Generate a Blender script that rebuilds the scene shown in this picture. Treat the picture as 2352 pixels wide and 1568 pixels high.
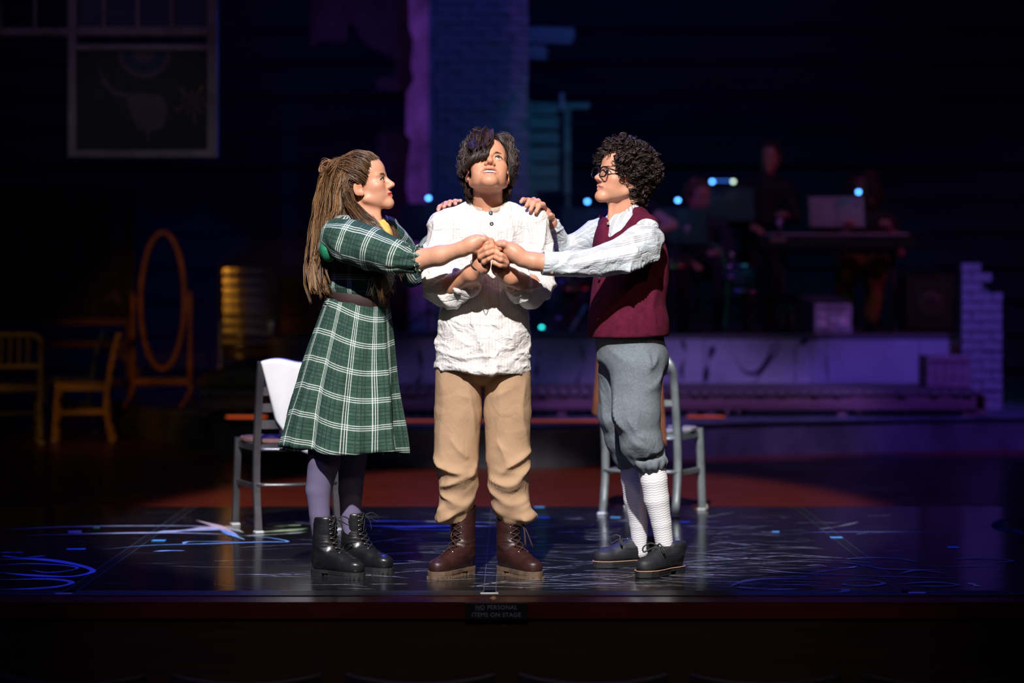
import bpy, bmesh, math, random
import numpy as np
from mathutils import Vector, Matrix, Euler

random.seed(7); RNG = np.random.default_rng(7)
for o in list(bpy.data.objects): bpy.data.objects.remove(o, do_unlink=True)
SC = bpy.context.scene
COL = SC.collection
R = math.radians

# ------------------------------------------------------------------ camera
CAMZ, FPX, HOR, CX, DIST = 1.147, 5800.0, 655.0, 1176.0, 10.0
cam_d = bpy.data.cameras.new('camera'); cam = bpy.data.objects.new('camera', cam_d); COL.objects.link(cam)
cam_d.sensor_width = 36.0; cam_d.lens = 36.0 * FPX / 2352.0
cam_d.shift_y = -(784.0 - HOR) / 2352.0
cam_d.clip_end = 200
cam.location = (0, -DIST, CAMZ); cam.rotation_euler = (R(90), 0, 0)
cam_d.dof.use_dof = True; cam_d.dof.focus_distance = DIST - 0.05; cam_d.dof.aperture_fstop = 1.55
SC.camera = cam

# ------------------------------------------------------------------ world + view
w = bpy.data.worlds.new('world'); SC.world = w; w.use_nodes = True
bg = w.node_tree.nodes['Background']; bg.inputs[0].default_value = (0.012, 0.010, 0.055, 1); bg.inputs[1].default_value = 0.02
SC.view_settings.view_transform = 'Standard'; SC.view_settings.look = 'None'
SC.view_settings.exposure = 0.0; SC.view_settings.gamma = 1.0; SC.view_settings.use_curve_mapping = False

# ------------------------------------------------------------------ stage lights
def spot(name, loc, aim, power, col, size, blend=0.3, radius=0.08):
    l = bpy.data.lights.new(name, 'SPOT'); l.energy = power; l.color = col
    l.spot_size = R(size); l.spot_blend = blend; l.shadow_soft_size = radius
    o = bpy.data.objects.new(name, l); COL.objects.link(o); o.location = loc
    o.rotation_euler = (Vector(aim) - Vector(loc)).to_track_quat('-Z', 'Y').to_euler()
    return o
spot('follow_spot', (-0.9, -10.0, 8.9), (-0.05, 2.05, 0.03), 11300, (1.0, 0.97, 0.95), 15.0, 0.22, 0.10)
spot('front_fill', (3.5, -7.0, 6.5), (0.2, 0.2, 1.0), 300, (1.0, 0.62, 0.42), 16, 0.5, 0.15)
spot('blue_top_wash', (-0.5, 3.6, 8.0), (-0.1, 1.0, 0.0), 1900, (0.05, 0.08, 1.0), 34, 0.6, 0.3)
spot('blue_front_wash', (-5.0, -6.0, 7.0), (0.3, 1.2, 0.0), 200, (0.10, 0.08, 1.0), 40, 0.6, 0.3)
spot('platform_violet', (1.55, 2.4, 6.0), (1.35, 7.9, 0.1), 1350, (0.42, 0.24, 1.0), 20, 0.5, 0.12)
spot('platform_blue', (3.3, 2.4, 6.0), (3.1, 8.2, 0.2), 1200, (0.20, 0.08, 1.0), 18, 0.5, 0.12)
spot('platform_dusk', (-0.2, 2.4, 6.0), (-0.25, 7.8, 0.1), 520, (0.30, 0.22, 1.0), 20.0, 0.5, 0.12)
spot('platform_left_dim', (-2.6, 2.4, 6.0), (-2.3, 8.0, 0.1), 70, (0.55, 0.75, 0.75), 18.0, 0.6, 0.12)
spot('amber_side_wash', (-4.6, 1.0, 1.9), (-2.9, 9.2, 0.62), 210, (1.0, 0.40, 0.035), 17.0, 0.5, 0.12)
spot('column_blue', (2.4, 3.0, 6.0), (-0.1, 10.2, 2.4), 260, (0.03, 0.14, 1.0), 26, 0.6, 0.15)
spot('column_magenta', (-7.5, 8.2, 4.0), (-0.75, 10.4, 2.4), 420, (0.55, 0.10, 1.0), 24, 0.6, 0.12)
spot('band_teal', (3.2, 4.0, 7.5), (2.2, 10.6, 1.2), 150, (0.05, 0.50, 0.75), 40, 0.6, 0.2)
spot('band_pink', (6.5, 7.0, 5.0), (2.4, 10.5, 1.3), 175, (1.0, 0.08, 0.55), 36, 0.6, 0.2)
spot('window_violet', (-4.5, 1.0, 5.0), (-2.5, 6.5, 2.5), 75, (0.62, 0.42, 1.0), 18, 0.6, 0.1)
spot('window_blue_edge', (2.6, 6.6, 4.6), (-2.0, 6.5, 2.4), 420, (0.03, 0.10, 1.0), 14, 0.6, 0.05)
spot('shutter_green', (2.2, 5.0, 6.0), (0.3, 11.2, 2.0), 75, (0.04, 0.75, 0.55), 11, 0.5, 0.1)
spot('amp_violet', (2.0, 4.0, 5.0), (2.44, 9.2, 0.9), 170, (0.42, 0.12, 1.0), 4.6, 0.4, 0.08)
spot('sign_fill', (0.0, -9.5, 4.5), (0.0, -0.85, -0.15), 190, (1.0, 0.80, 0.66), 22, 0.8, 0.3)  # added fill that lifts the dark stage front and its sign
spot('cyc_wash', (0.0, 9.0, 7.5), (0.0, 14.0, 1.2), 100, (0.10, 0.05, 1.0), 110, 0.9, 0.5)
# ------------------------------------------------------------------ helpers
def P(px, py, Y=0.0):
    """photo measurement at a known distance behind the performers' line -> metres"""
    d = DIST + Y
    return np.array([(px - CX) / FPX * d, Y, CAMZ - (py - HOR) / FPX * d])
def tag(o, label=None, cat=None, group=None, kind=None):
    if label: o['label'] = label
    if cat: o['category'] = cat
    if group: o['group'] = group
    if kind: o['kind'] = kind
    return o
def empty(name, loc, label=None, cat=None, group=None, rz=0.0):
    o = bpy.data.objects.new(name, None); COL.objects.link(o); o.location = tuple(loc); o.rotation_euler = (0, 0, rz)
    o.empty_display_size = 0.1
    return tag(o, label, cat, group)

# materials -----------------------------------------------------------------
MATS = {}
class G:
    def __init__(s, name):
        s.m = bpy.data.materials.new(name); s.m.use_nodes = True; s.t = s.m.node_tree
        s.b = s.t.nodes['Principled BSDF']; MATS[name] = s.m
    def n(s, typ, **kw):
        nd = s.t.nodes.new(typ)
        for k, v in kw.items(): setattr(nd, k, v)
        return nd
    def put(s, sock, v):
        if hasattr(v, 'is_output'): s.t.links.new(v, sock)
        elif isinstance(v, (tuple, list)) and len(v) == 3 and sock.type == 'RGBA': sock.default_value = (*v, 1)
        else: sock.default_value = v
    def math(s, op, a, b=None, c=None):
        nd = s.n('ShaderNodeMath', operation=op)
        s.put(nd.inputs[0], a)
        if b is not None: s.put(nd.inputs[1], b)
        if c is not None: s.put(nd.inputs[2], c)
        return nd.outputs[0]
    def mix(s, f, a, b, blend='MIX'):
        nd = s.n('ShaderNodeMix', data_type='RGBA', blend_type=blend)
        s.put(nd.inputs[0], f); s.put(nd.inputs[6], a); s.put(nd.inputs[7], b)
        return nd.outputs[2]
    def obj(s, scale=(1, 1, 1)):
        tc = s.n('ShaderNodeTexCoord'); mp = s.n('ShaderNodeMapping'); s.t.links.new(tc.outputs['Object'], mp.inputs[0])
        mp.inputs['Scale'].default_value = scale
        return mp.outputs[0]
    def noise(s, vec, scale, detail=3, rough=0.55):
        nd = s.n('ShaderNodeTexNoise'); s.t.links.new(vec, nd.inputs['Vector'])
        nd.inputs['Scale'].default_value = scale; nd.inputs['Detail'].default_value = detail; nd.inputs['Roughness'].default_value = rough
        return nd.outputs[0]
    def ramp(s, f, lo, hi):
        nd = s.n('ShaderNodeMapRange'); s.put(nd.inputs[0], f); nd.inputs[1].default_value = lo; nd.inputs[2].default_value = hi
        return nd.outputs[0]
    def attr(s, name):
        nd = s.n('ShaderNodeAttribute'); nd.attribute_name = name; return nd
    def bump(s, h, strength, dist=0.002):
        nd = s.n('ShaderNodeBump'); s.put(nd.inputs['Height'], h); nd.inputs['Strength'].default_value = strength; nd.inputs['Distance'].default_value = dist
        s.t.links.new(nd.outputs[0], s.b.inputs['Normal'])
    def out(s, col=None, rough=0.6, metal=0.0, spec=0.5, coat=0, sheen=0, sub=0):
        if col is not None: s.put(s.b.inputs['Base Color'], col)
        s.put(s.b.inputs['Roughness'], rough); s.put(s.b.inputs['Metallic'], metal)
        s.b.inputs['Specular IOR Level'].default_value = spec
        s.b.inputs['Coat Weight'].default_value = coat
        s.b.inputs['Sheen Weight'].default_value = sheen
        if sub:
            s.b.inputs['Subsurface Weight'].default_value = sub; s.b.inputs['Subsurface Radius'].default_value = (0.012, 0.004, 0.002)
            s.b.inputs['Subsurface Scale'].default_value = 0.5
        return s.m

def mat(name, col, rough=0.6, metal=0.0, var=0.25, vs=6.0, bump=0.0, bs=60, spec=0.5, stretch=(1, 1, 1), coat=0):
    if name in MATS: return MATS[name]
    g = G(name); v = g.obj(stretch)
    n = g.noise(v, vs, 4)
    dark = tuple(c * (1 - var) for c in col); lite = tuple(min(1, c * (1 + var)) for c in col)
    c = g.mix(g.ramp(n, 0.3, 0.7), dark, lite)
    if bump: g.bump(g.noise(v, bs, 3), bump)
    return g.out(c, rough, metal, spec, coat)
def emit(name, col, s):
    g = G(name); g.b.inputs['Emission Color'].default_value = (*col, 1); g.b.inputs['Emission Strength'].default_value = s
    return g.out(col, 0.4)

# mesh builders -------------------------------------------------------------
def link(name, me, m, parent=None):
    o = bpy.data.objects.new(name, me); COL.objects.link(o)
    if m is not None and not me.materials: me.materials.append(m)
    if parent is not None: o.parent = parent
    return o
def np_mesh(name, V, F, smooth=True, col=None, st=None):
    me = bpy.data.meshes.new(name)
    me.from_pydata([tuple(v) for v in np.asarray(V, float).tolist()], [], F if isinstance(F, list) else F.tolist())
    if smooth: me.polygons.foreach_set('use_smooth', [True] * len(me.polygons))
    if col is not None:
        a = me.color_attributes.new('pc', 'FLOAT_COLOR', 'POINT')
        c = np.ones((len(V), 4), np.float32); c[:, :3] = col; a.data.foreach_set('color', c.ravel())
    if st is not None:
        a = me.attributes.new('st', 'FLOAT_VECTOR', 'POINT')
        c = np.zeros((len(V), 3), np.float32); c[:, :2] = st; a.data.foreach_set('vector', c.ravel())
    me.update()
    return me
class MB:
    """collects simple shapes of ONE part"""
    def __init__(s): s.V = []; s.F = []
    def add(s, V, F):
        o = len(s.V); s.V += [tuple(map(float, v)) for v in V]; s.F += [[i + o for i in f] for f in F]; return s
    def box(s, lo, hi, M=None, bev=0.0):
        (x0, y0, z0), (x1, y1, z1) = lo, hi
        if bev > 0:
            b = bev; V = []; 
            for z, ins in ((z0, b), (z0 + b, 0), (z1 - b, 0), (z1, b)):
                V += [(x0 + ins, y0 + ins, z), (x1 - ins, y0 + ins, z), (x1 - ins, y1 - ins, z), (x0 + ins, y1 - ins, z)]
            F = [[3, 2, 1, 0], [12, 13, 14, 15]]
            for r in range(3):
                for i in range(4): F.append([r * 4 + i, r * 4 + (i + 1) % 4, r * 4 + 4 + (i + 1) % 4, r * 4 + 4 + i])
        else:
            V = [(x, y, z) for z in (z0, z1) for (x, y) in ((x0, y0), (x1, y0), (x1, y1), (x0, y1))]
            F = [[3, 2, 1, 0], [4, 5, 6, 7], [0, 1, 5, 4], [1, 2, 6, 5], [2, 3, 7, 6], [3, 0, 4, 7]]
        if M is not None: V = [tuple(M @ Vector(v)) for v in V]
        return s.add(V, F)
    def tube(s, pts, rad, sides=8, caps=True, flat=1.0, ref=None):
        pts = np.asarray(pts, float); n = len(pts)
        rad = np.broadcast_to(np.asarray(rad, float), (n,))
        T = np.gradient(pts, axis=0); T /= np.linalg.norm(T, axis=1)[:, None] + 1e-9
        up = np.array(ref if ref is not None else ((0, 0, 1) if abs(T[:, 2]).mean() < 0.8 else (0, 1, 0)), float)
        V = []
        for i in range(n):
            a = np.cross(T[i], up); a /= np.linalg.norm(a) + 1e-9; b = np.cross(a, T[i])
            for k in range(sides):
                an = 2 * math.pi * (k + 0.5) / sides
                V.append(pts[i] + rad[i] * (a * math.cos(an) + b * math.sin(an) * flat))
        F = []
        for i in range(n - 1):
            for k in range(sides):
                F.append([i * sides + k, i * sides + (k + 1) % sides, (i + 1) * sides + (k + 1) % sides, (i + 1) * sides + k])
        if caps: F += [list(range(sides))[::-1], [(n - 1) * sides + k for k in range(sides)]]
        return s.add(V, F)
    def bar(s, a, b, w, h, bev=0.0):
        """rectangular bar between two points (w sideways, h in the up-ish direction)"""
        a = Vector(a); b = Vector(b); d = b - a; L = d.length; d.normalize()
        up = Vector((0, 0, 1)) if abs(d.z) < 0.9 else Vector((0, 1, 0))
        x = d.cross(up).normalized(); y = x.cross(d)
        M = Matrix((x, d, y)).transposed().to_4x4(); M.translation = a
        return s.box((-w / 2, 0, -h / 2), (w / 2, L, h / 2), M, bev)
    def lathe(s, prof, c=(0, 0, 0), sides=20, M=None):
        V = []; F = []; n = len(prof)
        for (r, z) in prof:
            for k in range(sides):
                a = 2 * math.pi * k / sides; v = Vector((r * math.cos(a), r * math.sin(a), z))
                if M is not None: v = M @ v
                V.append(v + Vector(c))
        for i in range(n - 1):
            for k in range(sides): F.append([i * sides + k, i * sides + (k + 1) % sides, (i + 1) * sides + (k + 1) % sides, (i + 1) * sides + k])
        F += [list(range(sides))[::-1], [(n - 1) * sides + k for k in range(sides)]]
        return s.add(V, F)
    def prism(s, poly, y0, y1):
        """polygon in x,z extruded along y"""
        n = len(poly); V = [(x, y0, z) for x, z in poly] + [(x, y1, z) for x, z in poly]
        F = [list(range(n)), [2 * n - 1 - i for i in range(n)]]
        for i in range(n): F.append([i, i + n, (i + 1) % n + n, (i + 1) % n])
        return s.add(V, F)
    def build(s, name, m, parent=None, base=(0, 0, 0), smooth=False, st=None):
        V = np.array(s.V) - np.array(base)
        return link(name, np_mesh(name, V, s.F, smooth, st=st), m, parent)
def spline(ctrl, n):
    """Catmull-Rom through control points; ctrl (K,3) or (N,K,3)"""
    c = np.asarray(ctrl, float); one = c.ndim == 2
    if one: c = c[None]
    c = np.concatenate([2 * c[:, :1] - c[:, 1:2], c, 2 * c[:, -1:] - c[:, -2:-1]], 1)
    K = c.shape[1] - 3; t = np.linspace(0, K - 1e-6, n); i = t.astype(int); f = (t - i)[None, :, None]
    p0, p1, p2, p3 = c[:, i], c[:, i + 1], c[:, i + 2], c[:, i + 3]
    q = 0.5 * (2 * p1 + (p2 - p0) * f + (2 * p0 - 5 * p1 + 4 * p2 - p3) * f ** 2 + (3 * p1 - p0 - 3 * p2 + p3) * f ** 3)
    return q[0] if one else q

# value noise ---------------------------------------------------------------
_T = RNG.random((32, 32, 32)).astype(np.float32) * 2 - 1
def vn(p):
    p = np.asarray(p, np.float32); i = np.floor(p).astype(int); f = p - i; f = f * f * (3 - 2 * f)
    x0, y0, z0 = (i[..., 0] & 31, i[..., 1] & 31, i[..., 2] & 31); x1, y1, z1 = (x0 + 1) & 31, (y0 + 1) & 31, (z0 + 1) & 31
    fx, fy, fz = f[..., 0], f[..., 1], f[..., 2]
    def l(a, b, t): return a + (b - a) * t
    return l(l(l(_T[x0, y0, z0], _T[x1, y0, z0], fx), l(_T[x0, y1, z0], _T[x1, y1, z0], fx), fy),
             l(l(_T[x0, y0, z1], _T[x1, y0, z1], fx), l(_T[x0, y1, z1], _T[x1, y1, z1], fx), fy), fz)
def fbm(p, o=3):
    p = np.asarray(p); s = 0; a = 1.0
    for k in range(o): s = s + a * vn(p * 2 ** k + 7.3 * k); a *= 0.5
    return s
def ridge(p, o=2):
    p = np.asarray(p); s = 0; a = 1.0
    for k in range(o): s = s + a * (1 - 2 * np.abs(vn(p * 2 ** k + 3.1 * k))); a *= 0.5
    return s

# signed distance modelling ---------------------------------------------------
class Sdf:
    def __init__(s, lo, hi, h):
        s.lo = np.array(lo, float); s.h = h; n = np.ceil((np.array(hi, float) - s.lo) / h).astype(int) + 1
        s.ax = [s.lo[i] + h * np.arange(n[i]) for i in range(3)]
        s.F = np.full(tuple(n), 0.06, np.float32); s.frame()
    def frame(s, M=None, C=(0, 0, 0), sc=1.0):
        s.M = np.eye(3) if M is None else np.asarray(M, float); s.C = np.asarray(C, float); s.S = sc; return s
    def w(s, p): return s.C + s.M @ (np.asarray(p, float) * s.S)
    def _do(s, fn, lo, hi, k, op):
        m = 0.025 + k; sl = []; g = []
        for i in range(3):
            a = int(np.clip((lo[i] - m - s.lo[i]) / s.h, 0, len(s.ax[i]))); b = int(np.clip((hi[i] + m - s.lo[i]) / s.h + 1, 0, len(s.ax[i])))
            if b <= a: return s
            sl.append(slice(a, b)); g.append(s.ax[i][a:b].astype(np.float32))
        X, Y, Z = np.meshgrid(*g, indexing='ij', sparse=True)
        d = fn(X, Y, Z).astype(np.float32); F = s.F[tuple(sl)]; k = max(k, 1e-5)
        if op == 'u':
            hh = np.maximum(k - np.abs(F - d), 0) / k; F[...] = np.minimum(F, d) - hh * hh * k * 0.25
        elif op == 's':
            d = -d; hh = np.maximum(k - np.abs(F - d), 0) / k; F[...] = np.maximum(F, d) + hh * hh * k * 0.25
        elif op == 'i':
            hh = np.maximum(k - np.abs(F - d), 0) / k; F[...] = np.maximum(F, d) + hh * hh * k * 0.25
        return s
    def cap(s, a, b, ra, rb=None, k=0.01, op='u'):
        rb = ra if rb is None else rb
        a = s.w(a); b = s.w(b); ra *= s.S; rb *= s.S; ba = b - a; L = max(float(ba @ ba), 1e-12)
        def fn(X, Y, Z):
            x, y, z = X - a[0], Y - a[1], Z - a[2]
            t = np.clip((x * ba[0] + y * ba[1] + z * ba[2]) / L, 0, 1)
            return np.sqrt((x - t * ba[0]) ** 2 + (y - t * ba[1]) ** 2 + (z - t * ba[2]) ** 2) - (ra + (rb - ra) * t)
        r = max(ra, rb); return s._do(fn, np.minimum(a, b) - r, np.maximum(a, b) + r, k, op)
    def chain(s, pts, rad, k=0.008, op='u', fk=None):
        rad = np.broadcast_to(np.asarray(rad, float), (len(pts),))
        for i in range(len(pts) - 1): s.cap(pts[i], pts[i + 1], rad[i], rad[i + 1], k if (i == 0 or fk is None) else fk, op)
        return s
    def ell(s, c, r, rot=None, k=0.01, op='u'):
        c = s.w(c); r = np.array(r, float) * s.S; Q = s.M if rot is None else s.M @ np.asarray(rot)
        ext = np.sqrt(((Q * r[None, :]) ** 2).sum(1))
        def fn(X, Y, Z):
            x, y, z = X - c[0], Y - c[1], Z - c[2]
            u = (x * Q[0, 0] + y * Q[1, 0] + z * Q[2, 0]) / r[0]; v = (x * Q[0, 1] + y * Q[1, 1] + z * Q[2, 1]) / r[1]; q = (x * Q[0, 2] + y * Q[1, 2] + z * Q[2, 2]) / r[2]
            k0 = np.sqrt(u * u + v * v + q * q); k1 = np.sqrt((u / r[0]) ** 2 + (v / r[1]) ** 2 + (q / r[2]) ** 2)
            return k0 * (k0 - 1) / (k1 + 1e-6)
        return s._do(fn, c - ext, c + ext, k, op)
    def box(s, c, hf, rot=None, rd=0.0, k=0.002, op='u'):
        c = s.w(c); hf = np.array(hf, float) * s.S; Q = s.M if rot is None else s.M @ np.asarray(rot)
        ext = np.abs(Q) @ hf
        def fn(X, Y, Z):
            x, y, z = X - c[0], Y - c[1], Z - c[2]
            q = [np.abs(x * Q[0, i] + y * Q[1, i] + z * Q[2, i]) - hf[i] + rd for i in range(3)]
            return np.sqrt(sum(np.maximum(e, 0) ** 2 for e in q)) + np.minimum(np.maximum(np.maximum(q[0], q[1]), q[2]), 0) - rd
        return s._do(fn, c - ext, c + ext, k, op)
    def mesh(s, smooth=1):
        F = s.F; h = s.h; I = F < 0; nx, ny, nz = F.shape
        cnt = sum(I[a:nx - 1 + a, b:ny - 1 + b, c:nz - 1 + c].astype(np.int8) for a in (0, 1) for b in (0, 1) for c in (0, 1))
        act = (cnt > 0) & (cnt < 8); ids = np.full(act.shape, -1, np.int64); cells = np.argwhere(act); ids[act] = np.arange(len(cells))
        acc = np.zeros((len(cells), 3)); num = np.zeros(len(cells)); ci, cj, ck = cells.T
        cor = [(a, b, c) for a in (0, 1) for b in (0, 1) for c in (0, 1)]
        val = {q: F[ci + q[0], cj + q[1], ck + q[2]] for q in cor}
        for q in cor:
            for ax in range(3):
                if q[ax]: continue
                q2 = list(q); q2[ax] = 1; a = val[q]; b = val[tuple(q2)]; x = (a < 0) != (b < 0)
                t = np.where(x, a / np.where(x, a - b, 1), 0); p = np.tile(np.array(q, float), (len(cells), 1)); p[:, ax] += t
                acc += p * x[:, None]; num += x
        V = s.lo + h * (cells + acc / num[:, None])
        Q = []
        for ax in range(3):
            A = np.take(I, range(F.shape[ax] - 1), ax); B = np.take(I, range(1, F.shape[ax]), ax)
            e = np.argwhere(A != B); o1, o2 = [(1, 2), (2, 0), (0, 1)][ax]
            e = e[(e[:, o1] > 0) & (e[:, o2] > 0) & (e[:, o1] < F.shape[o1] - 1) & (e[:, o2] < F.shape[o2] - 1)]
            def cid(d1, d2):
                c = e.copy(); c[:, o1] -= d1; c[:, o2] -= d2; return ids[c[:, 0], c[:, 1], c[:, 2]]
            q = np.stack([cid(1, 1), cid(0, 1), cid(0, 0), cid(1, 0)], 1); flip = ~A[e[:, 0], e[:, 1], e[:, 2]]
            q[flip] = q[flip][:, ::-1]; Q.append(q)
        Q = np.concatenate(Q)
        Q = Q[(Q >= 0).all(1)]
        for _ in range(smooth):
            a = np.zeros_like(V); n = np.zeros(len(V))
            for i in range(4):
                np.add.at(a, Q[:, i], V[Q[:, (i + 1) % 4]]); np.add.at(n, Q[:, i], 1)
                np.add.at(a, Q[:, (i + 1) % 4], V[Q[:, i]]); np.add.at(n, Q[:, (i + 1) % 4], 1)
            V = 0.5 * V + 0.5 * a / np.maximum(n, 1)[:, None]
        return V, Q
def normals(V, Q):
    n = np.zeros_like(V); f = np.cross(V[Q[:, 2]] - V[Q[:, 0]], V[Q[:, 3]] - V[Q[:, 1]])
    for i in range(4): np.add.at(n, Q[:, i], f)
    return n / (np.linalg.norm(n, axis=1)[:, None] + 1e-12)
def seg_d(V, a, b):
    a = np.asarray(a, float); b = np.asarray(b, float); ba = b - a; t = np.clip((V - a) @ ba / max(ba @ ba, 1e-12), 0, 1)
    return np.linalg.norm(V - a - t[:, None] * ba, axis=1)
def axis_st(V, pts):
    """(angle * 1, length) around a polyline, for cloth patterns on sleeves and legs"""
    pts = np.asarray(pts, float); best = np.full(len(V), 1e9); st = np.zeros((len(V), 2)); L0 = 0
    for i in range(len(pts) - 1):
        a, b = pts[i], pts[i + 1]; ba = b - a; L = np.linalg.norm(ba); u = ba / L
        t = np.clip((V - a) @ u, 0 if i else -0.3, L if i < len(pts) - 2 else L + 0.3); r = V - a - t[:, None] * u; d = np.linalg.norm(r, axis=1)
        e1 = np.cross(u, (0, 0, 1.0) if abs(u[2]) < 0.9 else (0, 1.0, 0)); e1 /= np.linalg.norm(e1); e2 = np.cross(u, e1)
        an = np.arctan2(r @ e2, r @ e1); m = d < best; best[m] = d[m]; st[m, 0] = an[m]; st[m, 1] = (L0 + t)[m]; L0 += L
    return st
def rot(yaw=0, pitch=0, roll=0):
    """yaw about z, pitch lifts the face (-y direction), roll about y"""
    return np.array(Matrix.Rotation(R(yaw), 3, 'Z') @ Matrix.Rotation(R(-pitch), 3, 'X') @ Matrix.Rotation(R(roll), 3, 'Y'))
def strands(pts, rad, col, sides=3):
    """(N,S,3) hair paths -> tubes, with a colour per strand"""
    N, S, _ = pts.shape; T = np.gradient(pts, axis=1); T /= np.linalg.norm(T, axis=2)[..., None] + 1e-9
    ref = np.where(np.abs(T[..., 2:3]) < 0.8, np.array([0, 0, 1.0]), np.array([0, 1.0, 0]))
    A = np.cross(T, ref); A /= np.linalg.norm(A, axis=2)[..., None] + 1e-9; B = np.cross(A, T)
    tt = np.linspace(0, 1, S); prof = (0.75 + 0.5 * np.sin(np.pi * tt)) * np.clip((1.02 - tt) * 5, 0.1, 1)
    r = (rad * np.ones(N))[:, None, None] * prof[None, :, None]
    V = np.stack([pts + r * (A * math.cos(2 * math.pi * k / sides) + B * math.sin(2 * math.pi * k / sides)) for k in range(sides)], 2)
    idx = np.arange(N * S * sides).reshape(N, S, sides); Q = []
    for k in range(sides):
        k2 = (k + 1) % sides; Q.append(np.stack([idx[:, :-1, k], idx[:, :-1, k2], idx[:, 1:, k2], idx[:, 1:, k]], -1).reshape(-1, 4))
    C = np.repeat(col, S * sides, 0)
    return V.reshape(-1, 3), np.concatenate(Q), C
def joinm(parts):
    V = []; Q = []; C = []; o = 0
    for (v, q, c) in parts: V.append(v); Q.append(q + o); C.append(c); o += len(v)
    return np.concatenate(V), np.concatenate(Q), np.concatenate(C)
def copy_tree(o, parent=None):
    c = o.copy(); COL.objects.link(c)
    if parent is not None: c.parent = parent
    for ch in list(o.children): copy_tree(ch, c)
    return c
# ------------------------------------------------------------------ stage and setting
def FP(px, py, z=0.0):
    d = (CAMZ - z) * FPX / (py - HOR); return np.array([(px - CX) / FPX * d, d - DIST, z])
# wooden stage floor
g = G('stage_wood'); v = g.obj((0.6, 9, 1)); n = g.noise(v, 6, 5); n2 = g.noise(g.obj((1, 1, 1)), 2.0, 4)
c = g.mix(g.ramp(n, 0.3, 0.7), (0.105, 0.011, 0.006), (0.185, 0.026, 0.012)); g.bump(n, 0.05)
g.out(c, g.ramp(n2, -0.7, 3.2), 0, 0.5)
floor = MB().box((-9, -0.85, -0.06), (9, 14.2, 0.0)).build('floor', MATS['stage_wood']); tag(floor, kind='structure')
fr = MB().box((-9, -0.82, -1.05), (9, -0.70, -0.06)).build('trim_1', mat('fascia_wood', (0.05, 0.010, 0.006), 0.5, var=0.4, vs=5, stretch=(0.4, 1, 6)))
tag(fr, kind='structure')
hf = MB().box((-9, -10.8, -1.15), (9, -0.70, -1.05)).build('floor_house', mat('house_carpet', (0.006, 0.006, 0.008), 0.95, var=0.3, vs=40)); tag(hf, kind='structure')
# back wall of horizontal boards
bw = MB().box((-9, 14.2, -0.06), (9, 14.3, 7.0)).build('wall_back', mat('wall_black', (0.012, 0.011, 0.02), 0.8)); tag(bw, kind='structure')
plk = MB().box((-8.9, -0.02, 0.0), (8.9, 0.0, 0.30), bev=0.004).build('plank', mat('wall_plank', (0.05, 0.045, 0.075), 0.75, var=0.5, vs=3, stretch=(0.3, 1, 8)), bw)
plk.location = (0, 14.2, 0.02)
for i in range(1, 21):
    q = plk.copy(); COL.objects.link(q); q.location = (0, 14.2 - 0.035 * (i % 3 == 1) - 0.015 * (i % 2), 0.02 + i * 0.325)

# black vinyl dance floor laid in strips
g = G('vinyl_black'); v = g.obj((1, 1, 1)); vs_ = g.obj((1.0, 2.6, 1))
sc1 = g.noise(vs_, 3.2, 6, 0.7); sc2 = g.noise(g.obj((2.0, 22, 1)), 3.0, 5, 0.7); sc3 = g.noise(v, 1.3, 3)
m1 = g.ramp(sc1, 0.56, 0.74); m2 = g.ramp(sc2, 0.60, 0.78)
k = g.math('MULTIPLY', g.math('MAXIMUM', m1, m2), g.ramp(sc3, 0.35, 0.65))
c = g.mix(k, (0.011, 0.011, 0.013), (0.085, 0.085, 0.095))
g.bump(g.noise(g.obj((1, 5, 1)), 14, 4), 0.06, 0.004)
g.out(c, g.math('ADD', g.math('MULTIPLY', k, 0.22), 0.17), 0, 0.5)
dm = empty('dance_floor', (0, 1.2, 0), 'black vinyl dance floor laid in taped strips across the stage', 'floor mat')
xs = [-4.76, -3.20, -1.65, -0.083, 1.475, 3.03, 4.6]
for a, b in zip(xs[:-1], xs[1:]):
    s_ = MB().box((a + 0.002, -0.683, 0.0005), (b - 0.002, 3.07, 0.003)).build('vinyl_strip', MATS['vinyl_black'], dm, (0, 1.2, 0))
tape_m = mat('seam_tape', (0.018, 0.018, 0.022), 0.22, var=0.4, vs=30)
for x in xs[1:-1]:
    MB().box((x - 0.023, -0.60, 0.003), (x + 0.023, 3.05, 0.0036)).build('seam_tape', tape_m, dm, (0, 1.2, 0))
    for e in (-0.023, 0.023):
        MB().box((x + e - 0.0012, -0.60, 0.0036), (x + e + 0.0012, 3.05, 0.0041)).build('tape_edge', mat('tape_edge', (0.07, 0.07, 0.08), 0.5), dm, (0, 1.2, 0))
MB().box((-4.7, -0.683, 0.003), (4.5, -0.535, 0.0036)).build('edge_tape', mat('edge_tape', (0.02, 0.02, 0.024), 0.42, var=0.2), dm, (0, 1.2, 0))

def ribbon(mb, pts, w, z, taper=True, n=28):
    p = spline(np.array([FP(*q, z=z) for q in pts]), n); T = np.gradient(p, axis=0); T /= np.linalg.norm(T, axis=1)[:, None] + 1e-9
    S = np.stack([-T[:, 1], T[:, 0], 0 * T[:, 0]], 1); t = np.linspace(0, 1, n)
    ww = w * (np.clip(np.minimum(t, 1 - t) * 6, 0.12, 1) if taper else 1 + 0 * t) * (0.8 + 0.35 * np.sin(t * 9 + pts[0][0]))
    V = np.concatenate([p - S * ww[:, None] / 2, p + S * ww[:, None] / 2]); F = [[i, i + 1, n + i + 1, n + i] for i in range(n - 1)]
    V[:, 2] = z; F = [f[::-1] if ((V[f[1]] - V[f[0]])[0] * (V[f[3]] - V[f[0]])[1] - (V[f[1]] - V[f[0]])[1] * (V[f[3]] - V[f[0]])[0]) < 0 else f for f in F]
    return mb.add(V, F)
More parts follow.
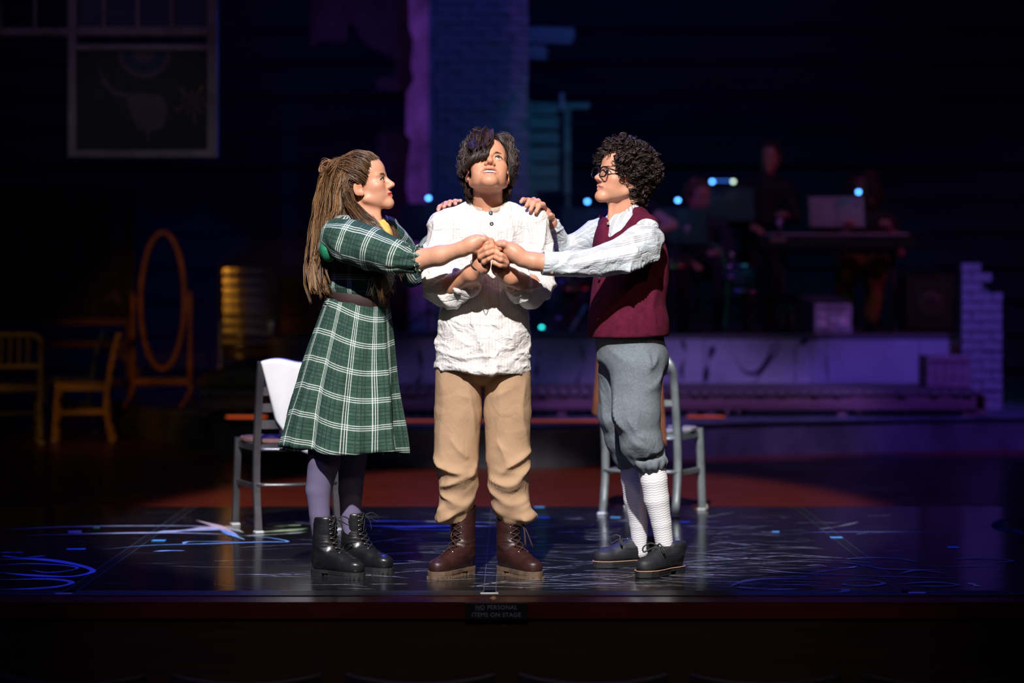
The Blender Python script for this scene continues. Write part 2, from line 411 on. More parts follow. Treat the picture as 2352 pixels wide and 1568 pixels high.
pale = mat('paint_pale', (0.45, 0.50, 0.58), 0.6, var=0.35, vs=14); peach = mat('paint_peach', (0.75, 0.52, 0.42), 0.6, var=0.25, vs=14)
green = mat('paint_green', (0.42, 0.55, 0.36), 0.6, var=0.3, vs=14); sky_ = mat('paint_sky', (0.20, 0.42, 0.70), 0.6, var=0.3, vs=14)
bluep = mat('paint_blue', (0.22, 0.25, 0.62), 0.6, var=0.35, vs=10); dim_ = mat('paint_dim', (0.14, 0.13, 0.16), 0.55, var=0.4, vs=14)
STROKES = [
 ([(0,1217),(160,1209),(420,1207),(520,1213),(560,1222)], .04, pale), ([(60,1229),(260,1224),(400,1223),(520,1226)], .045, pale),
 ([(360,1222),(450,1216),(545,1211)], .12, pale), ([(440,1212),(500,1210),(548,1208)], .05, peach), ([(450,1194),(490,1205),(520,1216),(548,1232)], .045, peach),
 ([(500,1212),(530,1226),(562,1239)], .035, sky_), ([(230,1262),(340,1252),(480,1248),(600,1244),(662,1243),(600,1232),(520,1229)], .022, sky_),
 ([(420,1249),(440,1243),(560,1244)], .018, sky_), ([(350,1266),(385,1264),(425,1264)], .03, sky_), ([(580,1222),(640,1219),(708,1213)], .07, green),
 ([(628,1209),(660,1207),(692,1205)], .05, green), ([(835,1197),(900,1196),(1000,1197),(1142,1200)], .04, pale), ([(833,1206),(930,1209),(1050,1207),(1142,1209)], .07, pale),
 ([(560,1230),(640,1226),(705,1221)], .03, pale), ([(900,1214),(1000,1216),(1110,1213)], .03, sky_),
 ([(0,1284),(80,1283),(160,1293),(214,1310),(165,1323),(80,1321),(0,1314)], .055, bluep), ([(70,1308),(105,1314),(150,1311),(178,1303),(130,1296),(60,1294),(0,1297)], .025, bluep),
 ([(0,1353),(80,1351),(140,1345),(164,1336),(110,1329),(0,1331)], .05, bluep), ([(0,1275),(50,1280),(110,1275)], .02, bluep), ([(0,1268),(30,1268),(55,1268)], .03, bluep),
 ([(2352,1184),(2315,1190),(2292,1201),(2310,1217),(2352,1214)], .06, bluep), ([(2352,1228),(2340,1222),(2330,1214)], .04, bluep), ([(1820,1222),(1950,1221),(2100,1221),(2240,1221)], .015, bluep),
 ([(1880,1215),(1930,1208),(1975,1197)], .03, dim_),
 ([(1940,1284),(1985,1280),(2060,1282),(2105,1289)], .035, dim_), ([(1845,1299),(1880,1297),(1900,1301)], .03, dim_), ([(1930,1290),(1975,1296),(2040,1306),(2175,1308)], .03, dim_),
 ([(1680,1345),(1700,1337),(1750,1329),(1890,1329)], .04, dim_), ([(1685,1347),(1760,1353),(1840,1352)], .03, dim_), ([(1740,1306),(1830,1315),(2010,1322),(2215,1328)], .025, dim_),
 ([(1925,1334),(1985,1331),(2030,1338),(1990,1345),(1940,1342),(1950,1337)], .03, dim_), ([(1875,1362),(1930,1359),(1940,1353),(1880,1350)], .03, dim_),
 ([(2060,1341),(2140,1336),(2200,1342),(2160,1346),(2090,1344)], .035, dim_), ([(2065,1317),(2110,1309),(2180,1316)], .03, dim_), ([(2180,1283),(2260,1281),(2325,1286),(2290,1292)], .03, dim_),
 ([(2120,1298),(2200,1300),(2290,1301)], .02, dim_), ([(2225,1338),(2240,1343),(2248,1346)], .03, peach), ([(1925,1303),(1950,1303),(1970,1299)], .02, peach)]
for i, (pts, wd, m_) in enumerate(STROKES):
    mb = MB(); ribbon(mb, pts, wd, 0.0044 + 0.00015 * (i % 7)); mb.build('painted_stroke', m_, dm, (0, 1.2, 0))
mb = MB()
for i in range(420):
    x = random.gauss(1250, 330) if i % 3 else random.gauss(1620, 170); y = random.uniform(1180, 1352)
    L = random.uniform(12, 70) * (1.4 if y > 1250 else 0.8); a = random.gauss(0, 0.05)
    cu = random.uniform(-1.5, 1.5)
    ribbon(mb, [(x - L, y - L * a), (x, y + cu), (x + L, y + L * a)], random.uniform(0.002, 0.011), 0.0040, n=6)
sm = mb.build('scuff_marks', mat('scuff', (0.26, 0.26, 0.30), 0.6, var=0.6, vs=50), dm, (0, 1.2, 0)); tag(sm, kind='stuff')

# tape marks
def tape(px, py, L, Wd, col, label, group, rz=0.0, z=0.0046):
    p = FP(px, py, 0)
    o = MB().box((-L / 2, -Wd / 2, 0), (L / 2, Wd / 2, 0.0008)).build('spike_tape', col, None)
    o.location = (p[0], p[1], z); o.rotation_euler = (0, 0, rz); return tag(o, label, 'tape', group)
wt = mat('tape_white', (0.80, 0.82, 0.80), 0.6, var=0.1); bt = mat('tape_blue', (0.10, 0.42, 0.80), 0.5, var=0.2, vs=30); ot = mat('tape_orange', (0.85, 0.42, 0.04), 0.5, var=0.15)
lt = mat('tape_lilac', (0.42, 0.36, 0.66), 0.5, var=0.2); gt = mat('tape_green', (0.10, 0.45, 0.18), 0.5, var=0.2)
tape(1124, 1365, 0.066, 0.045, wt, 'white tape strip at the stage edge above the sign', None, 0.03)
for px in (146, 2106): tape(px, 1365.5 if px < 999 else 1363.5, 0.062, 0.04, lt, 'short pale tape strip far from the centre line at the mat edge', 'pale tape strips on the mat edge', -0.04)
o = tape(1133, 1373.5, 0.013, 0.095, ot, 'small orange tape cross on the wooden stage edge', None, 0.0, 0.0002)
MB().box((-0.012, -0.012, 0.0008), (0.012, 0.006, 0.0013)).build('cross_bar', mat('tape_cream', (0.75, 0.62, 0.5), 0.6), o)
for (px, py, L) in ((1414, 1190, .05), (1574, 1201, .05), (1782, 1223, .03), (1921, 1236, .055), (2190, 1259, .05), (365, 1243, .06), (175, 1263, .08), (1238, 1166, .05), (1246, 1191, .07)):
    tape(px, py, L, 0.05, bt, 'small torn strip of blue tape on the black dance floor', 'blue tape marks', random.uniform(-.3, .3))
tape(172, 1224, 0.06, 0.10, lt, 'square patch of lilac tape on the painted pale streaks', None, 0.2, 0.006)
tape(222, 1214, 0.03, 0.05, gt, 'small strip of green tape on the pale painted streak', None, 0.1, 0.006)
# brass-headed peg beside the right chair
p = FP(1600, 1172, 0)
pg = empty('brass_peg', p, 'small brass peg with round pale head lying by a chair leg', 'peg')
MB().tube([(-0.012, 0, .008), (0.045, 0, .009)], [.004, .005], 8).build('stem', mat('brass', (0.55, 0.32, 0.06), 0.35, 0.8), pg, smooth=True)
MB().lathe([(0.004, -.004), (.016, -.003), (.018, .002), (.010, .009), (.002, .011)], sides=14, M=Matrix.Translation((.047, 0, .018)) @ Matrix.Rotation(R(90), 4, 'Y')).build('head', mat('peg_head', (0.75, 0.6, 0.4), 0.35), pg, smooth=True)

# sign on the stage front
sp_ = P(1140, 1401, -0.8655)
sg = empty('warning_sign', sp_, 'black plate with grey lettering fixed to the stage front', 'sign')
MB().box((-0.115, 0.0, -0.034), (0.115, 0.0145, 0.026), bev=.001).build('plate', mat('sign_black', (0.006, 0.006, 0.008), 0.5), sg)
def text(s, size, loc, m, parent, width=None):
    cu = bpy.data.curves.new('t', 'FONT'); cu.body = s; cu.size = size; cu.align_x = 'CENTER'; cu.extrude = 0.0004; cu.space_character = 1.08; cu.offset = 0.00025
    to = bpy.data.objects.new('t', cu); COL.objects.link(to); bpy.context.view_layer.update()
    me = bpy.data.meshes.new_from_object(to.evaluated_get(bpy.context.evaluated_depsgraph_get())); bpy.data.objects.remove(to)
    me.materials.clear(); o = link('lettering', me, m, parent); o.rotation_euler = (R(90), 0, 0)
    xs_ = [v_.co.x for v_ in me.vertices]
    if width: sc = width / (max(xs_) - min(xs_)); o.scale = (sc, sc, 1)
    o.location = loc; return o
lm = mat('sign_letter', (0.36, 0.42, 0.40), 0.5, var=0.05)
text('NO PERSONAL', 0.022, (0, -0.0006, 0.0035), lm, sg, 0.151); text('ITEMS ON STAGE', 0.022, (0, -0.0006, -0.0235), lm, sg, 0.177)
MB().box((-0.0755, -0.0008, 0.0), (-0.043, -0.0002, 0.0012)).build('underline', lm, sg)

# front-row seats, seen from behind
def seat():
    r_ = empty('theatre_seat', (0, 0, 0)); m_ = mat('seat_fabric', (0.010, 0.009, 0.011), 0.9); n = 15
    xs_ = np.linspace(-0.238, 0.238, n); V = []; 
    for x in xs_:
        t = x / 0.238; top = 0.955 + 0.022 * abs(t) ** 2.2; y = -0.05 * (1 - t * t)
        for (dy, z) in ((0, 0.42), (0, top), (0.05, top), (0.06, 0.42)): V.append((x, y + dy, z))
    F = []
    for i in range(n - 1):
        for j in range(4): F.append([i * 4 + j, i * 4 + (j + 1) % 4, i * 4 + 4 + (j + 1) % 4, i * 4 + 4 + j])
    F += [[0, 1, 2, 3], [4 * n - 1, 4 * n - 2, 4 * n - 3, 4 * n - 4]]
    MB().add(V, F).build('backrest', m_, r_)
    MB().tube([(x, -0.05 * (1 - (x / .238) ** 2) + .005, 0.955 + 0.022 * abs(x / .238) ** 2.2) for x in xs_], 0.0055, 8).build('top_rim', mat('seat_rim', (0.08, 0.06, 0.055), 0.5), r_, smooth=True)
    MB().box((-0.22, 0.06, 0.40), (0.22, 0.50, 0.50), bev=.02).build('seat_cushion', m_, r_)
    for s_ in (-1, 1): MB().box((s_ * 0.262 - .02, 0.0, 0.0), (s_ * 0.262 + .02, 0.45, 0.62), bev=.01).build('armrest_stand', mat('seat_iron', (0.012, 0.012, 0.014), 0.5), r_)
    return r_
s0 = seat()
for i, px in enumerate((165, 563, 965, 1362, 1760, 2160)):
    o = s0 if i == 0 else copy_tree(s0)
    o.location = ((px - CX) / FPX * 8.0, -2.0, -1.05 + 0.055 - 0.0)
    o.location.z = -1.065
    tag(o, 'dark theatre seat in the front row below the stage', 'seat', 'front-row seats')
# ------------------------------------------------------------------ platforms and scenery
def wood(name, col, **k): return mat(name, col, k.get('rough', 0.7), var=0.45, vs=4, stretch=k.get('stretch', (1, 1, 7)), bump=0.25, bs=30)
conc = mat('platform_grey', (0.085, 0.085, 0.10), 0.8, var=0.55, vs=3.0, bump=0.3, bs=25)
lp = empty('low_platform', (1.5, 9.5, 0), 'low grey painted platform across the whole upstage', 'platform')
FRONT = [((px - CX) / FPX * d, d - DIST) for px, d in ((262, 20.3), (333, 18.85), (515, 17.4), (700, 16.6), (900, 16.05), (1100, 15.85), (1300, 15.95), (1500, 16.5), (1700, 17.0), (2000, 17.3), (2352, 17.6))] + [(6.2, 7.9)]
FRONT = [tuple(q[:2]) for q in spline(np.array([(x, y, 0) for x, y in FRONT]), 40)]
def slabpoly(front, back, z0, z1):
    poly = front + [(6.2, back), (front[0][0], back)]; n = len(poly); V = [(x, y, z) for z in (z0, z1) for x, y in poly]
    return MB().add(V, [list(range(n))[::-1], [n + i for i in range(n)]] + [[i, (i + 1) % n, n + (i + 1) % n, n + i] for i in range(n)])
slabpoly(FRONT, 13.2, 0, .22).build('deck_body', conc, lp, (1.5, 9.5, 0))
slabpoly([(x, y - .025) for x, y in FRONT], 13.2, .2201, .235).build('top_board', mat('platform_top', (0.10, 0.13, 0.15), 0.55, var=0.4), lp, (1.5, 9.5, 0))
ZL = 0.235

# slatted walkway
wk = empty('slatted_walkway', (0.6, 7.5, ZL), 'long plank walkway on short posts in front of the band platform', 'walkway')
wm = wood('deck_plank', (0.15, 0.12, 0.11)); wb = wood('deck_beam', (0.19, 0.095, 0.10), stretch=(0.4, 1, 6)); B0 = (0.6, 7.5, ZL)
x0, x1 = -2.17, 3.27; k = int((x1 - x0) / 0.0755)
p0 = None
for i in range(k):
    x = x0 + i * 0.0755
    if p0 is None: p0 = MB().box((0.006, 0, 0), (0.069, 1.45, 0.028), bev=.002).build('plank', wm, wk); o = p0
    else: o = p0.copy(); COL.objects.link(o)
    o.location = (x - B0[0], -0.02 + random.uniform(-.012, .012), 0.385 - ZL)
for y in (7.5, 8.85): MB().box((x0, y, 0.285), (x1, y + 0.04, 0.385), bev=.003).build('beam', wb, wk, B0)
for px in (470, 548, 600, 905, 1180, 1290, 1590, 1632, 1935, 2222, 2240):
    xx = (px - CX) / FPX * 17.5
    for y in (7.52, 8.83): MB().box((xx - .032, y, ZL), (xx + .032, y + .05, 0.285), bev=.002).build('post', wb, wk, B0)
MB().box((x1 - 0.05, 7.5, 0.25), (x1 + 0.02, 7.56, 0.385)).build('end_post', wb, wk, B0)
# small blocks and orange glow strips by the walkway
for j, px in enumerate((1660, 1703, 1980, 2070)):
    c_ = P(px, 962, 7.95); o = MB().box((-.035, -.03, 0), (.035, .03, 0.05 + .012 * (j % 2)), bev=.003).build('wood_block', mat('block', (0.5, 0.38, 0.33), 0.7), None)
    o.location = (c_[0], 7.95, ZL); o.rotation_euler = (0, 0, .4 * j); tag(o, 'small pale wooden block lying under the plank walkway', 'block', 'blocks under the walkway')
om = emit('glow_orange', (1.0, 0.17, 0.04), 0.16); om2 = emit('lamp_orange_bright', (1.0, 0.13, 0.03), 0.45)
for a_, b_, Y_, wh in ((520, 612, 7.25, 'below the left end of the walkway'), (925, 1395, 6.75, 'standing in for light spilled on the low platform'), (1578, 1665, 7.25, 'behind the pale metal chair')):  # middle strip stands in for orange light spilled on the platform top
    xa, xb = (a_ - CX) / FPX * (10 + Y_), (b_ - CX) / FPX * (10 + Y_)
    r_ = empty('glow_strip', ((xa + xb) / 2, Y_, ZL), 'dim orange glow strip ' + wh, 'light strip'); hl_ = (xb - xa) / 2
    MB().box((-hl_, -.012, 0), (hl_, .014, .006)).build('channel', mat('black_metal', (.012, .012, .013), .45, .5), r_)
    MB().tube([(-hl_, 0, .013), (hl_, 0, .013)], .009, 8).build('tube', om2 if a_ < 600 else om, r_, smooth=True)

# band platform with painted front
bp = empty('band_platform', (1.2, 9.0, ZL), 'raised band platform with cracked painted front', 'platform'); B1 = (1.2, 9.0, ZL)
bx0, bx1 = (628 - CX) / FPX * 19, (2212 - CX) / FPX * 19
g = G('painted_front'); v = g.obj((1, 1, 1)); n_ = g.noise(v, 1.7, 6, 0.65); n2 = g.noise(g.obj((3, 3, .5)), 2.2, 4)
g.out(g.mix(g.ramp(n2, .3, .7), g.mix(g.ramp(n_, .35, .65), (.20, .20, .25), (.55, .53, .62)), (.40, .38, .47)), .75); pf = MATS['painted_front']
MB().box((bx0, 9.03, ZL), (bx1, 13.0, 0.75)).build('frame', mat('frame_dark', (.03, .03, .035), .8), bp, B1)
MB().box((bx0 - .02, 8.99, 0.75), (bx1 + .02, 13.0, 0.775)).build('top_deck', mat('band_deck', (.10, .10, .11), .6), bp, B1)
x = bx0
while x < bx1 - .05:
    e = min(x + 0.81, bx1); MB().box((x + .003, 9.0, ZL + .005), (e - .003, 9.03, 0.747), bev=.002).build('front_panel', pf, bp, B1); x = e
def face_ribbon(pts, Y, wd, n=40):
    p = spline(np.array([P(a, b, Y) for a, b in pts]), n); T = np.gradient(p, axis=0); T /= np.linalg.norm(T, axis=1)[:, None] + 1e-9
    S = np.stack([T[:, 2], 0 * T[:, 0], -T[:, 0]], 1); t = np.linspace(0, 1, n); ww = wd * (.55 + .45 * np.sin(t * 11 + pts[0][0])) * np.clip(np.minimum(t, 1 - t) * 8, .2, 1)
    V = np.concatenate([p - S * ww[:, None] / 2, p + S * ww[:, None] / 2]); return MB().add(V, [[i, n + i, n + i + 1, i + 1] for i in range(n - 1)])
ck = mat('crack_paint', (.02, .015, .05), .8)
for pts, wd in (([(1565, 777), (1574, 810), (1566, 850), (1570, 885)], .03), ([(1675, 777), (1688, 818), (1708, 852), (1738, 856), (1762, 826), (1775, 796), (1792, 786), (1785, 806), (1758, 840), (1730, 884)], .03),
                ([(1900, 777), (1898, 820), (1902, 870), (1900, 890)], .012), ([(1825, 800), (1850, 782), (1880, 777)], .05), ([(1640, 790), (1625, 840), (1618, 890)], .05), ([(1240, 800), (1232, 850), (1236, 890)], .03), ([(1330, 780), (1340, 830), (1320, 890)], .02), ([(960, 790), (968, 850), (955, 890)], .03), ([(1827, 790), (1826, 885)], .01)):
    face_ribbon(pts, 8.997, wd).build('painted_crack', ck, bp, B1)

# crate at the end of the walkway
cr = empty('plank_crate', (P(2180, 895, 8.0)[0], 8.2, 0.413), 'plank crate standing at the end of the walkway', 'crate'); cm = wood('crate_wood', (.32, .2, .22))
for i in range(5): MB().box((-.155 + i * .0625, -.2, 0), (-.155 + i * .0625 + .057, -.18, .235), bev=.002).build('board', cm, cr)
MB().box((-.155, -.18, 0), (.155, .2, .23)).build('body', cm, cr)
for z in (.01, .19): MB().box((-.16, -.215, z), (.16, -.2, z + .035), bev=.002).build('batten', cm, cr)

# broken brick wall at the right
def brickwall(name, loc, W_, H_, D_, top, label, m_, bw_=.215, bh_=.085, cat='wall'):
    r_ = empty(name, loc, label, cat); b0 = None; row = 0; z = 0.0; nb = 0
    while z < H_:
        x = -W_ / 2 - (bw_ / 2 if row % 2 else 0)
        while x < W_ / 2 - .01:
            a = max(x, -W_ / 2); b = min(x + bw_, W_ / 2)
            if b - a > .03 and z + bh_ * .6 < top((a + b) / 2):
                if b0 is None: b0 = MB().box((-.5, -D_ / 2, 0), (.5, D_ / 2, 1), None).build('brick', m_, r_); o = b0
                else: o = b0.copy(); COL.objects.link(o)
                o.location = ((a + b) / 2 + random.uniform(-.002, .002), random.uniform(-.014, .010), z + .004); o.scale = (b - a - .010, 1, bh_ - .009)
                o.rotation_euler = (0, random.uniform(-.01, .01), random.uniform(-.02, .02)); nb += 1
            x += bw_
        z += bh_; row += 1
    return r_
bm = mat('brick_pale', (.34, .30, .34), .85, var=.45, vs=5, bump=.4, bs=20); mm_ = mat('mortar', (.14, .13, .15), .9)
bxc = (P(2205, 0, 8.5)[0] + P(2300, 0, 8.5)[0]) / 2
def topr(x):
    t = (x + .152) / .304; return 1.10 - .0 * t - (0.09 if t > .32 else 0) - (.08 if t > .5 else 0) - (.10 if t > .72 else 0) + .02 * math.sin(t * 30)
wr = brickwall('broken_brick_wall', (bxc, 8.5, ZL), .304, 1.2, .12, topr, 'broken brick wall stub with a stepped top beside the crate', bm, .15, .072)
MB().prism([(-.14, 0), (.14, 0), (.14, .78), (.06, .86), (-.02, .95), (-.14, 1.05)], -.045, .05).build('mortar_core', mm_, wr)

# tall brick column with torn side and broken boards
cb = mat('brick_column', (.30, .31, .34), .85, var=.5, vs=4, bump=.4, bs=18)
cxx = (P(1000, 0, 10.5)[0] + P(1214, 0, 10.5)[0]) / 2; cw = P(1214, 0, 10.5)[0] - P(1000, 0, 10.5)[0]
co = brickwall('brick_column', (cxx, 10.75, .775), cw, 3.1, .5, lambda x: 9, 'tall brick column rising behind the performers', cb, .2, .078, 'column')
MB().box((-cw / 2 + .012, -.235, 0), (cw / 2 - .012, .24, 3.1)).build('mortar_core', mat('column_core', (.15, .15, .17), .9), co)
def flat(name, pts, Y, th, m_, label, cat, parent=None, group=None):
    pp = [P(a, b, Y) for a, b in pts]; base = np.array([np.mean([q[0] for q in pp]), Y, min(q[2] for q in pp)])
    poly = [(q[0] - base[0], q[2] - base[2]) for q in pp]
    ar = sum(poly[i][0] * poly[(i + 1) % len(poly)][1] - poly[(i + 1) % len(poly)][0] * poly[i][1] for i in range(len(poly)))
    if ar < 0: poly = poly[::-1]
    o = MB().prism(poly, -th / 2, th / 2).build(name, m_, None); o.location = base
    return tag(o, label, cat, group)
plas = mat('torn_plaster', (.42, .40, .44), .85, var=.5, vs=5, bump=.5, bs=14)
tp = flat('torn_plaster_flat', [(945, -160), (945, 60), (957, 95), (950, 150), (958, 185), (938, 215), (936, 305), (950, 322), (940, 385), (937, 432), (946, 470), (948, 759), (999, 759), (999, -160)], 10.42, .09, plas, 'torn plaster scenery flat lit violet along the left of the column', 'scenery flat'); tp.rotation_euler = (0, 0, R(-32))
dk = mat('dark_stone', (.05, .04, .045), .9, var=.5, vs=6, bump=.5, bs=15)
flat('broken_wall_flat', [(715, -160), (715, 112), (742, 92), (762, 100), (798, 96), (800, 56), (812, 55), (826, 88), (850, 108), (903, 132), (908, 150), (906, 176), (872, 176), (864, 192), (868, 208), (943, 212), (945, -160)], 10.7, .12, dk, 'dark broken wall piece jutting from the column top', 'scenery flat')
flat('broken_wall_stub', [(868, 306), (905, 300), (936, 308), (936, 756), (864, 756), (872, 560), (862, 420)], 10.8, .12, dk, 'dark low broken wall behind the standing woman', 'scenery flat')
bd = wood('board_teal', (.30, .36, .38), stretch=(0.5, 1, 8))
def plankbar(pts, Y, label, nm='broken_board'): return flat(nm, pts, Y, .03, bd, label, 'board')
plankbar([(1180, 60), (1318, 64), (1321, 82), (1312, 101), (1180, 97)], 10.7, 'wide splintered board sticking out of the column')
plankbar([(1180, 104), (1256, 105), (1250, 112), (1262, 119), (1252, 126), (1258, 137), (1180, 134)], 10.7, 'short splintered board below the wide board on the column')
# shuttered window frame beside the column
sw = empty('shutter_window', P(1262, 440, 11.2), 'green boarded shutter with ragged frame beside the column', 'shutter'); gm = wood('shutter_green', (.16, .30, .26), stretch=(.6, 1, 6)); b_ = np.array(sw.location)
def pbox(a, b, c_, d_, Y, th): 
    p1 = P(a, d_, Y); p2 = P(c_, b, Y); return MB().box((p1[0], Y - th / 2, p1[2]), (p2[0], Y + th / 2, p2[2]), bev=.003)
for i, (a, b, c_, d_) in enumerate([(1219, 236, 1284, 262), (1221, 268, 1284, 296), (1219, 303, 1284, 330), (1221, 338, 1285, 372), (1219, 378, 1284, 408), (1221, 412, 1284, 438)]): pbox(a, b, c_, d_, 11.2, .03).build('slat', gm, sw, b_)
pbox(1296, 238, 1310, 446, 11.18, .05).build('stile', gm, sw, b_); pbox(1214, 232, 1222, 446, 11.18, .05).build('stile', gm, sw, b_)
pbox(1286, 214, 1296, 254, 11.15, .05).build('splinter', wood('splinter', (.5, .35, .45)), sw, b_); pbox(1296, 236, 1354, 250, 11.16, .04).build('arm', gm, sw, b_)
for s_ in (1222, 1300): pbox(s_, 440, s_ + 9, 756, 11.22, .04).build('post', gm, sw, b_)

# hanging window frame, upper left
hw = empty('hanging_window', P(330, 360, 6.5), 'large weathered window frame hanging above the stage with painted lower panel', 'window frame'); hb = np.array(hw.location)
fm = wood('window_wood', (.22, .17, .18), stretch=(1, 1, 1))
Yw = 6.5
def hwbox(a, b, c_, d_, nm, th=.05, m_=None, dy=0.0): p1 = P(a, d_, Yw); p2 = P(c_, b, Yw); return MB().box((p1[0], Yw - th / 2 + dy, p1[2]), (p2[0], Yw + th / 2 + dy, p2[2]), bev=.002).build(nm, m_ or fm, hw, hb)
for a, b, c_, d_ in ((158, -130, 177, 362), (478, -130, 500, 362)): hwbox(a, b, c_, d_, 'stile', .07)
hwbox(177, 345, 478, 362, 'rail', .07); hwbox(177, 102, 478, 116, 'rail'); hwbox(177, 62, 478, 82, 'rail', .045); hwbox(-60, 64, 158, 82, 'rail')
for a in (236, 313, 391): hwbox(a, -130, a + 8, 62, 'mullion', .035)
for a in (-2, 78): hwbox(a, -130, a + 7, 64, 'mullion', .035)
hwbox(-40, -130, -25, 82, 'stile', .06)
gl = G('old_glass'); gl.b.inputs['Transmission Weight'].default_value = 0.9; gl.out((.55, .6, .75), .12)
for a, c_ in ((177, 236), (244, 313), (321, 391), (399, 478)): hwbox(a, -130, c_, 62, 'pane', .004, MATS['old_glass'])
hwbox(177, 116, 478, 345, 'panel', .015, mat('panel_dark', (.012, .011, .014), .7))
art = mat('art_purple', (.09, .05, .085), .8); art2 = mat('art_brown', (.13, .06, .04), .8); art3 = mat('art_blue', (.02, .03, .06), .8)
yf = Yw - .0085
def ring(cx, cy, r0, r1, a0, a1, m_):
    mb = MB(); n = 24; V = []
    for i in range(n):
        a = R(a0 + (a1 - a0) * i / (n - 1)); V += [P(cx + r0 * math.cos(a), cy + r0 * math.sin(a), yf), P(cx + r1 * math.cos(a), cy + r1 * math.sin(a), yf)]
    mb.add(V, [[2 * i, 2 * i + 1, 2 * i + 3, 2 * i + 2] for i in range(n - 1)]).build('painted_arc', m_, hw, hb)
ring(331, 118, 0, 27, 0, 180, art); ring(331, 118, 27, 50, 0, 180, art3); ring(331, 118, 50, 62, 0, 180, art)
def fpoly(pts, m_, nm): MB().add([P(a, b, yf) for a, b in pts], [list(range(len(pts)))]).build(nm, m_, hw, hb)
fpoly([(222, 140), (235, 190), (262, 222), (290, 225), (300, 262), (316, 296), (336, 300), (339, 336), (345, 300), (372, 296), (388, 252), (380, 230), (364, 217), (300, 214), (262, 205), (240, 180)], art, 'painted_mask')
for i in range(10):
    a = i * .63 + .2; r_ = 30 if i % 2 else 46; fpoly([(443, 236), (443 + r_ * math.cos(a - .1), 236 + r_ * math.sin(a - .1)), (443 + r_ * math.cos(a + .1), 236 + r_ * math.sin(a + .1))], art2, 'painted_ray')
for px in (168, 489): 
    q = P(px, -125, Yw); MB().tube([q, q + np.array([0, 0, 3.0])], .004, 6).build('hanging_cable', mat('black_metal', (.012, .012, .013), .45, .5), hw, hb)

# chalkboard on stand, left
Yc = 11.4
cbd = empty('chalkboard', P(140, 900, Yc), 'wide dark chalkboard with faint drawings on a wooden stand', 'chalkboard'); cb0 = np.array([P(140, 0, Yc)[0], Yc, 0.0]); cbd.location = cb0
cwd = wood('stand_wood', (.22, .09, .04), stretch=(.5, 1, 6))
def cbox(a, b, c_, d_, nm, m_, th=.04, dy=0.0): p1 = P(a, d_, Yc); p2 = P(c_, b, Yc); return MB().box((p1[0], Yc - th / 2 + dy, p1[2]), (p2[0], Yc + th / 2 + dy, p2[2]), bev=.002).build(nm, m_, cbd, cb0)
g = G('chalk_slate'); n_ = g.noise(g.obj((1, 1, 1)), 2.4, 5); n2 = g.noise(g.obj((1, 1, 1)), 9, 3)
g.out(g.mix(g.math('MULTIPLY', g.ramp(n_, .5, .7), g.ramp(n2, .4, .7)), (.022, .018, .016), (.10, .085, .075)), .85)
cbox(-200, 428, 306, 732, 'slate', MATS['chalk_slate'], .03); cbox(-200, 732, 308, 746, 'ledge', cwd, .09, -.04); cbox(298, 424, 310, 734, 'frame_stile', mat('frame_black', (.02, .015, .013), .7), .05)
cbox(-200, 783, 310, 797, 'rail', cwd); cbox(-200, 872, 310, 886, 'rail', cwd)
for a in (296, -60): 
    p1 = P(a, 740, Yc); MB().box((p1[0] - .02, Yc - .02, 0.0), (p1[0] + .02, Yc + .02, p1[2])).build('leg', cwd, cbd, cb0)
q1 = P(262, 792, Yc); q2 = P(322, 858, Yc); MB().bar(q1 - np.array([0, .03, 0]), q2 - np.array([0, .03, 0]), .02, .05).build('brace', cwd, cbd, cb0)
chk = mat('chalk', (.22, .16, .10), .9)
def chalk(pts, wd):
    face_ribbon(pts, Yc - .0165, wd).build('chalk_line', chk, cbd, cb0)
chalk([(112, 700), (125, 715), (160, 712), (172, 690), (155, 672), (128, 678)], .012); chalk([(60, 640), (110, 636), (200, 632), (280, 628)], .02); chalk([(240, 690), (262, 672), (285, 720)], .03); chalk([(180, 530), (185, 570), (175, 600)], .02); chalk([(262, 500), (268, 560), (255, 610)], .02); chalk([(30, 560), (50, 520), (55, 600)], .02)

# oval cheval mirror frame
Ym = 8.9
mr = empty('cheval_mirror', (P(372, 0, Ym)[0], Ym, ZL), 'tall oval wooden mirror frame without glass on turned stand', 'mirror'); m0 = np.array(mr.location); mw = wood('mirror_wood', (.36, .15, .05), stretch=(1, 1, 2))
n = 48; cpt = P(374, 690, Ym); rx = (425 - 324) / 2 / FPX * 18.9; rz = (845 - 532) / 2 / FPX * 18.9
pts = [cpt + np.array([rx * math.cos(2 * math.pi * i / n), 0.02 * math.sin(2 * math.pi * i / n), rz * math.sin(2 * math.pi * i / n)]) for i in range(n + 1)]
MB().tube(pts, .021, 10, caps=False, ref=(0, 1, 0)).build('oval_frame', mw, mr, m0, smooth=True)
for s_, a in ((-1, 306), (1, 437)):
    top = P(a, 668, Ym); x = top[0]
    prof = [(.02, 0), (.022, .15), (.016, .2), (.016, .45), (.021, .47), (.021, .52), (.012, .54), (.015, .56)]
    MB().lathe([(r_, z * (top[2] - .40) / .56 + .40 - ZL) for r_, z in prof], c=(x, Ym, ZL), sides=12).build('post', mw, mr, m0, smooth=True)
    MB().tube(spline([(x, Ym, .42), (x - s_ * -.005, Ym, .36), (x + (-.02), Ym - .05, .30), (x - .045 if s_ < 0 else x - .05, Ym - .16, ZL + .008)], 10), [.018] * 8 + [.014, .012], 8).build('foot', mw, mr, m0, smooth=True)
    MB().tube(spline([(x, Ym, .42), (x, Ym + .05, .33), (x + .01, Ym + .16, ZL + .008)], 8), .016, 8).build('foot', mw, mr, m0, smooth=True)
    MB().tube([(x, Ym, cpt[2]), (x - s_ * .03, Ym, cpt[2])], .012, 8).build('pivot', mw, mr, m0, smooth=True)
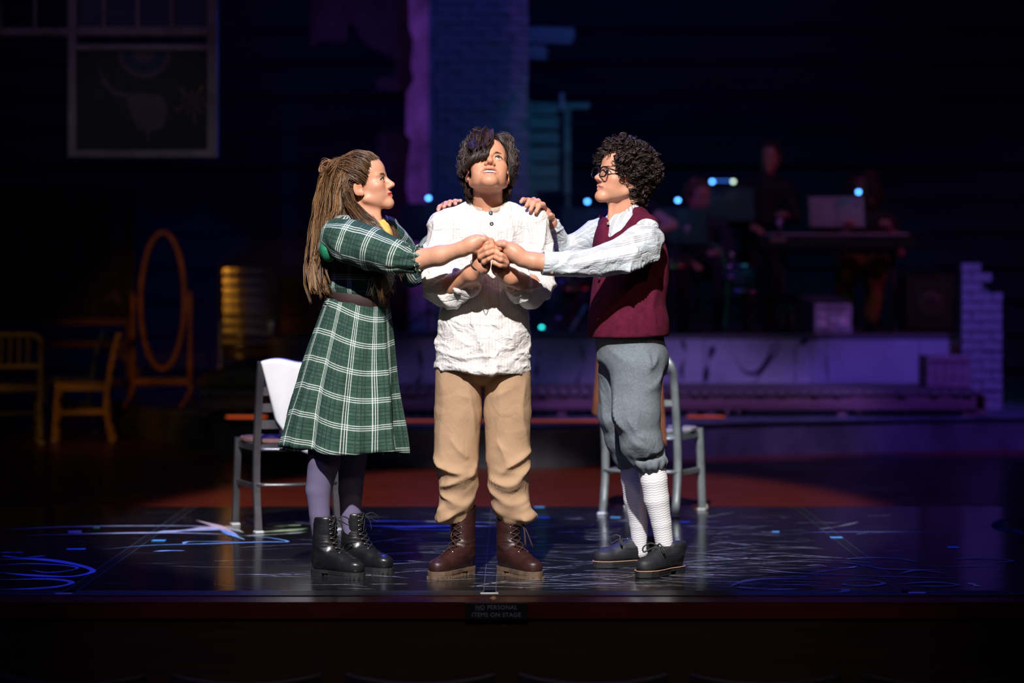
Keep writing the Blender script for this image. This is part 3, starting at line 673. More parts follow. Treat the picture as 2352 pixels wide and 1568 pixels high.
a = P(303, 876, Ym); b = P(440, 876, Ym); MB().bar(a, b, .035, .05, .005).build('stretcher', mw, mr, m0)

# dark sacking mound on the walkway
S = Sdf((-2.45, 7.62, .30), (-1.30, 8.75, .66), .018)
for px, py, Y, rx_, ry_, rz_ in ((520, 893, 8.15, .20, .26, .10), (575, 893, 8.2, .22, .30, .17), (640, 893, 8.15, .20, .28, .15), (680, 893, 8.1, .14, .24, .10), (560, 893, 7.95, .2, .2, .11)):
    q = P(px, py, Y); S.ell((q[0], Y, .42), (rx_, ry_, rz_), k=.08)
S.box((-1.9, 8.2, .30), (1, 1, .113), op='s', k=.001)
V, Q = S.mesh(2); Nn = normals(V, Q); V = V + Nn * (.02 * ridge(V * np.array([5, 5, 7]), 2))[:, None]; V[:, 2] = np.maximum(V[:, 2], .4135)
o = link('sackcloth_heap', np_mesh('heap', V - np.array([-1.9, 8.1, .413]), Q), mat('sackcloth', (.10, .065, .04), .95, var=.4, vs=8, bump=.4, bs=80)); o.location = (-1.9, 8.1, .413)
tag(o, 'dark brown sackcloth heap lying on the left end of the walkway', 'heap')

# ------------------------------------------------------------------ chairs
steel = mat('steel_grey', (.17, .165, .175), .32, .75, var=.35, vs=9, stretch=(1, 1, .4), bump=.08, bs=30)
alu = mat('chair_alu', (.32, .36, .38), .35, .45, var=.25, vs=12)
seatm = wood('seat_wood', (.20, .10, .08), stretch=(6, 1, 1)); capm = mat('foot_cap', (.7, .72, .75), .5)
def chair(kind, m_, sm, w_=.38, dp=.38, H_=.79, sh=.43, sw_=.034):
    r_ = empty('chair', (0, 0, 0)); hw_ = w_ / 2; hd = dp / 2; nm = []
    yb = lambda z: -hd + (-.03 * (1 - z / sh) ** 1.5 if z < sh else -.075 * ((z - sh) / (H_ - sh)) ** 1.3) + .025 * math.sin(min(z / sh, 1) * math.pi)
    if kind == 'ladder':
        for s_ in (-1, 1):
            zs = np.linspace(0, H_, 14); MB().tube([(s_ * hw_, yb(z), z) for z in zs], sw_ * .62, 4, ref=(1, 0, 0)).build('back_post', m_, r_)
        for z in (.50, .578, .655, .735):
            zz = z * H_ / .79; n = 7; pts = [(-hw_ + .01 + (w_ - .02) * i / (n - 1), yb(zz) - .018 * math.sin(math.pi * i / (n - 1)), zz) for i in range(n)]
            mb = MB(); V = []
            for (x, y, z_) in pts: V += [(x, y - .006, z_ - .02), (x, y + .006, z_ - .02), (x, y + .006, z_ + .02), (x, y - .006, z_ + .02)]
            F = [[0, 1, 2, 3], [4 * n - 1, 4 * n - 2, 4 * n - 3, 4 * n - 4]]
            for i in range(n - 1):
                for j in range(4): F.append([i * 4 + j, i * 4 + 4 + j, i * 4 + 4 + (j + 1) % 4, i * 4 + (j + 1) % 4])
            mb.add(V, F).build('back_slat', m_, r_, smooth=False)
    else:
        c = .07; zt = H_
        pts = [(-hw_, yb(z), z) for z in np.linspace(0, H_ - c, 10)]
        pts += [(-hw_ + c - c * math.cos(a), yb(H_), H_ - c + c * math.sin(a)) for a in np.linspace(.2, math.pi / 2, 6)]
        pts += [(hw_ - c + c * math.sin(a), yb(H_), H_ - c + c * math.cos(a)) for a in np.linspace(0, math.pi / 2 - .2, 6)] + [(hw_, yb(z), z) for z in np.linspace(H_ - c, 0, 10)]
        MB().tube(pts, sw_ * .62, 8, flat=.72, ref=(0, 1, 0)).build('back_hoop', m_, r_, smooth=True)
        MB().bar((-hw_, yb(.56), .56), (hw_, yb(.56), .56), .018, .032, .003).build('back_rail', m_, r_)
        for i in range(3 if kind == 'hoop' else 4):
            x = -hw_ * .5 + hw_ * i / (2 if kind == 'hoop' else 3); MB().bar((x, yb(.56), .57), (x, yb(H_) , H_ - .008), .02, .008).build('spindle', m_, r_)
    for s_ in (-1, 1):
        MB().tube([(s_ * hw_, hd - .015, sh - .01), (s_ * (hw_ + .004), hd, sh * .5), (s_ * (hw_ + .008), hd + .012, 0)], sw_ * .6, 4 if kind == 'ladder' else 8, ref=(1, 0, 0)).build('front_leg', m_, r_)
        MB().bar((s_ * hw_, -hd + .01, .21), (s_ * hw_, hd, .21), .014, .026, .003).build('side_stretcher', m_, r_)
        for y in (yb(0), hd + .012): MB().box((s_ * (hw_ + (.008 if y > 0 else 0)) - .020, y - .020, 0), (s_ * (hw_ + (.008 if y > 0 else 0)) + .020, y + .020, .012), bev=.003).build('foot_cap', capm, r_)
    for z in (.22, sh - .045):
        pts = [(-hw_ + w_ * i / 10, -hd - .05 * math.sin(math.pi * i / 10) + .01, z) for i in range(11)]
        MB().tube(pts, .015, 6, flat=.6).build('back_stretcher' if z < .3 else 'seat_apron', m_, r_, smooth=True)
    # seat: rounded board
    n = 28; mb = MB(); V = []
    for z, k_ in ((sh - .022, .97), (sh - .016, 1), (sh - .004, 1), (sh, .97)):
        for i in range(n):
            a = 2 * math.pi * i / n; ca, sa = math.cos(a), math.sin(a); q_ = (abs(ca) ** 4 + abs(sa) ** 4) ** -.25
            V.append((q_ * ca * (hw_ - .018 if sa < 0 else hw_ + .01) * k_, q_ * sa * (hd + .012) * k_ + .01, z))
    F = [list(range(n))[::-1], [3 * n + i for i in range(n)]]
    for r2 in range(3):
        for i in range(n): F.append([r2 * n + i, r2 * n + (i + 1) % n, r2 * n + n + (i + 1) % n, r2 * n + n + i])
    mb.add(V, F).build('seat', sm, r_)
    MB().box((-hw_ + .01, -hd + .01, sh - .05), (hw_ - .01, -hd + .03, sh - .023)).build('seat_frame', m_, r_)
    for s_ in (-1, 1): MB().box((s_ * (hw_ - .006) - .009, -hd + .02, sh - .055), (s_ * (hw_ - .006) + .009, hd, sh - .023)).build('seat_frame', m_, r_)
    return r_
def put(o, x, y, yaw, z=0.0): o.location = (x, y, z); o.rotation_euler = (0, 0, R(yaw)); return o
def from_post(px, py, yaw, w_=.38, dp=.38, side=-1):
    a = FP(px, py); ya = R(yaw); xa = np.array([math.cos(ya), math.sin(ya)]); yd = np.array([-math.sin(ya), math.cos(ya)])
    c_ = a[:2] - side * xa * w_ / 2 + yd * (dp / 2 + .03); return c_
cL = chair('ladder', steel, seatm); c_ = from_post(594, 1226, 20); put(cL, c_[0], c_[1], 20, .0035)
tag(cL, 'grey steel ladder-back chair with a white shirt over its back', 'chair')
cR = chair('hoop', alu, mat('seat_pale', (.36, .33, .36), .5, var=.2)); c_ = from_post(1550, 1189, -22, side=1); put(cR, c_[0], c_[1], -22, .0035)
tag(cR, 'pale metal hoop-back chair with a brown coat over its back', 'chair')
amb = wood('amber_wood', (.42, .25, .08)); dm_ = mat('dull_metal', (.16, .16, .15), .5, .4)
c1 = put(chair('ladder', amb, amb), P(188, 0, 8.7)[0], 8.75, 97); tag(c1, 'plain wooden chair facing away from the oval mirror', 'chair')
c2 = put(chair('spindle', dm_, dm_), P(22, 0, 8.4)[0], 8.5, 15); tag(c2, 'dull metal chair with spindle back near the chalkboard', 'chair')
c3 = put(chair('hoop', mat('chair_blue_lit', (.10, .16, .24), .5), mat('chair_blue_lit', (.1, .16, .24), .5)), P(178, 0, 9.9)[0], 9.9, 80); tag(c3, 'chair with blue light tinted into its colour seen edge-on behind the plain wooden chair', 'chair')  # blue light falling on this chair is put into its base colour
st0 = chair('ladder', mat('stack_steel', (.30, .28, .25), .22, .9, var=.2), seatm)
for i in range(5):
    o = st0 if i == 0 else copy_tree(st0)
    put(o, P(566, 0, 9.35)[0], 9.42 - .012 * i, 4, ZL + .072 * i)
    tag(o, 'steel ladder-back chair, %s of the stack beside the sackcloth heap' % ('lowest', 'second from the bottom', 'middle one', 'second from the top', 'topmost')[i], 'chair', 'stacked chairs')

# white shirt over the left chair
def drape(name, m_, corners, cols, rows, fn, label, cat, base):
    V = []; 
    for j in range(rows):
        for i in range(cols): V.append(fn(i / (cols - 1), j / (rows - 1)))
    F = [[j * cols + i, j * cols + i + 1, (j + 1) * cols + i + 1, (j + 1) * cols + i] for j in range(rows - 1) for i in range(cols - 1)]
    o = link(name, np_mesh(name, np.array(V) - np.array(base), F), m_); o.location = base
    md = o.modifiers.new('thick', 'SOLIDIFY'); md.thickness = .004; md.offset = 0
    return tag(o, label, cat)
whitec = mat('white_cotton', (.86, .86, .90), .8, var=.05, bump=.2, bs=12)
Mx = Matrix.Translation(cL.location) @ Matrix.Rotation(R(20), 4, 'Z')
def wshirt(u, v_):
    x = -.165 + .36 * u; s_ = v_ * 1.0   # from far side, over the top slat, down the near side
    L = .16 + .27 * (1 - (1 - min(u / .6, 1)) ** 2 * .55)
    if v_ < .25: y = -.225 + .05 * (1 - v_ / .25) ; z = .80 - .14 * (1 - v_ / .25)
    else:
        t = (v_ - .25) / .75; y = -.292 - .010 * math.sin(t * 3) + .01 * math.sin(u * 14 + t * 3) * t + .05 * t; z = .803 - L * t
        x += -.035 * (1 - t) * (1 - u) + .05 * t * (1 - u) ** 2
    z += .010 * math.sin(u * 9)
    return tuple(Mx @ Vector((x, y, z)))
drape('white_shirt', whitec, None, 24, 30, wshirt, 'crisp white shirt hung over the steel chair back', 'shirt', tuple(Mx @ Vector((0, -.24, .6))))
satin = mat('violet_satin', (.30, .24, .52), .18, var=.3, vs=7)
def vsatin(u, v_):
    x = -.10 + .25 * u; t = v_; y = -.190 + .012 * math.sin(u * 9 + t * 4); z = .62 - .185 * t - .0 * u
    return tuple(Mx @ Vector((x + .03 * t, y - .055 * (1 - t) + .06 * t * t, z)))
drape('violet_lining', satin, None, 16, 16, vsatin, 'shiny violet fabric hanging beneath the white shirt', 'cloth', tuple(Mx @ Vector((0, -.2, .5))))
coatm = mat('brown_coat', (.20, .065, .03), .75, var=.3, vs=8, bump=.3, bs=40)
Mr = Matrix.Translation(cR.location) @ Matrix.Rotation(R(-22), 4, 'Z')
def coat(u, v_):
    x = -.19 + .335 * u
    if v_ < .2: t = v_ / .2; y = -.195 - .05 * t; z = .70 + .10 * t
    else: t = (v_ - .2) / .8; y = -.300 + .05 * t + .012 * math.sin(u * 12 + 2 * t); z = .80 - (.30 + .15 * u) * t; x += (-.05 * (1 - u) + .01 * u) * t
    return tuple(Mr @ Vector((x, y, z)))
drape('brown_coat', coatm, None, 22, 24, coat, 'reddish brown coat hung over the pale metal chair back', 'coat', tuple(Mr @ Vector((0, -.24, .6))))

# cabinet on the band platform
cbx = P(682, 0, 9.35)[0]
cab = empty('wooden_cabinet', (cbx, 9.45, .775), 'small brown wooden cabinet with recessed square panel on platform', 'cabinet'); cwm = wood('cabinet_wood', (.26, .10, .05))
MB().box((-.155, -.10, 0), (.155, .12, .46), bev=.004).build('body', cwm, cab)
for lo, hi in (((-.155, -.125, 0), (-.10, -.10, .46)), ((.10, -.125, 0), (.155, -.10, .46)), ((-.10, -.125, .36), (.10, -.10, .46)), ((-.10, -.125, 0), (.10, -.10, .13))): MB().box(lo, hi, bev=.002).build('front_frame', cwm, cab)
MB().box((-.10, -.108, .13), (.10, -.10, .36)).build('panel', wood('cabinet_panel', (.12, .035, .025)), cab)

# ------------------------------------------------------------------ band gear
ZB = .7755
blk = mat('gear_black', (.014, .014, .016), .5, var=.3); bmet = mat('black_metal', (.012, .012, .013), .45, .5)
lampb = emit('lamp_blue', (.08, .35, 1.0), 9.0); lampw = emit('lamp_pale', (.55, .75, .6), 4.0)
def music_stand(px, ytop, Y, label, paper=False, tilt=20, ww=.44, hh=.30, group=None):
    x = P(px, 0, Y)[0]; ztop = P(px, ytop, Y)[2]
    r_ = empty('music_stand', (x, Y, ZB), label, 'music stand', group); H_ = ztop - ZB - hh * .9
    M_ = Matrix.Translation((0, 0, H_)) @ Matrix.Rotation(R(-tilt), 4, 'X')
    MB().box((-ww / 2, -.006, 0), (ww / 2, .006, hh), M_, .003).build('desk', blk, r_); MB().box((-ww / 2, -.006, -.004), (ww / 2, .055, .004), M_).build('ledge', blk, r_)
    MB().tube([(0, 0, .12), (0, 0, H_ + .05)], .011, 8).build('pole', bmet, r_, smooth=True)
    for k_ in range(3):
        a = R(90 + 120 * k_); MB().tube([(0, 0, .18), (.26 * math.cos(a), .26 * math.sin(a), .008)], .008, 6).build('leg', bmet, r_, smooth=True)
    return r_, M_, hh
def stand_lamp(px, py, Y, label, two=False, m_=None, hang=.0, group=None):
    q = P(px, py, Y); r_ = empty('stand_lamp', q, label, 'lamp', group); w_ = .11 if two else .04
    MB().box((-w_, -.012, .012), (w_, .03, .026), bev=.003).build('hood', bmet, r_)
    MB().tube(spline([(0, .02, .015), (0, .06, .03), (0, .07, -.05), (0, .05, -.12)], 10), .004, 6).build('gooseneck', bmet, r_, smooth=True)
    for i, x in enumerate((-w_ * .8, w_ * .8) if two else (0,)):
        MB().lathe([(.003, -.012), (.013, -.008), (.016, .002), (.010, .012)], c=(x, 0, .0), sides=12).build('bulb', (lampw if (two and i) else (m_ or lampb)), r_, smooth=True)
    if two: MB().box((-w_ * .7, -.004, .003), (w_ * .7, .01, .011)).build('diffuser', emit('lamp_blue_soft', (.05, .22, 1.0), 1.2) if 'lamp_blue_soft' not in MATS else MATS['lamp_blue_soft'], r_)
    return r_
GS = 'dark music stands of the band'; LBL = 'dark music stand with a clip-on blue lamp among the band'
for px, yt, Y, wh in ((985, 470, 9.75, 'in front of the brick column'), (1190, 425, 11.6, 'behind the green shutter'), (1352, 480, 10.4, 'between the shutter and the vest wearer'), (1560, 480, 9.9, 'beside the straight microphone stand')): music_stand(px, yt, Y, 'dark music stand with a blue lamp ' + wh, group=GS)
music_stand(1665, 432, 11.3, 'tall music stand with a twin-bulb lamp behind the seated musician', ww=.5)
for px, py, Y, wh in ((984, 455, 9.7, 'in front of the brick column'), (1192, 405, 11.55, 'behind the green shutter'), (1349, 463, 10.35, 'between the shutter and the vest wearer'), (1557, 460, 9.85, 'beside the straight microphone stand')): stand_lamp(px, py, Y, 'single blue clip-on lamp on the music stand ' + wh, group='blue stand lamps')
stand_lamp(1660, 417, 11.25, 'twin-bulb lamp glowing blue and pale on tall stand', True)
stand_lamp(961, 449, 10.5, 'dim yellow stand lamp behind the woman', m_=emit('lamp_yellow', (.5, .5, .12), 1.2))
stand_lamp(1972, 441, 10.08, 'blue stand lamp above the keyboard sheet music', m_=lampb)
stand_lamp(925, 418, 10.9, 'faint teal stand lamp just behind the woman', m_=emit('lamp_teal', (.03, .25, .4), 1.0))
# keyboard and stand
kx = P(1930, 0, 9.6)[0]; kz = P(0, 570, 9.6)[2]
kb = empty('keyboard', (kx, 9.6, kz), 'long black electric keyboard on a folding stand', 'keyboard')
MB().box((-.585, 0, 0), (.585, .30, .105), bev=.008).build('body', blk, kb)
MB().box((-.54, -.0015, .055), (-.42, 0, .078)).build('badge', mat('badge', (.35, .25, .2), .5), kb)
MB().box((-.30, -.0015, .06), (.05, 0, .072)).build('label_strip', mat('badge_dim', (.08, .07, .08), .5), kb)
wk_ = mat('key_white', (.6, .6, .62), .35)
k0 = None
for i in range(40):
    if k0 is None: k0 = MB().box((.001, .13, .105), (.026, .295, .118)).build('white_key', wk_, kb); o = k0
    else: o = k0.copy(); COL.objects.link(o)
    o.location = (-.56 + i * .0278, 0, 0)
for i in range(39):
    if i % 7 in (2, 6): continue
    MB().box((-.56 + (i + 1) * .0278 - .007, .20, .118), (-.56 + (i + 1) * .0278 + .007, .295, .128)).build('black_key', blk, kb)
ks = empty('keyboard_stand', (kx, 9.72, ZB), 'black folding stand under the electric keyboard', 'stand')
for s_ in (-1, 1):
    x = s_ * .43
    MB().tube([(x - s_ * .04, -.10, .012), (x, .0, .3), (x, .02, kz - ZB - .02)], .016, 8).build('leg', bmet, ks, smooth=True); MB().tube([(x + s_ * .08, .16, .012), (x, .12, kz - ZB - .02)], .014, 8).build('leg', bmet, ks, smooth=True)
    MB().bar((x, -.02, kz - ZB - .012), (x, .26, kz - ZB - .012), .035, .022).build('arm', bmet, ks)
MB().bar((-.43, .05, kz - ZB - .03), (.43, .05, kz - ZB - .03), .03, .03).build('crossbar', bmet, ks)
r_, M_, hh = music_stand(1922, 452, 10.15, 'music stand holding open sheet music above the keyboard', ww=.46, hh=.28)
pm = mat('sheet_paper', (.27, .27, .27), .8, var=.08)
p = empty('sheet_music', (r_.location.x, 10.15, r_.location.z), 'open sheet music pages resting on the keyboard music stand', 'sheet music')
p.location = (r_.location.x, 10.15 - .02, ZB); 
for s_ in (-1, 1): MB().box((.004 if s_ > 0 else -.215, -.020, .008), (.215 if s_ > 0 else -.004, -.012, .262), M_).build('page', pm, p)
for s_ in (-1, 1):
    for j in range(5): MB().box((s_ * .11 - .085, -.0206, .03 + j * .045), (s_ * .11 + .085, -.0202, .048 + j * .045), M_).build('music_staff', mat('print_grey', (.28, .27, .26), .8), p)
# amplifier
ax = P(1914, 0, 9.15)[0]
am = empty('amplifier', (ax, 9.3, ZB), 'wedge amplifier with a pale front panel at the platform edge', 'amplifier')
MB().prism([(-.145, 0), (.145, 0), (.145, .235), (-.145, .235)], -.13, .20).build('cabinet', blk, am)
MB().add([(-.145, -.13, .2352), (.145, -.13, .2352), (.05, .20, .30), (-.25, .20, .30), (-.145, -.13, .22), (-.25, .20, 0), (-.145, -.13, 0)], [[0, 1, 2, 3], [0, 3, 5, 6]]).build('sloped_cover', mat('cover_dark', (.05, .06, .07), .6), am)
MB().box((-.14, -.142, .005), (.14, -.13, .23), bev=.004).build('front_panel', mat('amp_panel', (.45, .42, .50), .55, var=.3, vs=12), am)
for x, z, r2 in ((-.085, .14, .026), (-.085, .075, .036), (-.005, .10, .022), (.07, .09, .045), (.085, .15, .02), (-.02, .045, .012)):
    MB().lathe([(r2, 0), (r2 * .9, .004), (.001, .006)], c=(x, -.1425, z), sides=18, M=Matrix.Rotation(R(90), 4, 'X')).build('knob', mat('amp_disc', (.8, .7, .85), .4), am, smooth=True)
for z in (.19, .025): MB().box((-.13, -.1435, z), (.13, -.142, z + .008)).build('panel_groove', blk, am)
# microphone stands and small gear
def mic(px, py, Y, tilt, label, group='microphone stands of the band'):
    q = P(px, py, Y); r_ = empty('microphone_stand', (q[0], Y, ZB), label, 'microphone stand', group); H_ = q[2] - ZB
    MB().lathe([(.11, 0), (.11, .015), (.02, .03)], sides=18).build('base', bmet, r_, smooth=True)
    MB().tube([(0, 0, .02), (0, 0, H_ - .04)], .009, 8).build('pole', bmet, r_, smooth=True); MB().tube([(0, 0, H_ - .05), (tilt, -.03, H_ + .1)], .006, 8).build('boom', bmet, r_, smooth=True)
    MB().lathe([(.006, -.10), (.012, -.02), (.021, 0), (.024, .02), (.016, .04), (.003, .046)], c=(tilt, -.03, H_ + .1), sides=12, M=Matrix.Rotation(tilt * 3, 4, 'Y')).build('microphone', mat('mic_metal', (.5, .5, .55), .3, .9), r_, smooth=True)
mic(1578, 560, 9.5, .0, 'straight microphone stand by the seated musician', None); mic(1790, 545, 9.7, .0, 'microphone stand beside the keyboard', None); mic(1715, 620, 9.8, -.12, 'tilted microphone stand left of the keyboard', None)
def drum(px, py, Y, rr, h_, label, tiltx=0.0, m_=None):
    q = P(px, py, Y); r_ = empty('drum', (q[0], Y, ZB), label, 'drum')
    M_ = Matrix.Translation((0, 0, max(q[2] - ZB, rr * .6 if tiltx else 0))) @ Matrix.Rotation(tiltx, 4, 'X')
    MB().lathe([(rr, -h_ / 2), (rr, h_ / 2)], sides=28, M=M_).build('shell', m_ or mat('drum_shell', (.05, .12, .14), .3), r_, smooth=True)
    for z in (-h_ / 2, h_ / 2): MB().lathe([(rr * 1.0, z - .012), (rr * 1.04, z - .012), (rr * 1.04, z + .012), (rr, z + .012)], sides=28, M=M_).build('hoop', mat('chrome', (.6, .6, .62), .2, 1.0), r_, smooth=True)
    MB().lathe([(rr * .99, h_ / 2 - .002), (.002, h_ / 2 + .004)], sides=28, M=M_).build('head', mat('drum_head', (.25, .27, .28), .6), r_, smooth=True)
    for k_ in range(3): a = R(30 + 120 * k_); MB().tube([(rr * .9 * math.cos(a), rr * .9 * math.sin(a), 0), (rr * .9 * math.cos(a), rr * .9 * math.sin(a), max(M_.translation.z - (0 if tiltx else h_ / 2), .02))], .008, 6).build('leg', bmet, r_)
drum(1705, 640, 10.0, .16, .2, 'small drum standing among the band gear'); drum(1290, 690, 11.0, .19, .3, 'dark floor drum behind the performers', 0, mat('drum_shell', (.05, .12, .14), .3))
def cymbal(px, py, Y, rr, label, tilt=.2):
    q = P(px, py, Y); r_ = empty('cymbal', (q[0], Y, ZB), label, 'cymbal'); M_ = Matrix.Translation((0, 0, q[2] - ZB)) @ Matrix.Rotation(tilt, 4, 'X')
    MB().lathe([(rr, 0), (rr * .5, .012), (rr * .2, .02), (rr * .17, .035), (.004, .042)], sides=28, M=M_).build('plate', mat('cymbal_brass', (.5, .36, .14), .3, .9), r_, smooth=True)
    MB().tube([(0, 0, .12), (0, 0, q[2] - ZB + .03)], .009, 8).build('pole', bmet, r_)
    for k_ in range(3): a = R(90 + 120 * k_); MB().tube([(0, 0, .2), (.24 * math.cos(a), .24 * math.sin(a), .008)], .008, 6).build('leg', bmet, r_)
cymbal(1540, 605, 9.25, .18, 'tilted brass cymbal beside the small drum'); cymbal(1325, 655, 10.7, .16, 'brass cymbal low behind the clasped hands', .3)
def speaker(px, Y, w_, h_, label):
    r_ = empty('loudspeaker', (P(px, 0, Y)[0], Y, ZB), label, 'loudspeaker'); MB().box((-w_ / 2, 0, 0), (w_ / 2, .3, h_), bev=.01).build('cabinet', blk, r_)
    MB().box((-w_ / 2 + .02, -.008, .03), (w_ / 2 - .02, 0, h_ - .03), bev=.003).build('grille', mat('grille', (.03, .03, .032), .7, bump=.5, bs=300), r_)
    MB().lathe([(w_ * .3, 0), (w_ * .28, .006), (w_ * .1, .002)], c=(0, -.009, h_ * .45), sides=20, M=Matrix.Rotation(R(90), 4, 'X')).build('cone', mat('cone', (.06, .06, .065), .5), r_, smooth=True)
speaker(2135, 10.15, .40, .46, 'black loudspeaker box right of the keyboard'); speaker(1800, 10.0, .3, .3, 'black loudspeaker box behind the amplifier')
# curved green stand by the seated musician
gx = P(1655, 0, 9.9)[0]
gt_ = empty('curved_stand', (gx, 9.9, ZB), 'curved green metal stand beside the seated musician', 'stand')
MB().tube(spline(np.array([P(1632, 560, 9.9), P(1652, 572, 9.9), P(1666, 610, 9.9), P(1671, 660, 9.9), P(1668, 720, 9.9), (P(1664, 0, 9.9)[0], 9.9, ZB + .012)]), 24), .014, 8).build('curved_tube', mat('stand_green', (.03, .30, .12), .35, var=.3), gt_, (gx, 9.9, ZB), smooth=True)
MB().lathe([(.12, 0), (.12, .012), (.02, .022)], c=(P(1664, 0, 9.9)[0] - gx, 0, 0), sides=20).build('base', bmet, gt_, smooth=True)
# leaning violet rod and small glowing pedal
q1 = P(1308, 762, 9.25); q2 = P(1346, 700, 9.5); o = MB().tube([(0, 0, 0.012), tuple(q2 - q1 + np.array([0, 0, .012]))], .012, 8).build('leaning_rod', mat('rod_pale', (.5, .45, .6), .4), None); o.location = (q1[0], q1[1], ZB); tag(o, 'pale rod leaning by the edge of the band platform', 'rod')
pd = empty('effects_pedal', (P(1250, 0, 9.3)[0], 9.3, ZB), 'small effects pedal with a cyan light at the platform edge', 'pedal')
MB().box((-.04, -.05, 0), (.05, .06, .045), bev=.006).build('case', mat('pedal_case', (.2, .25, .4), .4), pd); MB().lathe([(.014, 0), (.013, .01), (.004, .016)], c=(-.02, -.01, .045), sides=12).build('light', emit('led_cyan', (.03, .8, .8), 5.0), pd, smooth=True)
# ------------------------------------------------------------------ people: materials
def pc_mat(name, rough, spec=.5, sub=0, bump=0, bs=200):
    g = G(name); a = g.attr('pc').outputs['Color']
    if bump: g.bump(g.noise(g.obj(), bs, 2), bump, .001)
    return g.out(a, rough, 0, spec, 0, 0, sub)
SKIN = pc_mat('skin', .46, .4, .12, .06, 260); HAIR = pc_mat('hair', .36, .55); EYE = pc_mat('eye', .12, .6)
def lines(g, u, period, specs):
    """mask of woven lines; specs: (offset from band centre, half width)"""
    d = g.math('MULTIPLY', g.math('ABSOLUTE', g.math('SUBTRACT', g.math('FRACT', g.math('DIVIDE', u, period)), .5)), period)
    out = None
    for off, hw_ in specs:
        m_ = g.math('LESS_THAN', g.math('ABSOLUTE', g.math('SUBTRACT', d, off)), hw_); out = m_ if out is None else g.math('MAXIMUM', out, m_)
    return out
def plaid(name, P_=.108):
    g = G(name); sp = g.n('ShaderNodeSeparateXYZ'); g.t.links.new(g.attr('st').outputs['Vector'], sp.inputs[0]); u, v = sp.outputs[0], sp.outputs[1]
    W = ((0, .0016), (.0085, .0016)); mu, mv = lines(g, u, P_ * .86, W), lines(g, v, P_, W)
    D = ((P_ * .30, .0016), (P_ * .43, .0022)); du, dv = lines(g, u, P_ * .86, D), lines(g, v, P_, D)
    n1 = g.noise(g.obj((1, 1, 1)), 45, 3); weave = g.noise(g.obj((1, 1, .15)), 350, 2)
    base = g.mix(g.ramp(n1, .3, .7), (.028, .064, .050), (.056, .118, .090))
    tone = lines(g, u, P_ * .86, ((P_ * .24, .014),)); tone2 = lines(g, v, P_, ((P_ * .30, .016),))
    base = g.mix(g.math('MULTIPLY', g.math('ADD', tone, tone2), .22), base, (.012, .045, .032))
    c = g.mix(g.math('MULTIPLY', g.math('MAXIMUM', du, dv), .6), base, (.008, .016, .014))
    wm_ = g.math('MAXIMUM', g.math('MULTIPLY', mu, .62), g.math('MULTIPLY', mv, .62)); wm_ = g.math('MAXIMUM', wm_, g.math('MULTIPLY', g.math('MULTIPLY', mu, mv), 1.0))
    c = g.mix(wm_, c, (.78, .84, .80)); g.bump(weave, .25, .001)
    return g.out(c, .85, 0, .25)
PLAID = plaid('green_plaid')
def crumple(g, amt, s1=9, s2=21, st=(1, 1, 1.5)):
    '''creased-cloth relief: sharp V creases from two distorted noises'''
    out = None
    for sc_, w_ in ((s1, 1.0), (s2, .45)):
        nd = g.n('ShaderNodeTexNoise'); g.t.links.new(g.obj(st), nd.inputs['Vector']); nd.inputs['Scale'].default_value = sc_; nd.inputs['Detail'].default_value = 1.5; nd.inputs['Distortion'].default_value = 1.2
        h_ = g.math('MULTIPLY', g.math('MINIMUM', g.math('ABSOLUTE', g.math('SUBTRACT', nd.outputs[0], .5)), .12), w_ * amt * 8); out = h_ if out is None else g.math('ADD', out, h_)
    return out
def stripes(name, base, line, period, specs, amt=.7, br=.2):
    g = G(name); sp = g.n('ShaderNodeSeparateXYZ'); g.t.links.new(g.attr('st').outputs['Vector'], sp.inputs[0])
    m_ = g.math('MULTIPLY', lines(g, sp.outputs[0], period, specs), g.ramp(g.noise(g.obj((1, 1, .5)), 22, 3), .25, .6)); n1 = g.noise(g.obj(), 14, 4)
    b_ = g.mix(g.ramp(n1, .3, .7), tuple(c * .93 for c in base), base); g.bump(crumple(g, br), .9, .010)
    return g.out(g.mix(g.math('MULTIPLY', m_, amt), b_, line), .85, 0, .25)
CSHIRT = stripes('cream_stripe', (.76, .73, .70), (.50, .34, .29), .036, ((0, .0012), (.012, .0008)), .6, .25)
TANST = stripes('tan_stripe', (.50, .40, .31), (.34, .24, .18), .02, ((0, .0012), (.006, .0008)), .6, .3)
RSHIRT = stripes('blue_stripe', (.66, .72, .76), (.26, .20, .22), .030, ((.0028, .0012), (.0075, .0011)), .85, .2)
VEST = mat('maroon_wool', (.095, .006, .026), .9, var=.25, vs=40, bump=.2, bs=300, spec=.2)
g = G('grey_wool'); n1 = g.noise(g.obj(), 120, 3); g.bump(crumple(g, .16, 5, 14, (1, 1, .9)), .9, .010); KNICK = g.out(g.mix(g.ramp(n1, .3, .7), (.135, .16, .182), (.185, .215, .24)), .85, 0, .2)
g = G('khaki_cotton'); n1 = g.noise(g.obj(), 7, 4); g.bump(crumple(g, .16, 5, 13, (1, 1, .8)), .9, .010); KHAKI = g.out(g.mix(g.ramp(n1, .3, .7), (.40, .255, .152), (.45, .29, .175)), .85, 0, .2)
TIGHT = mat('dark_tights', (.145, .125, .215), .9, var=.06, vs=200, spec=.1)
LEATH = mat('black_leather', (.010, .010, .012), .34, var=.3, vs=20, bump=.12, bs=90, spec=.55)
BROWNL = mat('brown_leather', (.032, .0095, .0085), .42, var=.35, vs=16, bump=.15, bs=70)
SUEDE = mat('black_nubuck', (.014, .014, .017), .6, var=.3, vs=25, bump=.1, bs=150)
SOLEB = mat('sole_black', (.012, .012, .014), .6, var=.3, bump=.3, bs=60); SOLET = mat('sole_brown', (.12, .075, .045), .75, var=.3, vs=30, bump=.3, bs=60)
METALE = mat('eyelet', (.42, .36, .3), .4, .9)
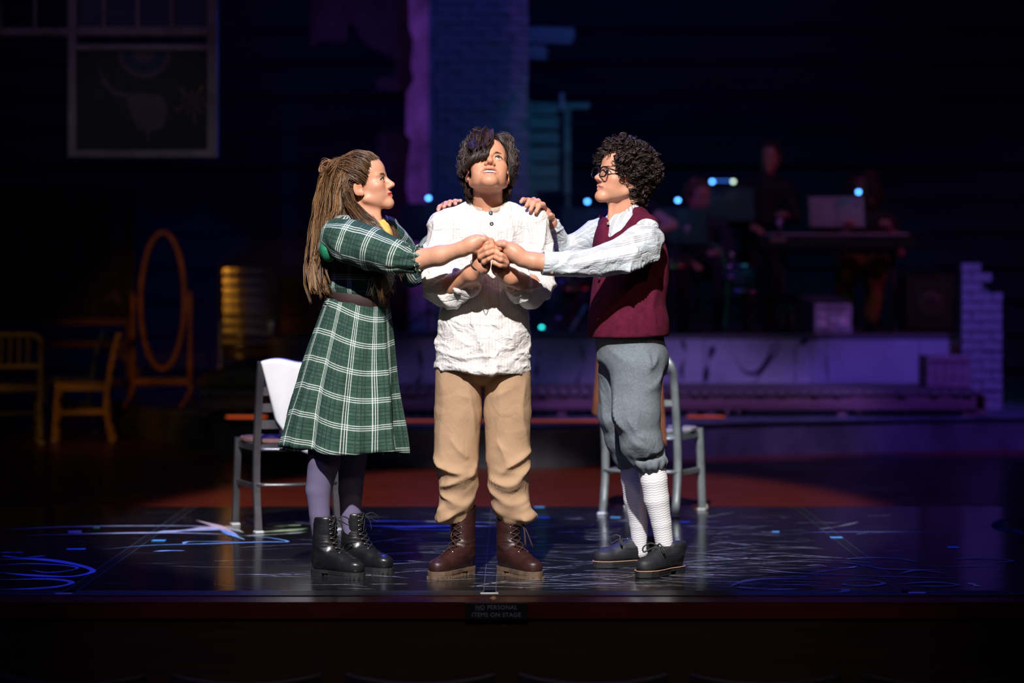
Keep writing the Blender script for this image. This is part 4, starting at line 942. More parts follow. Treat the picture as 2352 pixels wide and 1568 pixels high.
g = G('sock_knit'); sp = g.n('ShaderNodeSeparateXYZ'); g.t.links.new(g.attr('st').outputs['Vector'], sp.inputs[0])
wv = g.math('SINE', g.math('MULTIPLY', g.math('ADD', sp.outputs[1], g.math('MULTIPLY', g.math('SINE', g.math('MULTIPLY', sp.outputs[0], 230)), .0016)), 640))
g.bump(wv, .22, .002); SOCK = g.out(g.mix(g.ramp(wv, -1, -.2), (.75, .75, .77), (.84, .83, .85)), .9, 0, .2)

# ------------------------------------------------------------------ head
def head_sdf(S, mouth='closed', nose=1.0, jaw=1.0, fem=False):
    S.ell((0, .012, .035), (.073, .097, .083)); S.ell((0, -.035, .045), (.060, .060, .058), k=.03)
    S.ell((0, -.042, -.03), (.055 * jaw, .048, .068), k=.03); S.ell((0, -.070, -.060), (.030, .022, .028), k=.02)
    S.ell((0, -.035, -.068), (.050 * jaw, .046, .036), k=.02)
    for s in (-1, 1): S.ell((s * .036 * jaw, -.040, -.050), (.024, .036, .034), k=.02); S.ell((0, -.076, -.098), (.021 * jaw, .018, .015), k=.02)
    for s in (-1, 1):
        S.cap((s * .010, -.076, -.100), (s * .053 * jaw, -.004, -.062), .012, .017, k=.02); S.ell((s * .043, -.057, -.023), (.022, .024, .020), k=.022)
        S.cap((s * .046, -.068, .018), (s * .012, -.085, .014), .010 if not fem else .008, k=.014)
    S.cap((0, -.083, .012), (0, -.108 - .006 * (nose - 1), -.029), .0072, .0105 * nose, k=.010); S.ell((0, -.110 * (1 + .05 * (nose - 1)), -.031), (.0105 * nose, .0105, .0095), k=.005)
    for s in (-1, 1):
        S.ell((s * .0115 * nose, -.097, -.036), (.0085, .011, .0082), k=.006)
    S.cap((0, -.106, -.037), (0, -.093, -.041), .005, k=.005)
    for s in (-1, 1): S.ell((s * .031, -.094, .000), (.0185, .0145, .0110), k=.012, op='s')
    for s in (-1, 1):
        S.ell((s * .031, -.0745, -.001), (.0135, .0115, .0130), k=.004)
        S.ell((s * .0315, -.089, -.0012), (.0140, .0080, .0062), k=.0015, op='s')
        S.chain([(s * .0165, -.0815, -.003), (s * .024, -.0885, .0058), (s * .033, -.0895, .0072), (s * .042, -.0835, .004), (s * .048, -.076, -.002)], .0030, k=.003)
        S.chain([(s * .0165, -.0815, -.003), (s * .025, -.0865, -.0092), (s * .034, -.087, -.0100), (s * .042, -.0815, -.007), (s * .048, -.076, -.002)], .0026, k=.004)
    for s in (-1, 1): S.ell((s * .0062, -.102, -.0425), (.0040, .006, .0050), k=.003, op='s')
    if mouth == 'closed':
        S.chain([(-.025, -.083, -.0635), (-.011, -.0945, -.0585), (0, -.0955, -.0605), (.011, -.0945, -.0585), (.025, -.083, -.0635)], .0048, k=.005)
        S.chain([(-.022, -.084, -.067), (0, -.0945, -.0715), (.022, -.084, -.067)], [.0045, .0064, .0045], k=.005)
        S.chain([(-.025, -.088, -.0642), (0, -.1015, -.0655), (.025, -.088, -.0642)], .0013, k=.002, op='s')
    else:
        S.ell((0, -.092, -.0650), (.0275, .024, .0105), k=.003, op='s')
        S.chain([(-.031, -.076, -.0610), (-.013, -.0930, -.0535), (0, -.0950, -.0545), (.013, -.0930, -.0535), (.031, -.076, -.0610)], .0040, k=.003)
        S.chain([(-.031, -.076, -.0622), (-.014, -.0895, -.0750), (0, -.0915, -.0775), (.014, -.0895, -.0750), (.031, -.076, -.0622)], [.0035, .0048, .0054, .0048, .0035], k=.003)
        for s in (-1, 1): S.cap((s * .020, -.095, -.044), (s * .037, -.080, -.066), .0016, k=.006, op='s')
    for s in (-1, 1):
        er = np.array(Matrix.Rotation(R(12), 3, 'X') @ Matrix.Rotation(R(-18 * s), 3, 'Z'))
        S.ell((s * .0765, .014, -.014), (.0070, .0185, .0310), er, k=.005); S.ell((s * .0735, .004, -.036), (.007, .011, .013), k=.006)
        S.ell((s * .0850, .009, -.008), (.0065, .0105, .0190), er, k=.004, op='s'); S.ell((s * .081, .004, -.018), (.006, .006, .009), k=.003, op='s')
def paint(L, base, items):
    c = np.tile(np.array(base, float), (len(L), 1))
    for it in items:
        if it[0] == 'e': _, ce, ra, co_, soft = it; q = np.linalg.norm((L - np.array(ce)) / np.array(ra), axis=1); w_ = np.clip((1 - q) / soft, 0, 1)
        else:
            _, pts, r_, co_, soft = it; dd = np.min([seg_d(L, pts[i], pts[i + 1]) for i in range(len(pts) - 1)], 0); w_ = np.clip((r_ - dd) / (r_ * soft), 0, 1)
        c = c * (1 - w_[:, None]) + np.array(co_) * w_[:, None]
    return c
def face_paint(L, skin, lip, brow, mouth='closed', blush=.5, lash=(.03, .02, .02), browr=.0042, shadow=None, lashr=.0034):
    bl = tuple(np.array(skin) * np.array([1.0, .62, .58]))
    it = []
    for s in (-1, 1):
        it.append(('e', (s * .045, -.065, -.030), (.030, .035, .024), tuple(np.array(skin) * (1 - blush) + np.array(bl) * blush), .9))
        it.append(('e', (s * .078, .012, -.012), (.012, .022, .034), tuple(np.array(skin) * np.array([.98, .74, .66])), .8))
        if shadow: it.append(('e', (s * .032, -.085, .004), (.024, .02, .014), shadow, .6))
    it.append(('e', (0, -.112, -.033), (.014, .014, .012), tuple(np.array(skin) * np.array([1, .8, .75])), .9))
    for s in (-1, 1):
        it.append(('s', [(s * .0165, -.0815, -.003), (s * .024, -.0905, .0044), (s * .033, -.0915, .0058), (s * .042, -.0855, .0025), (s * .049, -.078, -.003)], lashr, lash, .6))
        it.append(('s', [(s * .013, -.092, .0135), (s * .026, -.091, .0195), (s * .040, -.082, .0200), (s * .052, -.068, .0130)], browr, brow, .5))
    if mouth == 'closed':
        it.append(('s', [(-.025, -.085, -.0635), (-.011, -.097, -.0595), (0, -.098, -.061), (.011, -.097, -.0595), (.025, -.085, -.0635)], .0052, lip, .4))
        it.append(('s', [(-.022, -.086, -.067), (0, -.098, -.0710), (.022, -.086, -.067)], .0062, lip, .4))
        it.append(('s', [(-.025, -.087, -.0642), (0, -.0995, -.0655), (.025, -.087, -.0642)], .0019, tuple(np.array(lip) * .35), .6))
    else:
        it.append(('s', [(-.031, -.079, -.0610), (-.013, -.0955, -.0540), (0, -.0975, -.0550), (.013, -.0955, -.0540), (.031, -.079, -.0610)], .0038, lip, .5))
        it.append(('s', [(-.031, -.079, -.0622), (-.014, -.0920, -.0760), (0, -.0945, -.0785), (.014, -.092, -.076), (.031, -.079, -.0622)], .0046, lip, .5))
        it.append(('e', (0, -.077, -.0650), (.028, .014, .0115), (.06, .010, .008), .2))
    return paint(L, skin, it)
def eyes(parent, base, M, C, sc, gaze, iris):
    for s in (-1, 1):
        n1, n2 = 20, 14; V = []; col = []; gz = np.array(gaze, float); gz /= np.linalg.norm(gz)
        for j in range(n2 + 1):
            th = math.pi * j / n2
            for i in range(n1):
                ph = 2 * math.pi * i / n1; V.append((math.sin(th) * math.cos(ph), math.sin(th) * math.sin(ph), math.cos(th)))
        z = gz; x = np.cross((0, 0, 1.0), z); x /= np.linalg.norm(x); y = np.cross(z, x); Bm = np.stack([x, y, z], 1); V = np.array(V)
        an = np.degrees(np.arccos(np.clip(V[:, 2], -1, 1)))
        col = np.where(an[:, None] < 11, np.array([[.005, .005, .005]]), np.where(an[:, None] < 29, np.array([iris]), np.array([[.72, .68, .66]])))
        W_ = (np.array([s * .031, -.0755, -.0012]) + .0124 * (V @ Bm.T)) * sc @ M.T + C
        F = [[j * n1 + i, (j + 1) * n1 + i, (j + 1) * n1 + (i + 1) % n1, j * n1 + (i + 1) % n1] for j in range(n2) for i in range(n1)]
        link('eye', np_mesh('eye', W_ - base, F, True, col), EYE, parent)

# ------------------------------------------------------------------ footwear
def outline(L, wd, n=40):
    """closed sole outline, heel at x=0, toe at x=L"""
    xs_ = np.linspace(0, L, n); t = xs_ / L
    hw_ = wd * np.interp(t, [0, .03, .10, .25, .42, .62, .78, .90, .97, 1], [.10, .48, .70, .74, .68, .92, 1.0, .80, .45, .08])
    return xs_, hw_
def slab(L, wd, z0, z1, xa, xb, gr=1.0):
    xs_, hw_ = outline(L, wd); m_ = (xs_ >= xa - 1e-6) & (xs_ <= xb + 1e-6); xs_, hw_ = xs_[m_], hw_[m_] * gr; n = len(xs_)
    V = []
    for z in (z0, z1): V += [(x, -h, z) for x, h in zip(xs_, hw_)] + [(x, h, z) for x, h in zip(xs_[::-1], hw_[::-1])]
    N_ = 2 * n; F = [list(range(N_))[::-1], [N_ + i for i in range(N_)]] + [[i, (i + 1) % N_, N_ + (i + 1) % N_, N_ + i] for i in range(N_)]
    return V, F
def xf(V, M, C): return [tuple(np.array(v) @ M.T + C) for v in V]
def boot(parent, base, heel, ang, L, wd, Hs, um, solem, lacem, sole_h=.030, rtop=.050, lug=True, n_eye=8, bow=True, ankle_k=1.0, welt=None, name='boot', loopdir=1, floorz=.0036):
    a = R(ang); M = np.array([[math.cos(a), -math.sin(a), 0], [math.sin(a), math.cos(a), 0], [0, 0, 1]]); C = np.array([heel[0], heel[1], floorz])
    S = Sdf(C + np.array([-.34, -.34, -.005]), C + np.array([.34, .34, Hs + .03]), .0042).frame(M, C)
    k_ = wd / .05; sx = L / .28
    S.ell((.045 * sx, 0, .06), (.043, .036 * k_, .048), k=.02); S.ell((.12 * sx, 0, .055), (.08, .036 * k_, .042), k=.02); S.ell((.205 * sx, 0, .046), (.064 * sx, .044 * k_, .034), k=.025); S.ell((.235 * sx, 0, .045), (.038 * sx, .036 * k_, .029), k=.02)
    S.cap((.085, 0, .10), (.165 * sx, 0, .062), .040, .032, k=.03)
    ax_ = .064
    for t in np.linspace(0, 1, 7):
        z = .085 + (Hs - .06) * t; r_ = .044 * ankle_k + (rtop - .044) * t; S.ell((ax_ - .004 * t, 0, z), (r_ * 1.08, r_ * .95, .04), k=.02)
    S.box((.05, 0, Hs + .1), (.3, .3, .1), op='s', k=.004); S.box((.1, 0, sole_h - .1 - .003), (.4, .3, .1), op='s', k=.002)
    if Hs < .16: S.ell((ax_ + .004, 0, Hs + .01), (.040, .034, .03), op='s', k=.004)
    else: S.ell((ax_ - .004, 0, Hs), (rtop - .008, rtop - .012, .03), op='s', k=.003)
    # creases across the ankle
    V, Q = S.mesh(1); Nn = normals(V, Q); Lc = (V - C) @ M
    amp = .0022 * np.exp(-((Lc[:, 2] - .12) / .05) ** 2) + .0008; V = V + Nn * (amp * ridge(np.stack([Lc[:, 0] * 16, Lc[:, 1] * 10, Lc[:, 2] * 42], 1), 2))[:, None]
    # toe-cap seam
    b_ = link(name, np_mesh(name, V - base, Q), um, parent)
    mb = MB(); v, f = slab(L, wd, sole_h * .55, sole_h, -1, 9, 1.08); mb.add(xf(v, M, C), f)
    v, f = slab(L, wd, 0, sole_h * .56, -1, L * .30, 1.06); mb.add(xf(v, M, C), f); v, f = slab(L, wd, .0 if lug else .002, sole_h * .56, L * .40, 9, 1.05); mb.add(xf(v, M, C), f)
    mb.build('sole', solem, b_, base)
    if lug:
        xs_, hw_ = outline(L, wd); mb = MB()
        for i in range(14, 40, 2):
            for s in (-1, 1):
                v = [(xs_[i] + dx, s * hw_[i] * 1.05 + dy, z) for z in (0.0, sole_h * .36) for dx, dy in ((-.003, -.004), (.003, -.004), (.003, .004), (-.003, .004))]
                mb.add(xf(v, M, C), [[3, 2, 1, 0], [4, 5, 6, 7], [0, 1, 5, 4], [1, 2, 6, 5], [2, 3, 7, 6], [3, 0, 4, 7]])
        mb.build('tread_lugs', solem, b_, base)['kind'] = 'stuff'
    if welt is not None:
        xs_, hw_ = outline(L, wd); pts = [(x, -h * 1.09, sole_h + .001) for x, h in zip(xs_, hw_)] + [(x, h * 1.09, sole_h + .001) for x, h in zip(xs_[::-1], hw_[::-1])]
        MB().tube(xf(pts + pts[:1], M, C), .0022, 5, caps=False).build('welt', welt, b_, base, smooth=True)
    # lacing: points follow the instep line
    prof = np.array([(.178 * sx, .094), (.160 * sx, .107), (.140, .124), (.122, .145), (.1155, .175), (.114, .205), (.112, .23), (.111, .30)])
    zs = np.linspace(.098, min(Hs - .012, .26), n_eye); xsn = np.interp(zs, prof[:, 1], prof[:, 0]) - (.002 if Hs > .16 else .004)
    le = MB(); ey = MB(); half = .019
    for i in range(n_eye):
        for s in (-1, 1):
            e = np.array([xsn[i] - .006, s * half, zs[i]]); dirn = np.array([.75, s * .45, .45])
            ey.lathe([(.0014, 0), (.0028, .0004), (.0031, .0012), (.0014, .0016)], c=tuple(e @ M.T + C + (dirn @ M.T) * .0035), sides=8, M=Matrix(np.array(Vector(dirn @ M.T).to_track_quat('Z', 'Y').to_matrix()).tolist()))
            if i < n_eye - 1:
                e2 = np.array([xsn[i + 1] - .006, -s * half, zs[i + 1]]); mid = (e + e2) / 2 + np.array([.011, 0, .004])
                le.tube(xf(spline([e + dirn * .004, mid, e2 + np.array([.75, -s * .45, .45]) * .004], 8), M, C), .0021, 6)
    ey.build('eyelets', METALE, b_, base, smooth=True)['kind'] = 'stuff'
    top = np.array([xsn[-1] + .010, 0, zs[-1] + .004])
    if bow:
        kk = loopdir
        for s in (-1, 1):
            lp_ = [top, top + np.array([.018, s * .022, .010]), top + np.array([.030, s * .048, -.006]), top + np.array([.024, s * .050, -.026]), top + np.array([.012, s * .024, -.012]), top]
            le.tube(xf(spline(lp_, 20), M, C), .0022 if Hs > .16 else .0032, 6)
            tl = [top, top + np.array([.014, s * .016, -.02]), top + np.array([.016, s * .024, -.06 if Hs > .16 else -.03])]; le.tube(xf(spline(tl, 10), M, C), .002, 6)
    le.build('laces', lacem, b_, base, smooth=True)
    return b_
LACE = mat('lace_black', (.018, .018, .02), .7); LACEB = mat('lace_brown', (.035, .018, .016), .75); LACEG = mat('lace_grey', (.035, .036, .036), .8)

# cloth helpers
def folds(V, specs):
    '''crisp cloth folds: sharp crest along each polyline (photo measure + depth), soft flanks'''
    h = np.zeros(len(V))
    for pts, A, w_ in specs:
        c_ = spline(np.array([P(*q) for q in pts]), 24); lo, hi = c_.min(0) - 4 * w_, c_.max(0) + 4 * w_
        m_ = ((V > lo) & (V < hi)).all(1)
        if not m_.any(): continue
        D = np.linalg.norm(V[m_][:, None, :] - c_[None], axis=2); i = D.argmin(1); d = D[np.arange(len(i)), i]; t = i / 23.0
        h[m_] += A * np.sqrt(np.sin(np.pi * np.clip(t, .02, .98))) * np.exp(-d / w_)
    return h
def surf_y(o, base, px, py, Y, rr=.012):
    '''front surface of a garment at a measured spot'''
    V = np.array([v.co for v in o.data.vertices]) + base; q = P(px, py, Y); m_ = (np.abs(V[:, 0] - q[0]) < rr) & (np.abs(V[:, 2] - q[2]) < rr); q[1] = V[m_, 1].min() if m_.any() else Y
    return q
def straight_st(pts, r_):
    return lambda V: axis_st(V, [pts[0], pts[-1]]) * np.array([r_, 1.0])
def cloth(name, S, m_, parent, base, disp=None, stf=None, smooth=1):
    V, Q = S.mesh(smooth); Nn = normals(V, Q)
    st = stf(V) if stf else None
    if disp is not None:
        V = V + Nn * disp(V)[:, None]
        for _ in range(1):
            a = np.zeros_like(V); n = np.zeros(len(V))
            for i in range(4):
                j = (i + 1) % 4; np.add.at(a, Q[:, i], V[Q[:, j]]); np.add.at(n, Q[:, i], 1); np.add.at(a, Q[:, j], V[Q[:, i]]); np.add.at(n, Q[:, j], 1)
            V = .55 * V + .45 * a / np.maximum(n, 1)[:, None]
    return link(name, np_mesh(name, V - base, Q, True, None, st), m_, parent)
def bbox(pts, m): pts = np.array(pts); return pts.min(0) - m, pts.max(0) + m
def limb(name, pts, rad, m_, parent, base, h=.005, k=.03, disp=None, stf='axis', post=None, rscale=1.0):
    lo, hi = bbox(pts, max(rad) + .05); S = Sdf(lo, hi, h); S.chain(pts, rad, k=min(k, .007))
    if post: post(S)
    f = None
    if stf == 'axis':
        def f(V):
            st = axis_st(V, pts); st[:, 0] *= rscale * float(np.mean(rad)); return st
    elif stf is not None: f = stf
    return cloth(name, S, m_, parent, base, disp, f, 3)
def hand_col(V, skin): return np.tile(np.array(skin, float), (len(V), 1)) * (1 + .06 * fbm(V * 60, 2))[:, None]
def nail(parts, p, d, n, skin, r=.0048):
    """small nail plate at p, along d, facing n"""
    d = np.array(d, float); d /= np.linalg.norm(d); n = np.array(n, float); n = n - d * (n @ d); n /= np.linalg.norm(n); x = np.cross(d, n); V = []
    for i in range(10): a = 2 * math.pi * i / 10; V.append(p + d * 1.25 * r * math.cos(a) + x * r * math.sin(a) - n * .0012 * math.sin(a) ** 2)
    V.append(p + n * .0008); V = np.array(V); Q = np.array([[i, (i + 1) % 10, 10, 10] for i in range(10)])
    parts.append((V, Q, np.tile(np.array([min(1, skin[0] * 1.08), skin[1] * 1.05, skin[2] * 1.1]), (11, 1))))
def fixq(Q):
    return [list(dict.fromkeys(q)) for q in Q.tolist()]
# ------------------------------------------------------------------ hair
def sim(roots, v0, L, S_, G_, off, coll, noise=0.0, nf=14, hug=0.0, seed=0.0):
    p = roots.copy(); v = v0 / (np.linalg.norm(v0, axis=1)[:, None] + 1e-9); out = [p.copy()]; ds = (L / (S_ - 1))[:, None]; c, r_ = np.array(coll[0]), np.array(coll[1])
    for i in range(S_ - 1):
        nz = np.stack([vn(p * nf + seed), vn(p * nf + 11.7 + seed), vn(p * nf + 23.1 + seed)], 1) * noise
        v = v + ds * (G_ + nz * 40) ; v /= np.linalg.norm(v, axis=1)[:, None] + 1e-9
        q = p + v * ds; rr = r_[None, :] + off[:, None]; k_ = np.linalg.norm((q - c) / rr, axis=1)
        m_ = k_ < 1; q[m_] = c + (q[m_] - c) / k_[m_][:, None]
        if hug: m_ = k_ > 1; q[m_] = q[m_] * (1 - hug) + (c + (q[m_] - c) / k_[m_][:, None]) * hug
        v = q - p; v /= np.linalg.norm(v, axis=1)[:, None] + 1e-9; p = q; out.append(p.copy())
    return np.stack(out, 1)
def clump(paths, n, spread, tip=.5, jitter=.0):
    N_, S_, _ = paths.shape; o = RNG.normal(size=(N_, n, 1, 3)) * spread; t = np.linspace(0, 1, S_)[None, None, :, None]
    w_ = (1 - t) * 1.0 + tip * t; q = paths[:, None] + o * w_
    if jitter: q = q + RNG.normal(size=(N_, n, 1, 3)) * jitter * np.sin(t * 9 + RNG.random((N_, n, 1, 1)) * 6)
    return q.reshape(-1, S_, 3)
def curls(paths, rad, freq, phase):
    T = np.gradient(paths, axis=1); T /= np.linalg.norm(T, axis=2)[..., None] + 1e-9
    A = np.cross(T, np.array([.31, .55, .77])); A /= np.linalg.norm(A, axis=2)[..., None] + 1e-9; B = np.cross(T, A)
    seg = np.linalg.norm(np.diff(paths, axis=1), axis=2); s = np.concatenate([np.zeros((len(paths), 1)), np.cumsum(seg, 1)], 1)
    an = s * freq[:, None] + phase[:, None]; ramp = np.clip(s / .02, 0, 1) * rad[:, None]
    return paths + A * (ramp * np.cos(an))[..., None] + B * (ramp * np.sin(an))[..., None]
def scalp_roots(n, ok, c=(0, .012, .035), r_=(.074, .098, .084)):
    out = []
    while len(out) < n:
        d = RNG.normal(size=3); d /= np.linalg.norm(d); p = np.array(c) + d * np.array(r_)
        if ok(p): out.append(p)
    return np.array(out)
NSEG = 13
def hair_obj(parent, base, chunks, M, C, sc, cap=None, name='hair'):
    """chunks: (paths local-or-world, radius, colours, is_world)"""
    parts = []
    for paths, rad, col, world in chunks:
        ns = NSEG if paths.shape[1] < 21 or world else paths.shape[1]
        if ns < paths.shape[1]: paths = paths[:, np.linspace(0, paths.shape[1] - 1, ns).round().astype(int)]
        W_ = paths if world else (paths * sc) @ M.T + C
        V, Q, c_ = strands(W_, rad, col); parts.append((V, Q, c_))
    if cap is not None: parts.append(cap)
    V, Q, c_ = joinm(parts); o = link(name, np_mesh(name, V - base, Q, True, c_), HAIR, parent); o['kind'] = 'stuff'; return o
def mixcol(a, b, n, pw=1.0): t = RNG.random((n, 1)) ** pw; return np.array(a) * (1 - t) + np.array(b) * t
def cap_mesh(M, C, sc, fn, col, h=.005, box_=.16):
    S = Sdf(C - box_, C + box_, h).frame(M, C, sc); fn(S); V, Q = S.mesh(1); return (V, Q, np.tile(np.array(col), (len(V), 1)))
# ------------------------------------------------------------------ central performer
base = np.array([0.0, 0.0, 0.0]); base[0] = P(1115, 0, 0)[0]
PC = empty('person', base, 'man in a cream striped shirt and khaki trousers gazing upwards', 'person')
SK = (.64, .300, .180)
Mh = rot(5, 31, 2); Ch = P(1121, 391, -.02); sc = 1.06
S = Sdf(Ch + np.array([-.13, -.17, -.22]), Ch + np.array([.13, .16, .16]), .0027).frame(Mh, Ch, sc); head_sdf(S, 'open', 1.08, 1.06)
S.frame(); nk = P(1120, 492, .03); hb_ = S.C + Ch + Mh @ np.array([0, .025, -.05]) * sc
S.cap(hb_, nk, .058, .064, k=.02); S.cap(P(1112, 448, -.045), P(1117, 486, -.03), .012, .014, k=.02); S.ell(P(1119, 500, .005), (.065, .060, .030), k=.02)
V, Q = S.mesh(1); L = ((V - Ch) @ Mh) / sc
parts = [(V, Q, face_paint(L, SK, (.50, .16, .12), (.018, .012, .012), 'open', .45, browr=.0052))]
# forearms and fists
def fistmesh(lo, hi, fn, h=.0025, skin=SK):
    h = max(h, .0029)
    S = Sdf(lo, hi, h); fn(S); V, Q = S.mesh(1); c_ = hand_col(V, skin); return (V, Q, c_)
def q3(L_): return [P(*a) for a in L_]
RED = tuple(np.array(SK) * np.array([.98, .80, .78]))
def right_fist(S):
    S.chain(q3([(1018, 660, -.03), (1042, 653, -.15), (1085, 628, -.255), (1106, 612, -.285)]), [.040, .041, .033, .029], k=.02)
    S.ell(P(1108, 595, -.285), (.028, .030, .036), k=.025)
    S.cap(P(1106, 612, -.285), P(1100, 585, -.29), .028, .026, k=.02)
    S.chain(q3([(1100, 571, -.29), (1105, 566, -.325), (1118, 558.5, -.345), (1129, 557, -.335), (1130, 562, -.310)]), [.012, .0115, .0105, .0098, .009], k=.005)
    S.chain(q3([(1096, 582, -.29), (1099, 579, -.330), (1116, 571, -.352), (1131, 566, -.342), (1133, 571, -.315)]), [.0125, .0118, .0108, .0100, .009], k=.005)
    S.chain(q3([(1100, 592, -.29), (1104, 590, -.332), (1119, 582, -.352), (1133, 577, -.342), (1134, 581, -.315)]), [.0122, .0115, .0105, .0096, .009], k=.005)
    S.chain(q3([(1108, 602, -.29), (1112, 601, -.330), (1123, 594, -.345), (1133, 588, -.335), (1133, 592, -.312)]), [.0115, .0108, .0096, .0088, .008], k=.005)
    S.chain(q3([(1116, 585, -.28), (1127, 572, -.27), (1133, 561, -.28), (1129.5, 550.5, -.295)]), [.014, .012, .0105, .0085], k=.006)
def left_fist(S):
    S.chain(q3([(1230, 660, -.03), (1214, 655, -.15), (1172, 636, -.255), (1146, 618, -.285)]), [.040, .041, .033, .029], k=.02)
    S.ell(P(1150, 600, -.285), (.028, .030, .036), k=.025)
    S.chain(q3([(1163, 576, -.29), (1160, 570, -.325), (1149, 569, -.345), (1140, 569, -.338), (1140, 573, -.312)]), [.0118, .0112, .0102, .0096, .009], k=.005)
    S.chain(q3([(1168, 592, -.29), (1165, 594, -.330), (1151, 586, -.354), (1140, 580, -.345), (1140, 584, -.317)]), [.0125, .0118, .0108, .0100, .009], k=.005)
    S.chain(q3([(1166, 601, -.29), (1163, 603, -.330), (1150, 596.5, -.354), (1139, 590.5, -.345), (1138, 594, -.318)]), [.0122, .0115, .0105, .0098, .009], k=.005)
    S.chain(q3([(1164, 606, -.29), (1161, 609, -.325), (1149, 609, -.345), (1135, 603, -.338), (1134, 602, -.315)]), [.0115, .0108, .0096, .0088, .008], k=.005)
    S.chain(q3([(1160, 585, -.27), (1148, 574, -.265), (1140, 566, -.275)]), [.014, .012, .010], k=.006)
parts.append(fistmesh(P(985, 720, -.42), P(1150, 530, .05), right_fist)); parts.append(fistmesh(P(1118, 720, -.42), P(1275, 530, .05), left_fist))
# body under the clothes
S = Sdf((-.55, -.22, .05), (.42, .24, 1.5), .014)
S.cap(P(1118, 560, .03), P(1115, 800, .02), .085, .10, k=.03); S.cap(P(1035, 530, .02), P(1205, 530, .02), .035, k=.03); S.cap(P(1119, 490, .03), P(1118, 560, .03), .045, .06, k=.03); S.chain(q3([(1024, 525, .02), (1014, 650, -.01), (1040, 655, -.14)]), [.045, .04, .036], k=.02); S.chain(q3([(1220, 525, .02), (1232, 650, -.01), (1214, 655, -.14)]), [.045, .04, .036], k=.02)
for a, b in ((1060, 1060), (1165, 1172)): S.chain(q3([(a, 850, .02), (a, 1060, .01), (b, 1260, .0)]), [.075, .055, .042], k=.03)
V, Q = S.mesh(1); parts.append((V, Q, np.tile(np.array(SK), (len(V), 1))))
V, Q, c_ = joinm(parts); link('body', np_mesh('body', V - base, Q, True, c_), SKIN, PC)
eyes(PC, base, Mh, Ch, sc, (.16, -1, .22), (.10, .09, .08))
# teeth
tv = MB()
for i in range(8):
    a = (i - 3.5) * .0054; y = -.0865 + 9.0 * a * a; h_ = .0052 if abs(i - 3.5) < 2 else .0044
    v = [(a + dx, y + dy, z) for z in (-.0598 - h_, -.0560) for dx, dy in ((-.0025, -.0014), (.0025, -.0014), (.0025, .002), (-.0025, .002))]
    tv.add(xf([tuple(np.array(q) * sc) for q in v], Mh, Ch), [[3, 2, 1, 0], [4, 5, 6, 7], [0, 1, 5, 4], [1, 2, 6, 5], [2, 3, 7, 6], [3, 0, 4, 7]])
tv.build('teeth', mat('teeth', (.85, .80, .74), .25, var=.02), PC, base)
